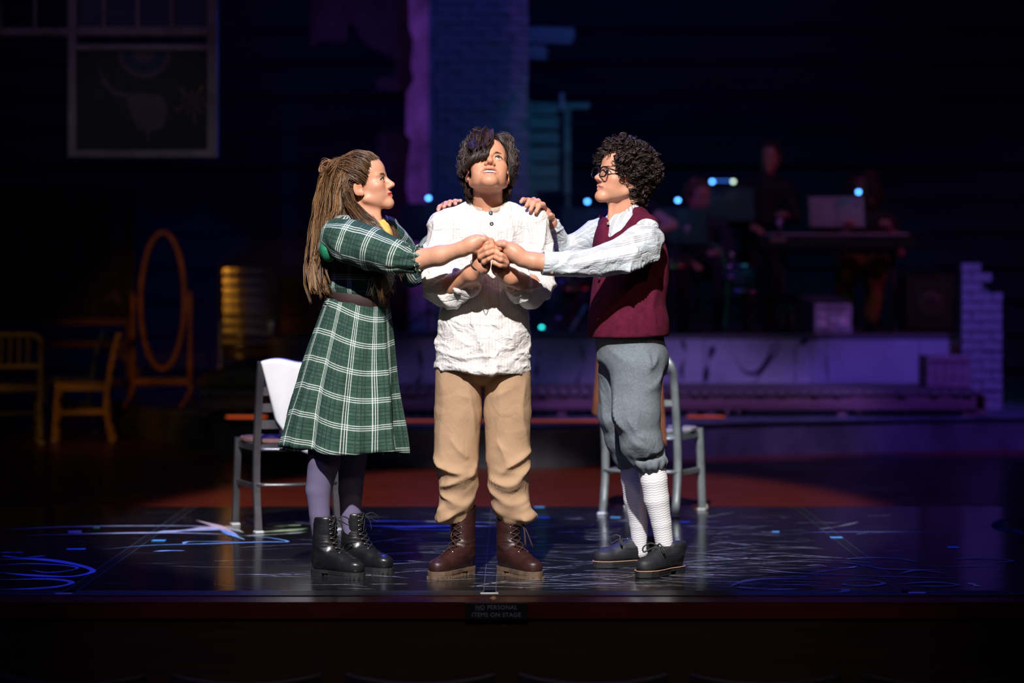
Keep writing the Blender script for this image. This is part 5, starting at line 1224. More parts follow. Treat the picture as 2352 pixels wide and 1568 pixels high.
# shirt: torso and sleeves
def sh_torso():
    S = Sdf(P(955, 880, -.30), P(1290, 440, .24), .0050)
    for px, py, Y, rx_, ry_, rz_, k_ in ((1117, 540, .025, .165, .125, .13, .04), (1112, 640, .02, .172, .130, .14, .08), (1110, 730, .01, .174, .128, .12, .08), (1110, 800, .0, .182, .132, .12, .08), (1110, 850, -.005, .186, .135, .08, .06)): S.ell(P(px, py, Y), (rx_, ry_, rz_), k=k_)
    S.cap(P(1090, 492, .03), P(1019, 519, .02), .046, .062, k=.05); S.cap(P(1150, 490, .03), P(1226, 512, .02), .046, .062, k=.05); S.ell(P(1120, 500, .02), (.085, .075, .045), k=.05)
    zc = P(0, 858, -.13)[2]; rr = np.array(Matrix.Rotation(R(3.5), 3, 'Y')); S.box((P(1110, 0, 0)[0], 0, zc - .1), (.4, .4, .1), rr, op='s', k=.004)
    S.ell((P(1110, 0, 0)[0], 0, zc - .01), (.165, .115, .05), op='s', k=.006)
    S.cap(P(1120, 440, -.03), P(1120, 482, .01), .066, .060, op='s', k=.006); S.ell(P(1121, 462, -.065), (.060, .05, .042), op='s', k=.01); S.chain(q3([(1120, 472, -.085), (1113, 494, -.095)]), [.040, .009], op='s', k=.004)
    F_ = [([(1078, 700, -.12), (1090, 750, -.135), (1112, 810, -.14), (1130, 865, -.14)], .016, .014), ([(1106, 690, -.12), (1128, 715, -.14), (1138, 738, -.14)], .022, .010), ([(1150, 700, -.12), (1142, 730, -.135), (1128, 742, -.14)], .014, .010),
          ([(1180, 720, -.12), (1165, 780, -.135), (1140, 840, -.14), (1128, 868, -.14)], .009, .016), ([(1020, 560, -.09), (1050, 590, -.12), (1085, 600, -.13)], .007, .012), ([(1215, 560, -.09), (1190, 600, -.12), (1160, 610, -.13)], .007, .012),
          ([(1060, 520, -.10), (1065, 570, -.12), (1075, 620, -.12)], .005, .010), ([(1180, 515, -.10), (1178, 570, -.12), (1170, 620, -.12)], .005, .010), ([(1010, 720, -.07), (1040, 770, -.12), (1075, 790, -.135)], .008, .012), ([(1012, 800, -.08), (1050, 815, -.12), (1090, 805, -.135)], .007, .010),
          ([(1212, 740, -.07), (1190, 790, -.12), (1160, 815, -.135)], .008, .012), ([(1214, 800, -.08), (1185, 825, -.12), (1150, 835, -.135)], .007, .010), ([(1145, 770, -.13), (1180, 765, -.12), (1212, 775, -.07)], .006, .009), ([(1008, 760, -.07), (1045, 745, -.12), (1080, 755, -.13)], .006, .009), ([(1010, 838, -.08), (1060, 845, -.13), (1100, 838, -.135)], .006, .008)]
    def disp(V):
        z = (1.147 - V[:, 2]) * 580 + 655; low = np.clip((z - 690) / 90, 0, 1); Wp = V + .03 * np.stack([vn(V * 9), vn(V * 9 + 5), vn(V * 9 + 9)], 1)
        cr = np.exp(-np.abs(vn(Wp * np.array([8, 8, 26]))) * 5); cr2 = np.exp(-np.abs(vn(Wp * np.array([20, 14, 34]) + 4)) * 5); up = np.exp(-np.abs(vn(Wp * np.array([24, 16, 5]) + 8)) * 4)
        return low * (.012 * cr + .007 * cr2) + (1 - low) * .011 * up + folds(V, F_) * 1.7 - .006
    return cloth('shirt', S, CSHIRT, PC, base, disp, lambda V: np.stack([V[:, 0] - base[0] + .02 * vn(V * 4), V[:, 2]], 1))
SHT = sh_torso()
def sleeve(pts, rad, cut, cr, seed, nm):
    def post(S):
        S.cap(cut[0], cut[1], cr, cr * 1.05, op='s', k=.006)
    def disp(V):
        Wp = V + .03 * np.stack([vn(V * 9 + seed), vn(V * 9 + 5), vn(V * 9 + 9)], 1); lowp = np.clip((P(0, 600, 0)[2] - V[:, 2]) / .08, 0, 1)
        a_ = np.exp(-np.abs(vn(Wp * np.array([22, 14, 6]) + seed)) * 4); b_ = np.exp(-np.abs(vn(Wp * np.array([9, 9, 22]) + seed)) * 4.5)
        return (1 - lowp) * .015 * a_ + lowp * (.020 * b_ + .005 * a_) - .007
    def stf(V):
        st = axis_st(V, pts); st[:, 0] *= .07; return st
    return limb(nm, pts, rad, CSHIRT, SHT, np.zeros(3) + base, .005, .04, disp, stf, post)
lpts = q3([(1022, 520, .02), (1012, 585, .0), (1012, 655, -.04), (1040, 665, -.11), (1068, 648, -.165)]); lo_ = sleeve(lpts, [.068, .072, .070, .066, .056], (P(1052, 650, -.13), P(1090, 625, -.21)), .050, 0, 'sleeve')
rpts = q3([(1222, 520, .02), (1232, 585, .0), (1234, 650, -.04), (1216, 668, -.11), (1192, 655, -.165)]); ro_ = sleeve(rpts, [.068, .070, .066, .062, .054], (P(1210, 654, -.12), P(1170, 634, -.21)), .048, 5, 'sleeve')
for o_ in (lo_, ro_): o_.location = (0, 0, 0)
def cuffroll(c_, ax, r_, th, nm):
    ax = np.array(ax, float); ax /= np.linalg.norm(ax); x = np.cross(ax, (0, 0, 1.0)); x /= np.linalg.norm(x); y = np.cross(x, ax); n = 40
    pts = [c_ + (x * math.cos(t) + y * math.sin(t)) * r_ * (1 + .06 * math.sin(5 * t + r_ * 99)) + ax * .008 * math.sin(3 * t) for t in np.linspace(0, 2 * math.pi, n + 1)]
    MB().tube(pts, [th * (1 + .25 * math.sin(i * 1.3)) for i in range(n + 1)], 10, caps=False, ref=tuple(ax)).build(nm, CSHIRT, SHT, base, smooth=True, st=np.stack([np.linspace(0, .5, (n + 1) * 10), np.zeros((n + 1) * 10)], 1))
cuffroll(P(1066, 645, -.165), P(1095, 620, -.25) - P(1040, 655, -.13), .050, .013, 'rolled_cuff'); cuffroll(P(1193, 650, -.165), P(1150, 622, -.25) - P(1214, 657, -.13), .049, .013, 'rolled_cuff')
# collar band and buttons
pts = []
for t in np.linspace(0, 1, 41):
    a = R(8 + 336 * t); e = P(1120, 472, .008) + np.array([.076 * math.sin(a), -.082 * math.cos(a), .0]); e[2] = P(0, 490, 0)[2] + .030 * (1 - math.cos(a)) * 1.0; pts.append(e)
V = []; F = []
for i, e in enumerate(pts):
    rd = (e - P(1121, 472, .01)); rd[2] = 0; rd /= np.linalg.norm(rd)
    for (dz, dr) in ((-.019, .006), (.019, -.004), (.019, -.0075), (-.019, .002)): V.append(e + np.array([0, 0, dz]) + rd * dr)
for i in range(40):
    for j in range(4): F.append([i * 4 + j, i * 4 + (j + 1) % 4, i * 4 + 4 + (j + 1) % 4, i * 4 + 4 + j])
F += [[0, 1, 2, 3], [160, 161, 162, 163]]
MB().add(V, F).build('collar', TANST, SHT, base, smooth=True, st=np.array([[v_[0] * 1.0, v_[2]] for v_ in V]))
MB().box((-.011, -.003, -.10), (.011, .003, .0)).build('placket', CSHIRT, SHT) if False else None
btm = mat('button_dark', (.045, .04, .045), .25)
for px, py, Y in ((1127, 488, -.078), (1129, 513, -.113)):
    MB().lathe([(.0075, 0), (.0078, .002), (.006, .004), (.0035, .003), (.0005, .003)], c=tuple(surf_y(SHT, base, px, py, Y, .010) + np.array([0, .001, 0])), sides=16, M=Matrix.Rotation(R(80), 4, 'X')).build('button', btm, SHT, base, smooth=True)
# trousers
S = Sdf(P(980, 1225, -.24), P(1250, 790, .24), .0050)
S.ell(P(1110, 830, .0), (.170, .120, .10), k=.03)
S.chain(q3([(1054, 850, .0), (1052, 950, .0), (1048, 1050, -.01), (1053, 1110, -.01), (1049, 1155, -.005), (1046, 1176, -.005)]), [.093, .093, .088, .081, .073, .062], k=.008)
S.chain(q3([(1166, 850, .0), (1166, 950, .0), (1166, 1050, -.01), (1168, 1110, -.01), (1174, 1155, -.005), (1180, 1178, -.005)]), [.093, .093, .086, .083, .079, .064], k=.008)
S.chain(q3([(1090, 870, -.13), (1108, 930, -.12), (1110, 985, -.11)]), .016, k=.03, op='s')
S.cap(P(1006, 1190, -.03), P(1020, 1180, -.05), .016, .024, k=.05); S.cap(P(1228, 1188, -.03), P(1212, 1184, -.05), .014, .022, k=.05)
S.box(P(1110, 780, 0), (.4, .4, .05), op='s', k=.003)
for a, b in ((1048, 1195), (1178, 1205)): S.cap(P(a, b + 30, 0), P(a, b - 5, 0), .052, .045, op='s', k=.006)
FT = [([(1000, 1052, -.04), (1022, 1074, -.09), (1050, 1085, -.10), (1072, 1080, -.10)], .026, .014), ([(1072, 1080, -.10), (1064, 1100, -.10), (1066, 1125, -.10)], .014, .010), ([(1000, 1118, -.05), (1035, 1112, -.09), (1066, 1098, -.10), (1100, 1086, -.06)], .020, .013),
      ([(1006, 1128, -.05), (1040, 1152, -.09), (1068, 1162, -.09), (1098, 1142, -.05)], .024, .012), ([(1000, 1175, -.06), (1020, 1160, -.09), (1062, 1172, -.09)], .014, .010), ([(1004, 1198, -.05), (1035, 1185, -.08), (1070, 1170, -.08)], .016, .010), ([(1100, 1060, -.05), (1085, 1085, -.08), (1072, 1110, -.10)], .014, .012),
      ([(1218, 1030, -.03), (1195, 1052, -.08), (1165, 1075, -.10), (1140, 1100, -.10)], .018, .014), ([(1216, 1062, -.04), (1200, 1088, -.08), (1185, 1110, -.10), (1160, 1115, -.10), (1124, 1098, -.06)], .026, .014), ([(1122, 1120, -.05), (1150, 1150, -.09), (1185, 1162, -.10), (1220, 1140, -.05)], .020, .013),
      ([(1190, 1178, -.09), (1210, 1165, -.08), (1226, 1150, -.04)], .018, .010), ([(1126, 1165, -.05), (1160, 1192, -.09), (1200, 1192, -.08), (1232, 1182, -.04)], .022, .012), ([(1140, 1010, -.09), (1155, 1035, -.095), (1165, 1070, -.10)], .008, .012), ([(1035, 1005, -.09), (1055, 1035, -.095), (1075, 1055, -.09)], .009, .012),
      ([(1010, 860, -.07), (1015, 930, -.085), (1008, 1010, -.07)], .005, .014), ([(1145, 870, -.10), (1150, 950, -.09), (1140, 1010, -.09)], .005, .012), ([(1205, 870, -.06), (1200, 950, -.08), (1212, 1020, -.05)], .006, .014), ([(1075, 880, -.09), (1085, 940, -.08), (1090, 1000, -.06)], .006, .010), ([(1112, 905, -.08), (1085, 915, -.09), (1050, 905, -.09)], .004, .010), ([(1120, 920, -.08), (1150, 905, -.09), (1190, 880, -.08)], .005, .012)]
def disp(V):
    Wp = V + .03 * np.stack([vn(V * 7), vn(V * 7 + 5), vn(V * 7 + 9)], 1); z = (1.147 - V[:, 2]) * 580 + 655; low = np.clip((z - 1030) / 80, 0, 1)
    return folds(V, FT) * 1.75 - .006 * low + (.0015 + .004 * low) * np.exp(-np.abs(vn(Wp * np.array([9, 9, 13]))) * 4)
TR = cloth('trousers', S, KHAKI, PC, base, disp)
def wristcord():
    n = 24; c0 = P(1098, 610, -.283); ax = P(1106, 600, -.29) - P(1085, 628, -.255); ax /= np.linalg.norm(ax); x = np.cross(ax, (0, 0, 1.0)); x /= np.linalg.norm(x); y = np.cross(x, ax)
    MB().tube([c0 + (x * math.cos(t) + y * math.sin(t)) * .0325 for t in np.linspace(0, 2 * math.pi, n)], .0016, 6, caps=False, ref=tuple(ax)).build('wrist_cord', LACE, PC, base, smooth=True)
    MB().tube(spline(q3([(1097, 615, -.31), (1102, 630, -.312), (1106, 637, -.312), (1110, 630, -.312), (1111, 622, -.312)]), 12), .0015, 6).build('cord_tail', LACE, PC, base, smooth=True)
wristcord()
def bootC(heel, dirv): return boot(PC, base, heel, math.degrees(math.atan2(dirv[1], dirv[0])), .285, .047, .275, BROWNL, SOLET, LACEB, .030, .050, True, 8, False)
b1 = bootC((-.160, .054), (-.53, -.85)); b2 = bootC((-.046, .054), (.53, -.85))
MB().tube(spline(q3([(1197, 1198, -.06), (1204, 1215, -.065), (1207, 1255, -.065)]), 8), .0042, 6, flat=.4).build('lace_end', LACEB, PC, base, smooth=True); MB().tube(spline(q3([(1199, 1198, -.06), (1212, 1225, -.065), (1224, 1258, -.065)]), 8), .003, 6, flat=.4).build('lace_end', LACEB, PC, base, smooth=True)
# hair
DK = (.014, .0075, .006); LT = (.085, .045, .032)
part_x = .014
def ok(p): return p[2] > (.090 if p[1] < -.045 else (.045 if p[1] < -.02 else (.0 if p[1] < .03 else -.055))) 
r0 = scalp_roots(450, ok); left = r0[:, 0] < part_x
v0 = np.stack([np.where(left, -1.0, 1.0) * (.8 + .3 * RNG.random(len(r0))), np.where(r0[:, 1] < -.02, -.25, .2), .45 + 0 * r0[:, 0]], 1); v0[r0[:, 1] > .04, 1] = .7
off = .008 + .020 * RNG.random(len(r0)); bk = r0[:, 1] > .045; Ln = np.clip((r0[:, 2] + np.where(bk, .085, .012)) * 1.18 + .012, .022, .22) + .022 * RNG.random(len(r0)); Ln = Ln + np.where(np.abs(r0[:, 0] - part_x) < .03, .03, 0)
Gv = np.stack([np.zeros(len(r0)), np.where(r0[:, 1] < .0, .9, 1.0), -16 * np.ones(len(r0))], 1)
pp = sim(r0, v0, Ln, 20, Gv, off, ((0, .004, .012), (.074, .100, .112)), .14, 14, .15)
pp = curls(pp, .0015 + .003 * RNG.random(len(pp)), 40 + 30 * RNG.random(len(pp)), RNG.random(len(pp)) * 6)
pp = pp[~((pp[..., 1] < .04) & (pp[..., 2] < -.055) & (np.abs(pp[..., 0]) < .070)).any(1)]; st1 = clump(pp, 9, .0058, .55, .0012)
# curtain lock sweeping over the left eye
n = 70; t = np.linspace(0, 1.35, n)[:, None]
rt = np.array([[.016, -.062, .100]]) + np.array([[-.05, .03, .006]]) * t; ctrl = np.stack([rt, rt + np.array([[-.006, -.030, .020]]), rt * np.array([1, 1, 0]) + np.array([[-.004, -.050, .062]]) - np.array([[.018, -.004, 0]]) * t, np.array([[-.006, -.116, .028]]) - np.array([[.040, -.018, .004]]) * t, np.array([[-.008, -.118, -.002]]) - np.array([[.052, -.030, .010]]) * t, np.array([[-.014, -.114, -.016]]) - np.array([[.056, -.045, .014]]) * t], 1)
ctrl += RNG.normal(size=ctrl.shape) * .0022; st2 = clump(spline(ctrl, 20), 10, .0036, .5)
ctrl = np.stack([np.array([[.018, -.062, .100]]) + np.array([[.03, .03, -.004]]) * t, np.array([[.034, -.082, .100]]) + np.array([[.02, .03, .004]]) * t, np.array([[.064, -.070, .058]]) + np.array([[.014, .04, .02]]) * t, np.array([[.078, -.046, .012]]) + np.array([[.012, .04, .01]]) * t, np.array([[.080, -.036, -.020]]) + np.array([[.014, .05, -.02]]) * t], 1)
ctrl += RNG.normal(size=ctrl.shape) * .003; st3 = clump(spline(ctrl, 20), 11, .004, .6)
rb = scalp_roots(130, lambda p: p[1] > .04 and p[2] < .06 and p[2] > -.05); pb = sim(rb, np.stack([rb[:, 0] * 3, .4 + 0 * rb[:, 0], -.6 + 0 * rb[:, 0]], 1), .075 + .03 * RNG.random(len(rb)), 16, np.tile(np.array([0, .0, -12.0]), (len(rb), 1)), .012 + .014 * RNG.random(len(rb)), ((0, .004, -.03), (.074, .098, .14)), .4, 20, .2); pb = pb[((pb[..., 1] > .03) | (np.abs(pb[..., 0]) > .072)).all(1)]; st4 = clump(pb, 10, .0055, .5)
cap = cap_mesh(Mh, Ch, sc, lambda S: (S.ell((0, .016, .040), (.082, .106, .092)), S.ell((0, -.080, -.015), (.070, .085, .095), op='s', k=.02), S.ell((0, .05, -.03), (.066, .065, .07), k=.03), S.ell((0, -.03, -.085), (.11, .095, .075), op='s', k=.02)), DK)
hair_obj(PC, base, [(q, .00085, mixcol(DK, LT, len(q), 1.2), False) for q in (st1, st2, st3, st4)], Mh, Ch, sc, cap)
# ------------------------------------------------------------------ woman in green plaid
base = np.array([P(790, 0, 0)[0], 0.0, 0.0])
PG = empty('person', base, 'woman in a green plaid dress with long half-tied hair', 'person')
SKg = (.66, .325, .205)
Mh = rot(82, 15, 0); Ch = P(836, 424, .02); sc = .99
S = Sdf(Ch + np.array([-.14, -.13, -.20]), Ch + np.array([.15, .13, .15]), .0027).frame(Mh, Ch, sc); head_sdf(S, 'closed', 1.12, .95, True)
S.frame(); S.cap(Ch + Mh @ np.array([0, .022, -.05]), P(845, 520, .02), .046, .054, k=.02); S.cap(P(862, 470, .0), P(868, 510, .0), .012, .014, k=.03)
V, Q = S.mesh(1); L = ((V - Ch) @ Mh) / sc
parts = [(V, Q, face_paint(L, SKg, (.60, .045, .055), (.035, .018, .012), 'closed', .8, (.008, .005, .005), .0052, (.22, .09, .065), .0044))]
def near_arm(S):
    S.chain(q3([(900, 590, -.22), (955, 597, -.25), (1010, 587, -.29), (1064, 571, -.325)]), [.046, .042, .036, .027], k=.02)
    S.chain(q3([(1064, 571, -.325), (1082, 562, -.335), (1098, 553, -.340)]), [.026, .027, .024], k=.02); S.ell(P(1088, 557, -.325), (.034, .030, .022), np.array(Matrix.Rotation(R(-28), 3, 'Y')), k=.02)
    S.chain(q3([(1098, 547, -.350), (1112, 549, -.350), (1123, 556, -.335), (1124, 566, -.315)]), [.0115, .0105, .0095, .009], k=.007)
    S.chain(q3([(1097, 547, -.330), (1113, 546.5, -.330), (1126, 553, -.318), (1128, 564, -.30)]), [.0118, .0105, .0095, .0088], k=.006)
    S.chain(q3([(1096, 548, -.310), (1112, 547, -.308), (1124, 556, -.295), (1126, 568, -.285)]), [.0112, .010, .009, .0085], k=.006)
    S.chain(q3([(1094, 550, -.29), (1108, 550, -.288), (1118, 560, -.28)]), [.010, .009, .008], k=.006)
    S.chain(q3([(1080, 573, -.345), (1092, 576, -.335), (1100, 578, -.320)]), [.013, .011, .009], k=.008)
parts.append(fistmesh(P(885, 660, -.42), P(1150, 520, -.12), near_arm, .0022, SKg))
def far_hand(S):
    S.chain(q3([(962, 612, .26), (1000, 548, .24), (1018, 490, .19)]), [.034, .032, .026], k=.02); S.ell(P(1020, 480, .15), (.032, .045, .022), k=.02)
    S.chain(q3([(1012, 474, .12), (1010, 475, .09), (1007, 483, .055)]), [.010, .009, .0078], k=.006)
    S.chain(q3([(1018, 470, .12), (1024, 467, .085), (1020, 475, .045)]), [.010, .0092, .008], k=.006)
    S.chain(q3([(1026, 468, .12), (1034, 464, .085), (1032, 471, .045)]), [.010, .0094, .008], k=.006)
    S.chain(q3([(1036, 468, .12), (1046, 462, .085), (1046, 468, .045)]), [.010, .0092, .008], k=.006)
    S.chain(q3([(1040, 472, .13), (1052, 463, .10), (1058, 461, .07)]), [.010, .009, .008], k=.006)
parts.append(fistmesh(P(930, 660, .0), P(1075, 440, .34), far_hand, .0024, SKg))
S = Sdf((-.85, -.28, .05), (-.28, .34, 1.5), .014)
S.cap(P(832, 570, .02), P(815, 790, .02), .08, .09, k=.03); S.cap(P(845, 500, .02), P(835, 570, .02), .04, .05, k=.03); S.cap(P(795, 535, -.09), P(872, 530, .14), .03, k=.03); S.chain(q3([(795, 550, -.14), (905, 590, -.225)]), [.03, .035], k=.02); S.chain(q3([(885, 525, .17), (950, 610, .26)]), [.04, .036], k=.02)
for pts_ in (q3([(785, 820, -.03), (748, 1010, -.04), (731, 1125, -.045), (739, 1230, -.045)]), q3([(825, 820, .10), (812, 1010, .10), (805, 1125, .11), (810, 1230, .09)])): S.chain(pts_, [.075, .05, .034, .026], k=.03)
V, Q = S.mesh(1); parts.append((V, Q, np.tile(np.array(SKg), (len(V), 1))))
V, Q, c_ = joinm(parts); link('body', np_mesh('body', V - base, Q, True, c_), SKIN, PG); eyes(PG, base, Mh, Ch, sc, (.0, -1, -.02), (.10, .13, .10))
# tights
tp_ = [q3([(748, 1010, -.04), (744, 1060, -.045), (731, 1125, -.045), (734, 1180, -.045), (739, 1230, -.045)]), q3([(812, 1010, .10), (809, 1060, .11), (805, 1125, .11), (806, 1180, .10), (810, 1230, .09)])]
for i, t_ in enumerate(tp_): limb('tights', t_, [.070, .064, .050, .041, .038] if i == 0 else [.062, .057, .048, .042, .038], TIGHT, PG, base, .006, .03, None, None)
# skirt
NA, NR = 180, 44
rings = [(686, 822, .020, .122, .100), (720, 817, .020, .136, .112), (800, 806, .015, .165, .135), (870, 798, .01, .190, .155), (950, 790, .005, .217, .178), (1036, 784, .0, .243, .200)]
ry = np.array([r_[0] for r_ in rings]); V = []; st = []
for j in range(NR):
    y = 686 + (1036 - 686) * j / (NR - 1); f = j / (NR - 1); cx_ = np.interp(y, ry, [r_[1] for r_ in rings]); cy_ = np.interp(y, ry, [r_[2] for r_ in rings]); rx_ = np.interp(y, ry, [r_[3] for r_ in rings]); rr = np.interp(y, ry, [r_[4] for r_ in rings])
    for i in range(NA):
        a = 2 * math.pi * i / NA
        fold = f * (.016 * math.sin(7 * a + .6) + .012 * math.sin(11 * a + 2.2) + .007 * math.sin(19 * a + 1)) + .006 * f * math.sin(5 * a + 9 * f)
        tilt = (10 * math.cos(a) * (1 - .3 * f) - 6 * math.sin(a) * f * -1) + 7 * f * math.sin(3 * a)
        q = P(cx_ + 0, y + tilt, 0); V.append((q[0] + (rx_ + fold) * math.cos(a), cy_ + (rr + fold) * math.sin(a), q[2]))
        st.append((a * (.165 + .00 * f), -(y - 686) / 580 - .02 * math.sin(2 * a + .4)))
F = [[j * NA + i, j * NA + (i + 1) % NA, (j + 1) * NA + (i + 1) % NA, (j + 1) * NA + i] for j in range(NR - 1) for i in range(NA)]
V = np.array(V); o = link('skirt', np_mesh('skirt', V - base, F, True, None, np.array(st)), PLAID, PG)
md = o.modifiers.new('thick', 'SOLIDIFY'); md.thickness = .003
# bodice
S = Sdf(P(715, 715, -.30), P(950, 470, .30), .005)
S.ell(P(822, 562, .02), (.130, .125, .135), k=.05); S.ell(P(868, 592, -.035), (.058, .075, .060), k=.05); S.ell(P(874, 592, .06), (.052, .07, .058), k=.05); S.ell(P(819, 655, .02), (.115, .10, .10), k=.06); S.cap(P(790, 524, -.11), P(876, 522, .16), .045, k=.05); S.ell(P(858, 640, -.03), (.07, .07, .06), k=.05)
S.cap(P(848, 470, .01), P(850, 506, .01), .062, .050, op='s', k=.01); S.box(P(820, 712, .02), (.3, .3, .035), op='s', k=.004)
def bst(V): st = axis_st(V, [P(822, 480, .02), P(818, 700, .02)]); st[:, 0] *= .13; return st
def bdisp(V): return .004 * ridge(np.stack([V[:, 0] * 10, V[:, 1] * 8, V[:, 2] * 26], 1), 2)
BOD = cloth('bodice', S, PLAID, PG, base, bdisp, bst)
def slpost(S):
    c_ = P(953, 596, -.25); ax = P(953, 596, -.25) - P(900, 586, -.235)
def sdisp(V):
    t = np.clip((V[:, 0] - P(880, 0, -.22)[0]) / .12, 0, 1); an = np.arctan2(V[:, 2] - P(0, 592, -.24)[2], V[:, 1] + .24)
    return t * .006 * np.sin(an * 11) + .005 * ridge(np.stack([V[:, 0] * 9, V[:, 1] * 12, V[:, 2] * 16 + V[:, 0] * 8], 1), 2)
npts = q3([(778, 545, -.13), (800, 553, -.165), (850, 572, -.20), (900, 588, -.235), (940, 595, -.248), (953, 596, -.25)])
limb('sleeve', npts, [.070, .082, .082, .068, .052, .046], PLAID, BOD, base, .0048, .04, sdisp, straight_st(npts, .075))
def ruffle(c_, ax, r_, nm, m_):
    ax = np.array(ax, float); ax /= np.linalg.norm(ax); x = np.cross(ax, (0, 0, 1.0)); x /= np.linalg.norm(x); y = np.cross(x, ax); n = 120; V = []; st = []
    for k_, (off_, rr) in enumerate(((-.018, r_ * 1.10), (-.006, r_ * .98), (.004, r_ * 1.0), (.016, r_ * 1.12))):
        for i in range(n):
            t = 2 * math.pi * i / n; w_ = 1 + (.09 if k_ in (0, 3) else .04) * math.sin(t * 17 + k_); V.append(c_ + ax * off_ + (x * math.cos(t) + y * math.sin(t)) * rr * w_); st.append((t * r_ * 2.2, off_ * 3))
    F = [[k_ * n + i, k_ * n + (i + 1) % n, (k_ + 1) * n + (i + 1) % n, (k_ + 1) * n + i] for k_ in range(3) for i in range(n)]
    o = link(nm, np_mesh(nm, np.array(V) - base, F, True, None, np.array(st)), m_, BOD); md = o.modifiers.new('t', 'SOLIDIFY'); md.thickness = .003
ruffle(P(954, 596, -.25), P(1000, 590, -.28) - P(920, 592, -.24), .0475, 'ruffled_cuff', PLAID)
fpts = q3([(884, 532, .17), (915, 575, .225), (945, 618, .265), (966, 612, .27), (992, 566, .255)])
limb('sleeve', fpts, [.060, .066, .066, .060, .045], PLAID, BOD, base, .0055, .04, lambda V: .006 * ridge(V * 14, 2), 'axis')
# belt, sash end, collar, underarm panel
n = 72; V = []
for k_, (yy, gr) in enumerate(((676, 1.0), (680, 1.03), (700, 1.035), (704, 1.0))):
    for i in range(n):
        a = 2 * math.pi * i / n; q = P(821, yy + 9 * math.cos(a), 0); V.append((q[0] + .1235 * gr * math.cos(a), .02 + .104 * gr * math.sin(a), q[2]))
F = [[k_ * n + i, (k_ + 1) * n + i, (k_ + 1) * n + (i + 1) % n, k_ * n + (i + 1) % n] for k_ in range(3) for i in range(n)]
BELT = mat('brown_sash', (.026, .0075, .0055), .7, var=.25, vs=12, bump=.2, bs=50, stretch=(1, 1, 5))
link('belt', np_mesh('belt', np.array(V) - base, F), BELT, PG)
yel = mat('yellow_cotton', (.80, .47, .12), .8, var=.12, vs=20)
S = Sdf(P(780, 570, -.16), P(920, 470, .20), .0045)
S.cap(P(834, 524, .0), P(848, 522, .04), .072, .072, k=.02); S.cap(P(836, 494, .01), P(848, 530, .01), .058, .060, k=.02); S.ell(P(874, 545, -.02), (.05, .07, .06), k=.03)
S.cap(P(856, 440, .01), P(858, 512, .01), .070, .056, op='s', k=.004)
cloth('collar', S, yel, PG, base, lambda V: .003 * fbm(V * 30, 2))
for s in (-1, 1):
    c0 = P(880, 512, .0 + s * .018); v = [c0 + np.array(q) for q in ((0, 0, .016), (.022, s * .006, -.004), (.030, s * -.004, -.022), (.004, s * .018, -.024), (-.018, s * .024, .004))]
    MB().add(v + [q - np.array([.004, 0, .004]) for q in v], [[0, 1, 2, 3, 4], [9, 8, 7, 6, 5]] + [[i, 5 + i, 5 + (i + 1) % 5, (i + 1) % 5] for i in range(5)]).build('collar_point', yel, PG, base)
yoke = mat('grey_yoke', (.23, .21, .21), .85, var=.2, vs=60)
S = Sdf(P(700, 620, -.26), P(850, 470, .10), .005); S.chain(q3([(818, 503, -.085), (782, 512, -.11), (757, 535, -.10), (747, 570, -.07)]), [.022, .028, .034, .030], k=.01); cloth('yoke', S, yoke, PG, base, lambda V: .002 * fbm(V * 30, 2))
S = Sdf(P(700, 620, -.26), P(800, 530, .05), .005); S.ell(P(755, 572, -.11), (.034, .06, .052), k=.01); cloth('underarm_gusset', S, mat('emerald_cotton', (.012, .20, .095), .7, var=.15), PG, base, lambda V: .003 * ridge(V * 18, 2))
bootG = lambda h_: boot(PG, base, h_, -38, .265, .045, .235, LEATH, SOLEB, LACE, .027, .043, True, 8, True)
bootG((-.786, -.022)); bootG((-.683, .137))
# hair
A1 = (.030, .017, .011); A2 = (.20, .098, .042); A3 = (.42, .215, .085)
Kn = np.array([0, .108, .092])
def hl(p): return p[2] > (.072 if p[1] < -.06 else (.045 if p[1] < -.03 else (.0 if p[1] < .02 else -.03)))
r0 = scalp_roots(420, hl)
hlc = spline(np.array([[0, -.080, .088], [.026, -.076, .084], [.050, -.056, .068], [.062, -.040, .042], [.067, -.026, .014], [.071, -.004, .004]]), 90); hlr = np.concatenate([hlc, hlc * np.array([-1, 1, 1])]); hlr = np.concatenate([hlr, hlr]) + RNG.normal(size=(360, 3)) * .0025
r0 = np.concatenate([r0, hlr]); up = r0 / np.linalg.norm(r0 - np.array([0, .012, .02]), axis=1)[:, None]
def hug(p, off): c0 = np.array([0, .012, .035]); rr = np.array([.073, .097, .083])[None] + off[:, None]; k_ = np.linalg.norm((p - c0) / rr, axis=1); m_ = k_ < 1; p = p.copy(); p[m_] = c0 + (p[m_] - c0) / k_[m_][:, None]; return p
off = .006 + .012 * RNG.random(len(r0)); segs = []
K_ = Kn + RNG.normal(size=r0.shape) * .010
for t in np.linspace(0, 1, 9): segs.append(hug(r0 * (1 - t) + K_ * t + np.array([0, 0, .015]) * math.sin(math.pi * t), off * (1 if t > 0 else .3)))
pa = spline(np.stack(segs, 1), 18); pa = curls(pa, .0015 + .0025 * RNG.random(len(pa)), 60 + 30 * RNG.random(len(pa)), RNG.random(len(pa)) * 6); s1 = clump(pa, 5, .0030, .7)
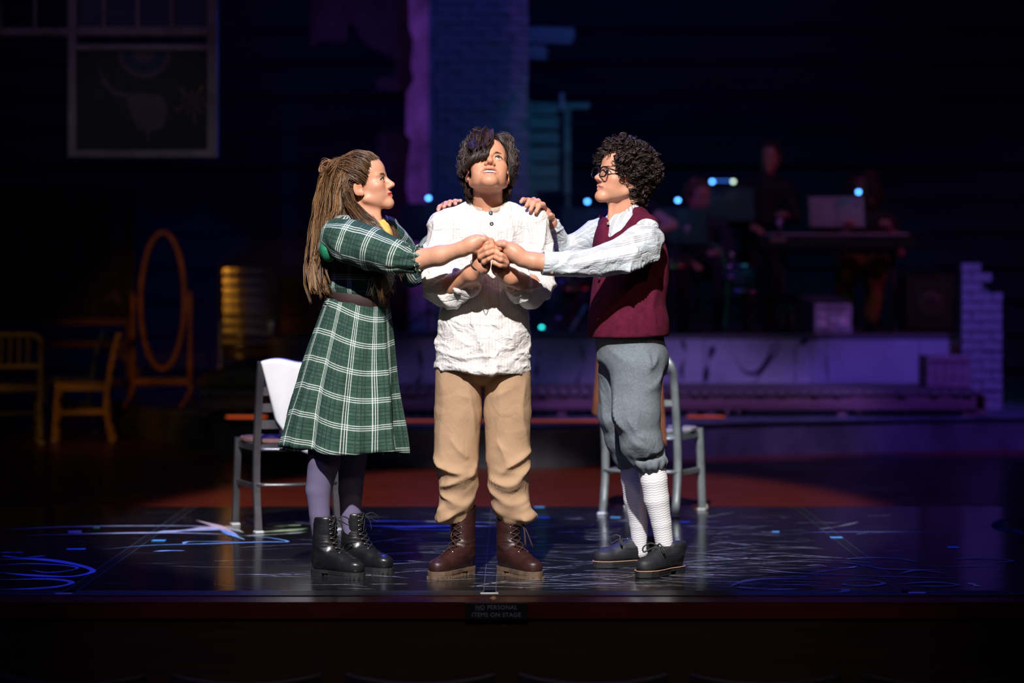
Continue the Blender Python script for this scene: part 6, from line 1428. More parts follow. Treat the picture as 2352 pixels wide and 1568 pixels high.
# knot
nb = 60; th = RNG.random(nb) * 6.28; kn = []
for i in range(nb):
    u = np.linspace(0, 1, 18); a = th[i] + u * 5.0; r2 = .020 + .014 * RNG.random(); z = RNG.normal() * .010 + .014
    e1 = RNG.normal(size=3) * np.array([.5, 1, 1]); e1 /= np.linalg.norm(e1); e2 = np.cross(e1, RNG.normal(size=3) * .5 + np.array([1.0, 0, 0])); e2 /= np.linalg.norm(e2)
    kn.append(Kn + np.array([0, .016, .008]) + RNG.normal(size=3) * .005 + r2 * (np.cos(a)[:, None] * e1 + np.sin(a)[:, None] * e2))
s2 = clump(np.array(kn), 5, .0022, 1)
# long fall down the back (world)
def fall(n, ctrl, sd, spread_end, wav):
    c0 = np.tile(np.array(q3(ctrl))[None], (n, 1, 1)); k_ = c0.shape[1]; o_ = RNG.normal(size=(n, 1, 3)) * np.array(sd); w_ = np.linspace(.45, spread_end, k_)[None, :, None]
    c0 = c0 + o_ * w_ + RNG.normal(size=c0.shape) * .0035; c0[:, -1, 2] += RNG.random(n) * .10; p = spline(c0, 18)
    return curls(p, wav * (.5 + RNG.random(n)), 26 + 16 * RNG.random(n), RNG.random(n) * 6)
s3 = clump(fall(130, [(776, 376, .02), (757, 400, .03), (748, 460, .04), (738, 540, .03), (733, 610, .02), (742, 660, .01), (750, 695, .01)], (.020, .050, .012), 1.15, .004), 8, .0048, .9)
s4 = clump(fall(70, [(794, 432, -.062), (800, 462, -.092), (820, 490, -.132), (844, 511, -.150), (860, 535, -.160), (870, 570, -.150), (878, 640, -.145), (886, 695, -.135)], (.016, .016, .010), 1.25, .004), 7, .0036, .7)
s5 = clump(fall(40, [(850, 470, .07), (872, 500, .09), (893, 530, .09), (908, 570, .08), (915, 610, .07), (928, 645, .05)], (.014, .014, .01), 1.3, .004), 6, .004, .7)
s6 = clump(fall(60, [(786, 400, -.05), (778, 440, -.055), (780, 480, -.06), (765, 530, -.07), (752, 580, -.06), (745, 640, -.05)], (.018, .016, .01), 1.3, .004), 7, .004, .7)
cap = cap_mesh(Mh, Ch, sc, lambda S: (S.ell((0, .016, .038), (.078, .101, .087)), S.ell((0, -.098, -.018), (.085, .070, .094), op='s', k=.015), S.ell((0, .05, -.02), (.062, .06, .08), k=.03), S.ell((0, .0, -.065), (.10, .035, .07), op='s', k=.01), S.ell(tuple(Kn + np.array([0, .01, .004])), (.030, .024, .028), k=.01)), A1, .005, .20)
hair_obj(PG, base, [(s1, .00105, mixcol(A1, A2, len(s1), 1.2), False), (s2, .0013, mixcol((.12, .05, .025), (.42, .22, .11), len(s2)), False), (s3, .00085, mixcol((.05, .024, .012), A3, len(s3), 1.1), True), (s4, .0009, mixcol(A1, A2, len(s4), .9), True), (s5, .0009, mixcol(A1, A2, len(s5), 1.4), True), (s6, .0009, mixcol((.06, .03, .016), A3, len(s6), 1.1), True)], Mh, Ch, sc, cap)
# ------------------------------------------------------------------ man in maroon vest
base = np.array([P(1460, 0, .08)[0], .08, 0.0])
PR = empty('person', base, 'man in a maroon vest, grey knickerbockers and dark-rimmed glasses', 'person')
SKr = (.64, .310, .195)
Mh = rot(-63, 14, 0); Ch = P(1430, 408, .03); sc = 1.0
S = Sdf(Ch + np.array([-.17, -.15, -.21]), Ch + np.array([.13, .15, .16]), .0027).frame(Mh, Ch, sc); head_sdf(S, 'closed', 1.1, 1.03)
S.frame(); S.cap(Ch + Mh @ np.array([0, .024, -.05]), P(1437, 512, .05), .055, .060, k=.02); S.cap(P(1404, 470, .0), P(1402, 505, .0), .010, .013, k=.03)
V, Q = S.mesh(1); L = ((V - Ch) @ Mh) / sc
parts = [(V, Q, face_paint(L, SKr, (.46, .17, .14), (.022, .014, .012), 'closed', .5, browr=.0055))]
def near_arm(S):
    S.chain(q3([(1300, 606, -.31), (1255, 604, -.322), (1225, 600, -.33), (1199, 594, -.335)]), [.036, .034, .032, .029], k=.02)
    S.chain(q3([(1199, 594, -.335), (1184, 582, -.34), (1170, 572, -.338)]), [.028, .028, .026], k=.02); S.ell(P(1180, 577, -.325), (.036, .034, .024), np.array(Matrix.Rotation(R(35), 3, 'Y')), k=.02)
    S.chain(q3([(1168, 566, -.352), (1158, 561, -.358), (1148, 561, -.350), (1142, 567, -.33)]), [.0125, .0115, .0105, .0095], k=.007)
    S.chain(q3([(1167, 563, -.332), (1155, 558.5, -.335), (1144, 558.5, -.325), (1138, 566, -.305)]), [.0125, .0115, .010, .009], k=.006)
    S.chain(q3([(1168, 562, -.310), (1156, 557, -.31), (1146, 558, -.30), (1139, 567, -.285)]), [.012, .011, .010, .009], k=.006)
    S.chain(q3([(1170, 564, -.29), (1160, 559, -.288), (1151, 562, -.28)]), [.011, .0098, .009], k=.006)
    S.chain(q3([(1192, 592, -.315), (1178, 597, -.305), (1166, 598, -.295)]), [.015, .013, .010], k=.008)
parts.append(fistmesh(P(1125, 650, -.42), P(1320, 535, -.20), near_arm, .0022, SKr))
fing = [[(1232, 470, .06), (1214, 460, .04), (1202, 459, .01), (1197, 463, -.01)], [(1240, 473, .06), (1226, 459, .01), (1216, 461, -.025), (1209, 473, -.046)], [(1247, 477, .06), (1236, 462, .0), (1226, 467, -.030), (1218, 483, -.050)], [(1253, 483, .06), (1247, 470, .0), (1238, 473, -.030), (1231, 487, -.048)]]
def far_hand(S):
    S.chain(q3([(1292, 572, .22), (1278, 540, .17), (1264, 510, .11)]), [.034, .031, .027], k=.02); S.ell(P(1250, 490, .07), (.030, .045, .026), k=.02)
    for f_ in fing: S.chain(q3(f_), [.0112, .0105, .0098, .0082], k=.006)
    S.chain(q3([(1258, 505, .07), (1266, 502, .03), (1267, 497, .0), (1265, 493, -.015)]), [.014, .0125, .0120, .010], k=.008)
parts.append(fistmesh(P(1185, 600, -.12), P(1315, 440, .30), far_hand, .0023, SKr))
for f_ in fing[1:]:
    a, b = P(*f_[2]), P(*f_[3]); d_ = b - a; d_ /= np.linalg.norm(d_); nrm = np.array([.1, -1, .35]); nrm -= d_ * (nrm @ d_); nrm /= np.linalg.norm(nrm); nail(parts, b + nrm * .0083 - d_ * .001, d_, nrm, SKr)
S = Sdf((.22, -.28, .05), (.72, .5, 1.5), .014)
S.cap(P(1440, 580, .05), P(1445, 790, .06), .08, .08, k=.03); S.cap(P(1437, 505, .05), P(1440, 580, .05), .04, .05, k=.03); S.cap(P(1475, 540, -.09), P(1400, 530, .16), .03, k=.03); S.chain(q3([(1476, 560, -.15), (1380, 604, -.26), (1290, 605, -.31)]), [.035, .036, .032], k=.02); S.chain(q3([(1385, 522, .19), (1320, 568, .235), (1290, 572, .22)]), [.045, .04, .034], k=.02)
for pts_ in (q3([(1462, 820, -.02), (1497, 1060, -.04), (1508, 1145, -.025), (1528, 1262, .008)]), q3([(1428, 820, .14), (1448, 1056, .2), (1458, 1145, .23), (1472, 1265, .285)])): S.chain(pts_, [.075, .036, .032, .022], k=.02)
V, Q = S.mesh(1); parts.append((V, Q, np.tile(np.array(SKr), (len(V), 1))))
V, Q, c_ = joinm(parts); link('body', np_mesh('body', V - base, fixq(Q), True, c_), SKIN, PR); eyes(PR, base, Mh, Ch, sc, (0, -1, .05), (.06, .05, .04))
# shirt
S = Sdf(P(1340, 700, -.28), P(1550, 440, .34), .0052)
S.ell(P(1440, 575, .05), (.126, .145, .17), k=.05); S.cap(P(1484, 527, -.105), P(1398, 515, .18), .050, k=.05); S.cap(P(1438, 513, .045), P(1440, 540, .05), .066, .075, k=.02); S.cap(P(1425, 430, .03), P(1437, 505, .045), .066, .056, op='s', k=.003)
tilt = np.array(Matrix.Rotation(R(-22), 3, 'Y')); S.box(P(1428, 398, .04), (.3, .3, .118), tilt, op='s', k=.003)
SHR = cloth('shirt', S, RSHIRT, PR, base, lambda V: .003 * fbm(V * 18, 2), lambda V: np.stack([(V[:, 0] - base[0]) * .75 + V[:, 1] * -.66, V[:, 2]], 1))
FR = [([(1500, 530, -.17), (1470, 565, -.24), (1420, 590, -.29), (1370, 600, -.33)], .010, .012), ([(1520, 570, -.13), (1490, 600, -.20), (1440, 615, -.27), (1390, 622, -.31)], .012, .012), ([(1450, 545, -.24), (1400, 570, -.30), (1340, 585, -.34)], .008, .010),
      ([(1455, 590, -.27), (1440, 615, -.27), (1445, 635, -.22)], .010, .010), ([(1380, 575, -.31), (1355, 600, -.33), (1320, 608, -.35)], .008, .010), ([(1360, 625, -.31), (1320, 622, -.34), (1285, 620, -.35)], .007, .009), ([(1330, 580, -.34), (1305, 590, -.35), (1282, 590, -.355)], .007, .008), ([(1510, 600, -.14), (1500, 580, -.18), (1505, 550, -.17)], .010, .010), ([(1480, 625, -.2), (1430, 640, -.23), (1390, 635, -.28)], .009, .010)]
def rs_disp(V):
    Wp = V + .03 * np.stack([vn(V * 8), vn(V * 8 + 5), vn(V * 8 + 9)], 1)
    return folds(V, FR) * 1.5 + .006 * np.exp(-np.abs(vn(np.stack([Wp[:, 0] * 9 + Wp[:, 2] * 6, Wp[:, 1] * 9, Wp[:, 2] * 24 - Wp[:, 0] * 9], 1))) * 4) - .002
npts = q3([(1486, 553, -.10), (1470, 562, -.155), (1435, 584, -.215), (1375, 602, -.27), (1310, 606, -.305), (1276, 606, -.318)])
limb('sleeve', npts, [.068, .076, .070, .057, .049, .046], RSHIRT, SHR, base, .0044, .04, rs_disp, straight_st(npts, .068))
fpts = q3([(1398, 525, .17), (1370, 540, .205), (1328, 564, .235), (1292, 570, .225), (1278, 545, .185), (1268, 520, .135)])
limb('sleeve', fpts, [.060, .062, .056, .050, .044, .038], RSHIRT, SHR, base, .005, .04, rs_disp, straight_st(fpts[:4], .06))
# cuff band
a = P(1280, 606, -.317); b = P(1246, 603, -.326); ax = (b - a) / np.linalg.norm(b - a); x = np.cross(ax, (0, 0, 1.0)); x /= np.linalg.norm(x); y = np.cross(x, ax); n = 48; V = []; st = []
for t_, rr in ((0, .043), (.04, .0465), (.5, .047), (.95, .0465), (1, .044), (.97, .041)):
    for i in range(n): an = 2 * math.pi * i / n; V.append(a + (b - a) * t_ + (x * math.cos(an) + y * math.sin(an)) * rr * (1 + .03 * math.sin(3 * an))); st.append((an * .047, t_ * .06))
F = [[k_ * n + i, k_ * n + (i + 1) % n, (k_ + 1) * n + (i + 1) % n, (k_ + 1) * n + i] for k_ in range(5) for i in range(n)]
link('cuff', np_mesh('cuff', np.array(V) - base, F, True, None, np.array(st)), RSHIRT, SHR)
bt2 = mat('button_horn', (.42, .27, .20), .3)
for px, py, Y in ((1268, 625.5, -.350), (1316, 628, -.338)): MB().lathe([(.006, 0), (.0062, .002), (.004, .003), (.0005, .0025)], c=tuple(P(px, py, Y)), sides=14, M=Matrix.Rotation(R(105), 4, 'X')).build('button', bt2, SHR, base, smooth=True)
MB().lathe([(.006, 0), (.0062, .002), (.004, .003), (.0005, .0025)], c=tuple(surf_y(SHR, base, 1397, 513, -.038)), sides=14, M=Matrix.Rotation(R(95), 4, 'X') @ Matrix.Rotation(R(-30), 4, 'Y')).build('button', bt2, SHR, base, smooth=True)
# band collar
V = []; F = []; cc = P(1434, 493, .045)
for i in range(41):
    an = 2 * math.pi * i / 40; rd = np.array([math.cos(an), math.sin(an), 0]); front = max(0, rd @ np.array([-.86, -.5, 0])); z = .022 - .046 * front
    for (dz, dr) in ((-.018, .073), (.016, .0665), (.016, .063), (-.018, .067)): V.append(cc + rd * dr + np.array([0, 0, z + dz]))
for i in range(40):
    for j in range(4): F.append([i * 4 + j, i * 4 + (j + 1) % 4, i * 4 + 4 + (j + 1) % 4, i * 4 + 4 + j])
MB().add(V, F).build('collar', RSHIRT, SHR, base, smooth=True, st=np.array([[v_[0] * .3 + v_[1] * .3, v_[2]] for v_ in V]))
# vest
S = Sdf(P(1330, 790, -.26), P(1560, 450, .36), .0055)
S.ell(P(1440, 572, .05), (.137, .160, .18), k=.05); S.ell(P(1440, 680, .05), (.138, .145, .13), k=.08); S.ell(P(1443, 735, .05), (.142, .146, .10), k=.08); S.ell(P(1443, 780, .05), (.147, .150, .12), k=.08); S.cap(P(1484, 520, -.09), P(1402, 508, .17), .052, k=.05); S.cap(P(1446, 508, .06), P(1444, 545, .05), .078, .09, k=.02)
S.ell(P(1518, 620, .06), (.03, .09, .10), k=.05)
S.cap(P(1420, 440, .03), P(1432, 522, .045), .082, .066, op='s', k=.003)
# V neck opening
vdir = P(1384, 545, -.10) - P(1440, 470, -.02)
S.chain([P(1425, 470, -.06), P(1408, 505, -.085), P(1386, 548, -.068)], [.064, .052, .016], op='s', k=.006); S.chain([P(1400, 480, -.02), P(1388, 525, -.075)], [.035, .028], op='s', k=.006)
# armholes
S.ell(P(1486, 556, -.17), (.080, .07, .10), np.array(Matrix.Rotation(R(15), 3, 'Y')), op='s', k=.006); S.ell(P(1368, 545, .22), (.075, .07, .09), op='s', k=.006)
S.box(P(1444, 806, .05), (.3, .3, .055), np.array(Matrix.Rotation(R(-1.5), 3, 'Y')), op='s', k=.003); S.ell(P(1444, 775, .05), (.130, .130, .03), op='s', k=.004)
FV = [([(1505, 560, -.05), (1512, 640, -.06), (1490, 720, -.09)], .008, .014), ([(1520, 650, -.03), (1500, 700, -.08), (1505, 765, -.08)], .008, .012), ([(1440, 660, -.10), (1450, 720, -.11), (1460, 770, -.11)], .005, .012), ([(1480, 640, -.09), (1470, 700, -.11), (1478, 765, -.10)], .005, .012), ([(1505, 480, .0), (1500, 520, -.03), (1520, 560, .0)], .005, .010)]
def vdisp(V): return folds(V, FV) + .0015 * fbm(V * 14, 2)
VS = cloth('vest', S, VEST, PR, base, vdisp)
for j, (px, py) in enumerate(((1375, 590), (1377, 640), (1376, 690), (1375, 735))): MB().lathe([(.006, 0), (.0062, .002), (.004, .003), (.0005, .0025)], c=tuple(surf_y(VS, base, px, py, -.105)), sides=12, M=Matrix.Rotation(R(90), 4, 'X') @ Matrix.Rotation(R(-30), 4, 'Y')).build('button', mat('button_maroon', (.05, .008, .015), .3), VS, base, smooth=True)
# knickerbockers
S = Sdf(P(1345, 1105, -.26), P(1560, 755, .38), .0055)
S.ell(P(1449, 815, .06), (.138, .140, .10), k=.03); S.ell(P(1446, 775, .055), (.137, .140, .09), k=.03); S.ell(P(1500, 835, .05), (.055, .09, .07), k=.05)
S.chain(q3([(1462, 850, -.02), (1461, 950, -.05), (1474, 1020, -.05), (1490, 1050, -.045), (1496, 1066, -.04)]), [.106, .090, .080, .062, .056], k=.03)
S.chain(q3([(1428, 850, .13), (1421, 950, .16), (1432, 1010, .18), (1441, 1045, .195), (1446, 1062, .2)]), [.096, .082, .070, .058, .048], k=.02)
for pts_, r_, op, k_ in (([(1470, 1058, -.10), (1500, 1050, -.105), (1526, 1040, -.07)], .012, 's', .015), ([(1466, 1064, -.085), (1496, 1068, -.098), (1525, 1060, -.07)], .016, 'u', .018), ([(1382, 850, .02), (1395, 950, .06)], .014, 's', .03)): S.chain(q3(pts_), r_, k=k_, op=op)
S.box(P(1445, 748, .05), (.3, .3, .03), op='s', k=.003)
S.cap(P(1502, 1110, -.04), P(1498, 1076, -.04), .050, op='s', k=.004); S.cap(P(1452, 1110, .2), P(1448, 1072, .2), .042, op='s', k=.004)
FK = [([(1405, 880, -.08), (1418, 960, -.11), (1450, 1010, -.14), (1505, 1040, -.11)], .014, .016), ([(1440, 960, -.14), (1470, 1000, -.14), (1520, 1035, -.08)], .010, .012), ([(1395, 800, -.05), (1440, 830, -.10), (1480, 850, -.11)], .006, .014), ([(1486, 790, -.09), (1490, 825, -.11), (1494, 850, -.12)], .010, .008), ([(1494, 850, -.12), (1510, 825, -.09), (1525, 800, -.05)], .010, .010),
      ([(1520, 850, -.05), (1505, 880, -.09), (1480, 900, -.12)], .008, .012), ([(1390, 860, .05), (1400, 930, .06), (1405, 1000, .09)], .010, .014), ([(1378, 900, .10), (1385, 960, .09), (1410, 1020, .11)], .010, .012), ([(1460, 900, -.13), (1462, 980, -.14), (1466, 1045, -.12)], .006, .010), ([(1415, 1030, .12), (1440, 1045, .13), (1465, 1048, .14)], .010, .010)]
def kdisp(V):
    Wp = V + .03 * np.stack([vn(V * 7), vn(V * 7 + 5), vn(V * 7 + 9)], 1); z = (1.147 - V[:, 2]) * 580 + 655; b_ = np.clip((z - 1035) / 25, 0, 1); an = np.arctan2(V[:, 1] + .04, V[:, 0] - P(1496, 0, 0)[0])
    return folds(V, FK) * 1.9 + .003 * np.exp(-np.abs(vn(Wp * np.array([9, 9, 11]))) * 4) + b_ * .003 * np.sin(an * 13) - .002
KN = cloth('knickerbockers', S, KNICK, PR, base, kdisp)
# socks
for pts_, rad in ((q3([(1497, 1060, -.04), (1502, 1100, -.035), (1508, 1145, -.025), (1519, 1200, -.01), (1528, 1262, .008)]), [.051, .053, .050, .040, .035]), (q3([(1448, 1056, .2), (1453, 1100, .21), (1458, 1145, .23), (1466, 1200, .26), (1472, 1265, .285)]), [.043, .047, .045, .037, .033])): limb('sock', pts_, rad, SOCK, PR, base, .005, .03, None, 'axis')
welt = mat('welt_tan', (.42, .24, .16), .7)
shoe = lambda h_, d_: boot(PR, base, h_, math.degrees(math.atan2(d_[1], d_[0])), .292, .047, .125, SUEDE, SOLEB, LACEG, .026, .045, False, 2, True, 1.0, welt, 'shoe')
shoe((.676, .086), (-.62, -.785)); shoe((.600, .330), (-.93, -.37))
# glasses
GL = empty('glasses', base * 0) ; bpy.data.objects.remove(GL)
fr_m = mat('black_acetate', (.008, .008, .010), .18, var=.05)
gm_ = MB(); lens = MB()
def gp(x, y, z): return np.array([x, y, z])
for s in (-1, 1):
    pts = []
    for i in range(33):
        a = 2 * math.pi * i / 32; ca, sa = math.cos(a), math.sin(a); q_ = (abs(ca) ** 3.2 + abs(sa) ** 3.2) ** (-1 / 3.2); pts.append(gp(s * .034 + q_ * ca * .0265, -.1085 + .10 * (abs(s * .034 + q_ * ca * .0265) - .01) ** 1.0 * .25, -.004 + q_ * sa * .0205 - .002))
    gm_.tube(xf([tuple(q * sc) for q in pts], Mh, Ch), .0030, 8, caps=False, ref=tuple(Mh @ np.array([0, 1, 0])))
    lens.add(xf([tuple(q * sc) for q in pts[:-1]], Mh, Ch), [list(range(32))])
    gm_.tube(xf([tuple(np.array(q) * sc) for q in spline([(s * .061, -.106, .004), (s * .070, -.098, .006), (s * .079, -.05, .004), (s * .083, .0, .004), (s * .082, .022, -.010)], 14)], Mh, Ch), .0026, 6)
gm_.tube(xf([tuple(np.array(q) * sc) for q in spline([(-.009, -.108, .001), (0, -.111, .004), (.009, -.108, .001)], 7)], Mh, Ch), .0030, 6)
go = gm_.build('glasses', fr_m, PR, base, smooth=True)
g = G('lens_glass'); tr = g.n('ShaderNodeBsdfTransparent'); tr.inputs[0].default_value = (.72, .70, .74, 1); gs = g.n('ShaderNodeBsdfGlossy'); gs.inputs['Roughness'].default_value = .03; mx = g.n('ShaderNodeMixShader'); mx.inputs[0].default_value = .06
g.t.links.new(tr.outputs[0], mx.inputs[1]); g.t.links.new(gs.outputs[0], mx.inputs[2]); g.t.links.new(mx.outputs[0], g.t.nodes['Material Output'].inputs[0])
lens.build('lens', MATS['lens_glass'], go, base)
# curly hair
D1 = (.010, .006, .006); D2 = (.060, .034, .027)
def ok(p): return p[2] > (.070 if p[1] < -.06 else (.045 if p[1] < -.03 else (.022 if p[1] < .02 else -.045)))
r0 = scalp_roots(430, lambda p: ok(p) and not (p[1] < -.045 and p[2] < .088 and abs(p[0]) < .05)); n0 = (r0 - np.array([0, .012, .02])) / np.array([.074, .098, .1]); n0 /= np.linalg.norm(n0, axis=1)[:, None]
v0 = n0 * .9 + np.stack([np.sign(r0[:, 0]) * .25, np.where(r0[:, 1] < -.02, -.5, .15), .25 + 0 * r0[:, 0]], 1)
off = .014 + .026 * RNG.random(len(r0)); off[r0[:, 2] < .02] *= .6
Ln = .075 + .035 * RNG.random(len(r0)); Ln[(r0[:, 1] < -.035) & (np.abs(r0[:, 0]) > .015)] *= 1.12
pp = sim(r0, v0, Ln, 22, np.tile(np.array([0, .2, -22.0]), (len(r0), 1)), off, ((0, .012, .030), (.074, .098, .090)), .5, 24, .12)
pp = curls(pp, .006 + .005 * RNG.random(len(pp)), 190 + 80 * RNG.random(len(pp)), RNG.random(len(pp)) * 6.28)
q1 = clump(pp, 7, .0036, .7, .0012)
rb = scalp_roots(120, lambda p: p[1] > .035 and p[2] < .05 and p[2] > -.06); pb = sim(rb, np.stack([rb[:, 0] * 5, .7 + 0 * rb[:, 0], -.4 + 0 * rb[:, 0]], 1), .06 + .035 * RNG.random(len(rb)), 20, np.tile(np.array([0, .0, -18.0]), (len(rb), 1)), .010 + .016 * RNG.random(len(rb)), ((0, .012, .0), (.070, .092, .11)), .5, 24, .2)
q2 = clump(curls(pb, .004 + .003 * RNG.random(len(pb)), 190 + 60 * RNG.random(len(pb)), RNG.random(len(pb)) * 6), 6, .0034, .5)
cap = cap_mesh(Mh, Ch, sc, lambda S: (S.ell((0, .020, .044), (.088, .108, .092)), S.ell((0, -.090, -.01), (.075, .075, .082), op='s', k=.02), S.ell((0, .045, -.015), (.072, .065, .07), k=.03), S.ell((0, -.03, -.075), (.12, .07, .085), op='s', k=.015)), D1)
hair_obj(PR, base, [(q1, .0011, mixcol(D1, D2, len(q1), 1.3), False), (q2, .00125, mixcol(D1, D2, len(q2), 1.8), False)], Mh, Ch, sc, cap)
# ------------------------------------------------------------------ musicians on the band platform
def musician(label, hd, yaw, pitch, torso, tr, arms, legs, topm, legm, shoem, skin=(.5, .27, .19), haircol=(.03, .02, .015), hair_='short', trousers='trousers', bare=()):
    base = np.array([torso[-1][0], torso[-1][1], ZB]); root = empty('person', base, label, 'person')
    M = rot(yaw, pitch); parts = []; h = .0085
    lo, hi = bbox([hd], .2); S = Sdf(lo, hi, .007).frame(M, hd, 1.0); head_sdf(S, 'closed'); S.frame(); S.cap(hd + M @ np.array([0, .02, -.06]), torso[0] + np.array([0, 0, .06]), .05, .055, k=.02); V, Q = S.mesh(1)
    parts.append((V, Q, face_paint((V - hd) @ M, skin, tuple(np.array(skin) * np.array([.8, .5, .5])), haircol)))
    for i, a in enumerate(arms):
        lo, hi = bbox(a, .14); S = Sdf(lo, hi, .008); S.chain(a, [.046, .040, .028], k=.02); w_ = a[2]; f_ = a[2] - a[1]; f_ /= np.linalg.norm(f_); sd = np.cross(f_, (0, 0, 1.0)); sd /= np.linalg.norm(sd) + 1e-9; dn = np.cross(sd, f_)
        S.ell(w_ + f_ * .045, (.04, .04, .03), k=.02)
        for k_ in range(4): b0 = w_ + f_ * .08 + sd * (k_ - 1.5) * .019; S.chain([b0, b0 + f_ * .035 + dn * .005, b0 + f_ * .05 - np.array([0, 0, .025])], [.010, .009, .008], k=.006)
        S.chain([w_ + f_ * .03 + sd * .03, w_ + f_ * .07 + sd * .05, w_ + f_ * .09 + sd * .045], [.012, .010, .009], k=.008)
        V, Q = S.mesh(1); parts.append((V, Q, hand_col(V, skin)))
    S = Sdf(*bbox(torso, .3), .024); S.chain(torso, [.09] * len(torso), k=.03); V, Q = S.mesh(1); parts.append((V, Q, hand_col(V, skin)))
    for l_ in legs: S = Sdf(*bbox(l_, .12), .022); S.chain(l_, [.06, .045, .032], k=.02); V, Q = S.mesh(1); parts.append((V, Q, hand_col(V, skin)))
    V, Q, c_ = joinm(parts); link('body', np_mesh('body', V - base, Q, True, c_), SKIN, root)
    pts = list(torso) + [q for a in arms for q in a[:2]]; S = Sdf(*bbox(pts, .22), .013); S.chain(torso, tr, k=.05)
    for i, a in enumerate(arms):
        S.cap(torso[0], a[0], .07, .066, k=.05)
        if i in bare: S.cap(a[0], a[0] * .75 + a[1] * .25, .066, .06, k=.03)
        else: S.cap(a[0], a[1], .066, .056, k=.03); S.cap(a[1], a[1] * .15 + a[2] * .85, .054, .040, k=.02)
    cloth('top', S, topm, root, base, lambda V: .008 * ridge(V * 9, 2), lambda V: np.stack([V[:, 0], V[:, 2]], 1))
    S = Sdf(*bbox([q for l_ in legs for q in l_] + [torso[-1]], .2), .013); S.ell(torso[-1], (.16, .14, .11), k=.04)
    for l_ in legs: S.chain(l_, [.088, .070, .055], k=.03)
    cloth(trousers, S, legm, root, base, lambda V: .008 * ridge(V * 9, 2), lambda V: np.stack([V[:, 0] + V[:, 1], V[:, 2]], 1))
    for l_ in legs:
        f_ = l_[2]; S = Sdf(f_ - np.array([.16, .3, .12]), f_ + np.array([.16, .2, .1]), .008); z0 = ZB + .02
        S.cap((f_[0], f_[1] + .02, z0 + .03), (f_[0], f_[1] - .15, z0 + .015), .042, .036, k=.02); S.cap((f_[0], f_[1], z0 + .03), f_, .045, .045, k=.02); S.box((f_[0], f_[1], ZB - .1), (.4, .5, .1005), op='s', k=.002); cloth('shoe', S, shoem, root, base)
    if hair_ == 'long':
        rt = scalp_roots(160, lambda p: p[2] > (.07 if p[1] < -.05 else -.02)); pz = sim(rt, np.stack([rt[:, 0] * 9, np.where(rt[:, 1] < 0, -.2, .5), .2 + 0 * rt[:, 0]], 1), .30 + .10 * RNG.random(len(rt)), 16, np.tile(np.array([0, .6, -16.0]), (len(rt), 1)), .008 + .02 * RNG.random(len(rt)), ((0, .004, .0), (.078, .104, .125)), .2, 16, .1); pz = clump(pz, 2, .006, .7)
    else:
        rt = scalp_roots(240, lambda p: p[2] > (.075 if p[1] < -.05 else (.04 if p[1] < 0 else -.03))); nn = rt / np.linalg.norm(rt, axis=1)[:, None]; pz = sim(rt, nn * .6 + np.array([0, .3, .2]), .04 + .02 * RNG.random(len(rt)), 8, np.tile(np.array([0, .2, -14.0]), (len(rt), 1)), .006 + .012 * RNG.random(len(rt)), ((0, .012, .03), (.074, .098, .09)), .5, 20, .1); pz = clump(pz, 2, .004, .8)
    cap = cap_mesh(M, hd, 1.0, lambda S: (S.ell((0, .018, .040), (.080, .102, .088)), S.ell((0, -.09, -.015), (.08, .075, .095), op='s', k=.02), S.ell((0, -.01, -.08), (.12, .09, .07), op='s', k=.02)), haircol, .007)
    hair_obj(root, base, [(pz, .0035, mixcol(haircol, tuple(np.array(haircol) * 3), len(pz)), False)], M, hd, 1.0, cap)
    return root
blackc = mat('black_cloth', (.014, .014, .017), .9, bump=.2, bs=80); navy = mat('navy_cloth', (.02, .025, .04), .9); dshoe = mat('dark_shoe', (.012, .011, .011), .5)
opl = stripes('orange_plaid', (.30, .13, .035), (.05, .02, .015), .05, ((0, .007), (.015, .002)), .8)
# stool helper
def stool(x, y, h_, label):
    r_ = empty('stool', (x, y, ZB), label, 'stool', 'dark round stools of the band')
    MB().lathe([(.16, h_ - .05), (.17, h_ - .03), (.165, h_ - .005), (.10, h_)], sides=24).build('cushion', blk, r_, smooth=True)
    MB().tube([(0, 0, .15), (0, 0, h_ - .05)], .02, 8).build('post', bmet, r_, smooth=True)
    for k_ in range(4): a = R(45 + 90 * k_); MB().tube([(0, 0, .2), (.2 * math.cos(a), .2 * math.sin(a), .012)], .012, 6).build('leg', bmet, r_, smooth=True)
W = lambda px, py, Y: P(px, py, Y)
def seated(px, yhead, Y, hipz=.56, lean=.0, dx=0.0):
    hd = W(px, yhead, Y); x = hd[0] + dx; return hd, [np.array([x, Y + .02, hd[2] - .25]), np.array([x, Y + .06, (hd[2] - .25 + ZB + hipz) / 2]), np.array([x, Y + .10, ZB + hipz])]
# keyboard player
hd, to = seated(1985, 436, 10.45, .56, dx=.03); sx = to[0][0]
musician('seated keyboard player with long dark hair and orange plaid trousers', hd, -38, -12, to, [.12, .13, .14],
    [[to[0] + np.array([-.17, -.02, .0]), to[0] + np.array([-.24, -.16, -.26]), np.array([sx - .22, 10.02, kz + .16])], [to[0] + np.array([.17, -.02, .0]), to[0] + np.array([.23, -.15, -.26]), np.array([sx + .10, 10.02, kz + .16])]],
    [[to[2] + np.array([-.09, -.04, 0]), np.array([sx - .22, 9.98, ZB + .53]), np.array([sx - .26, 9.98, ZB + .12])], [to[2] + np.array([.09, -.04, 0]), np.array([sx + .02, 9.98, ZB + .54]), np.array([sx - .04, 9.96, ZB + .12])]], blackc, opl, dshoe, hair_='long', bare=(0, 1))
stool(to[2][0], to[2][1] + .02, .46, 'dark round stool under the keyboard player')
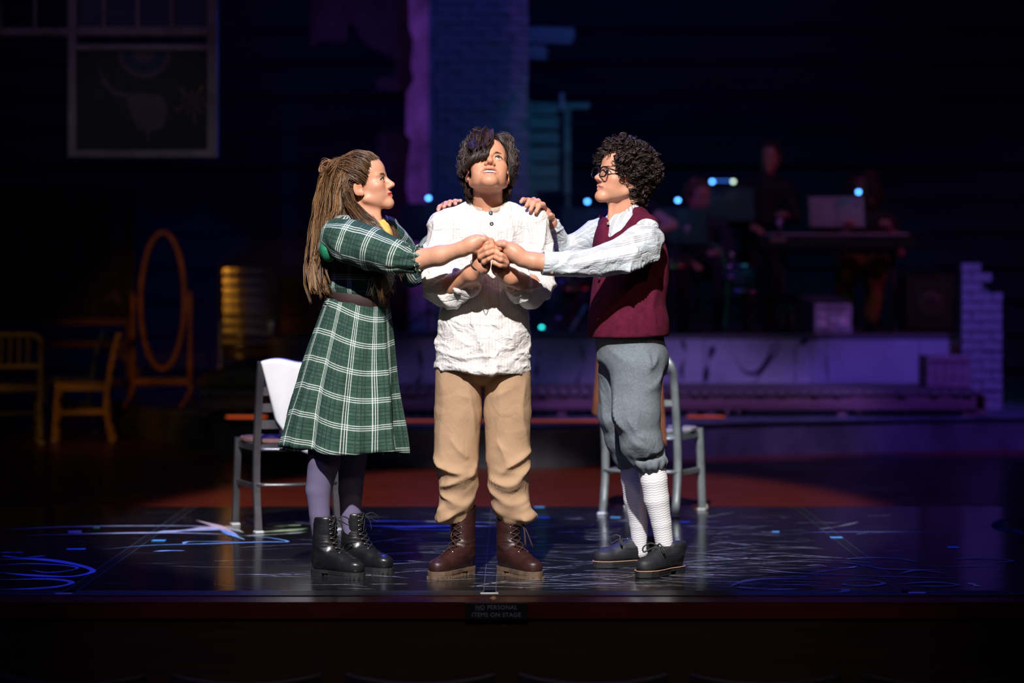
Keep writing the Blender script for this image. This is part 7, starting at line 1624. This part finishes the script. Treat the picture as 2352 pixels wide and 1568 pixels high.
# second seated musician, facing the audience
hd, to = seated(1604, 452, 10.75, .56); sx = to[0][0]
musician('seated fair-haired musician in dark clothes behind a music stand', hd, 30, -10, to, [.13, .14, .15],
    [[to[0] + np.array([-.18, 0, 0]), to[0] + np.array([-.24, -.12, -.25]), to[0] + np.array([-.10, -.30, -.30])], [to[0] + np.array([.18, 0, 0]), to[0] + np.array([.26, -.10, -.24]), to[0] + np.array([.14, -.30, -.22])]],
    [[to[2] + np.array([-.09, -.04, 0]), to[2] + np.array([-.16, -.42, -.03]), np.array([sx - .16, to[2][1] - .42, ZB + .12])], [to[2] + np.array([.09, -.04, 0]), to[2] + np.array([.16, -.42, -.03]), np.array([sx + .16, to[2][1] - .42, ZB + .12])]], navy, blackc, dshoe, haircol=(.12, .08, .04))
stool(to[2][0], to[2][1] + .02, .46, 'dark round stool under the fair-haired musician')
# standing musician in black
hd = W(1768, 362, 11.6); to = [hd + np.array([-.06, .05, -.26]), hd + np.array([-.06, .08, -.55]), np.array([hd[0] - .06, 11.7, ZB + .80])]
hipz = to[2][2]; sx = to[2][0]
musician('standing musician in black behind the keyboard', hd, -25, -5, to, [.14, .14, .15],
    [[to[0] + np.array([-.19, 0, 0]), to[0] + np.array([-.27, -.06, -.27]), to[0] + np.array([-.12, -.28, -.34])], [to[0] + np.array([.19, 0, 0]), to[0] + np.array([.27, -.08, -.26]), to[0] + np.array([.16, -.30, -.24])]],
    [[to[2] + np.array([-.09, 0, -.02]), np.array([sx - .11, 11.68, ZB + .45]), np.array([sx - .12, 11.7, ZB + .11])], [to[2] + np.array([.09, 0, -.02]), np.array([sx + .11, 11.68, ZB + .45]), np.array([sx + .12, 11.7, ZB + .11])]], blackc, blackc, dshoe)
# musician behind the vest wearer, one bare arm showing
hd, to = seated(1440, 440, 9.9, .56); sx = to[0][0]
musician('musician with a bare raised elbow behind the man in the vest', hd, 10, 0, to, [.12, .13, .14],
    [[to[0] + np.array([-.17, 0, 0]), to[0] + np.array([-.22, -.1, -.26]), to[0] + np.array([-.05, -.30, -.20])], [W(1482, 478, 9.9), W(1543, 517, 9.75), W(1470, 545, 9.55)]],
    [[to[2] + np.array([-.09, -.04, 0]), to[2] + np.array([-.14, -.42, -.03]), np.array([sx - .14, to[2][1] - .42, ZB + .12])], [to[2] + np.array([.09, -.04, 0]), to[2] + np.array([.14, -.42, -.03]), np.array([sx + .14, to[2][1] - .42, ZB + .12])]], blackc, blackc, dshoe, bare=(1,), skin=(.62, .38, .29))
stool(to[2][0], to[2][1] + .02, .46, 'dark round stool under the bare-armed musician')
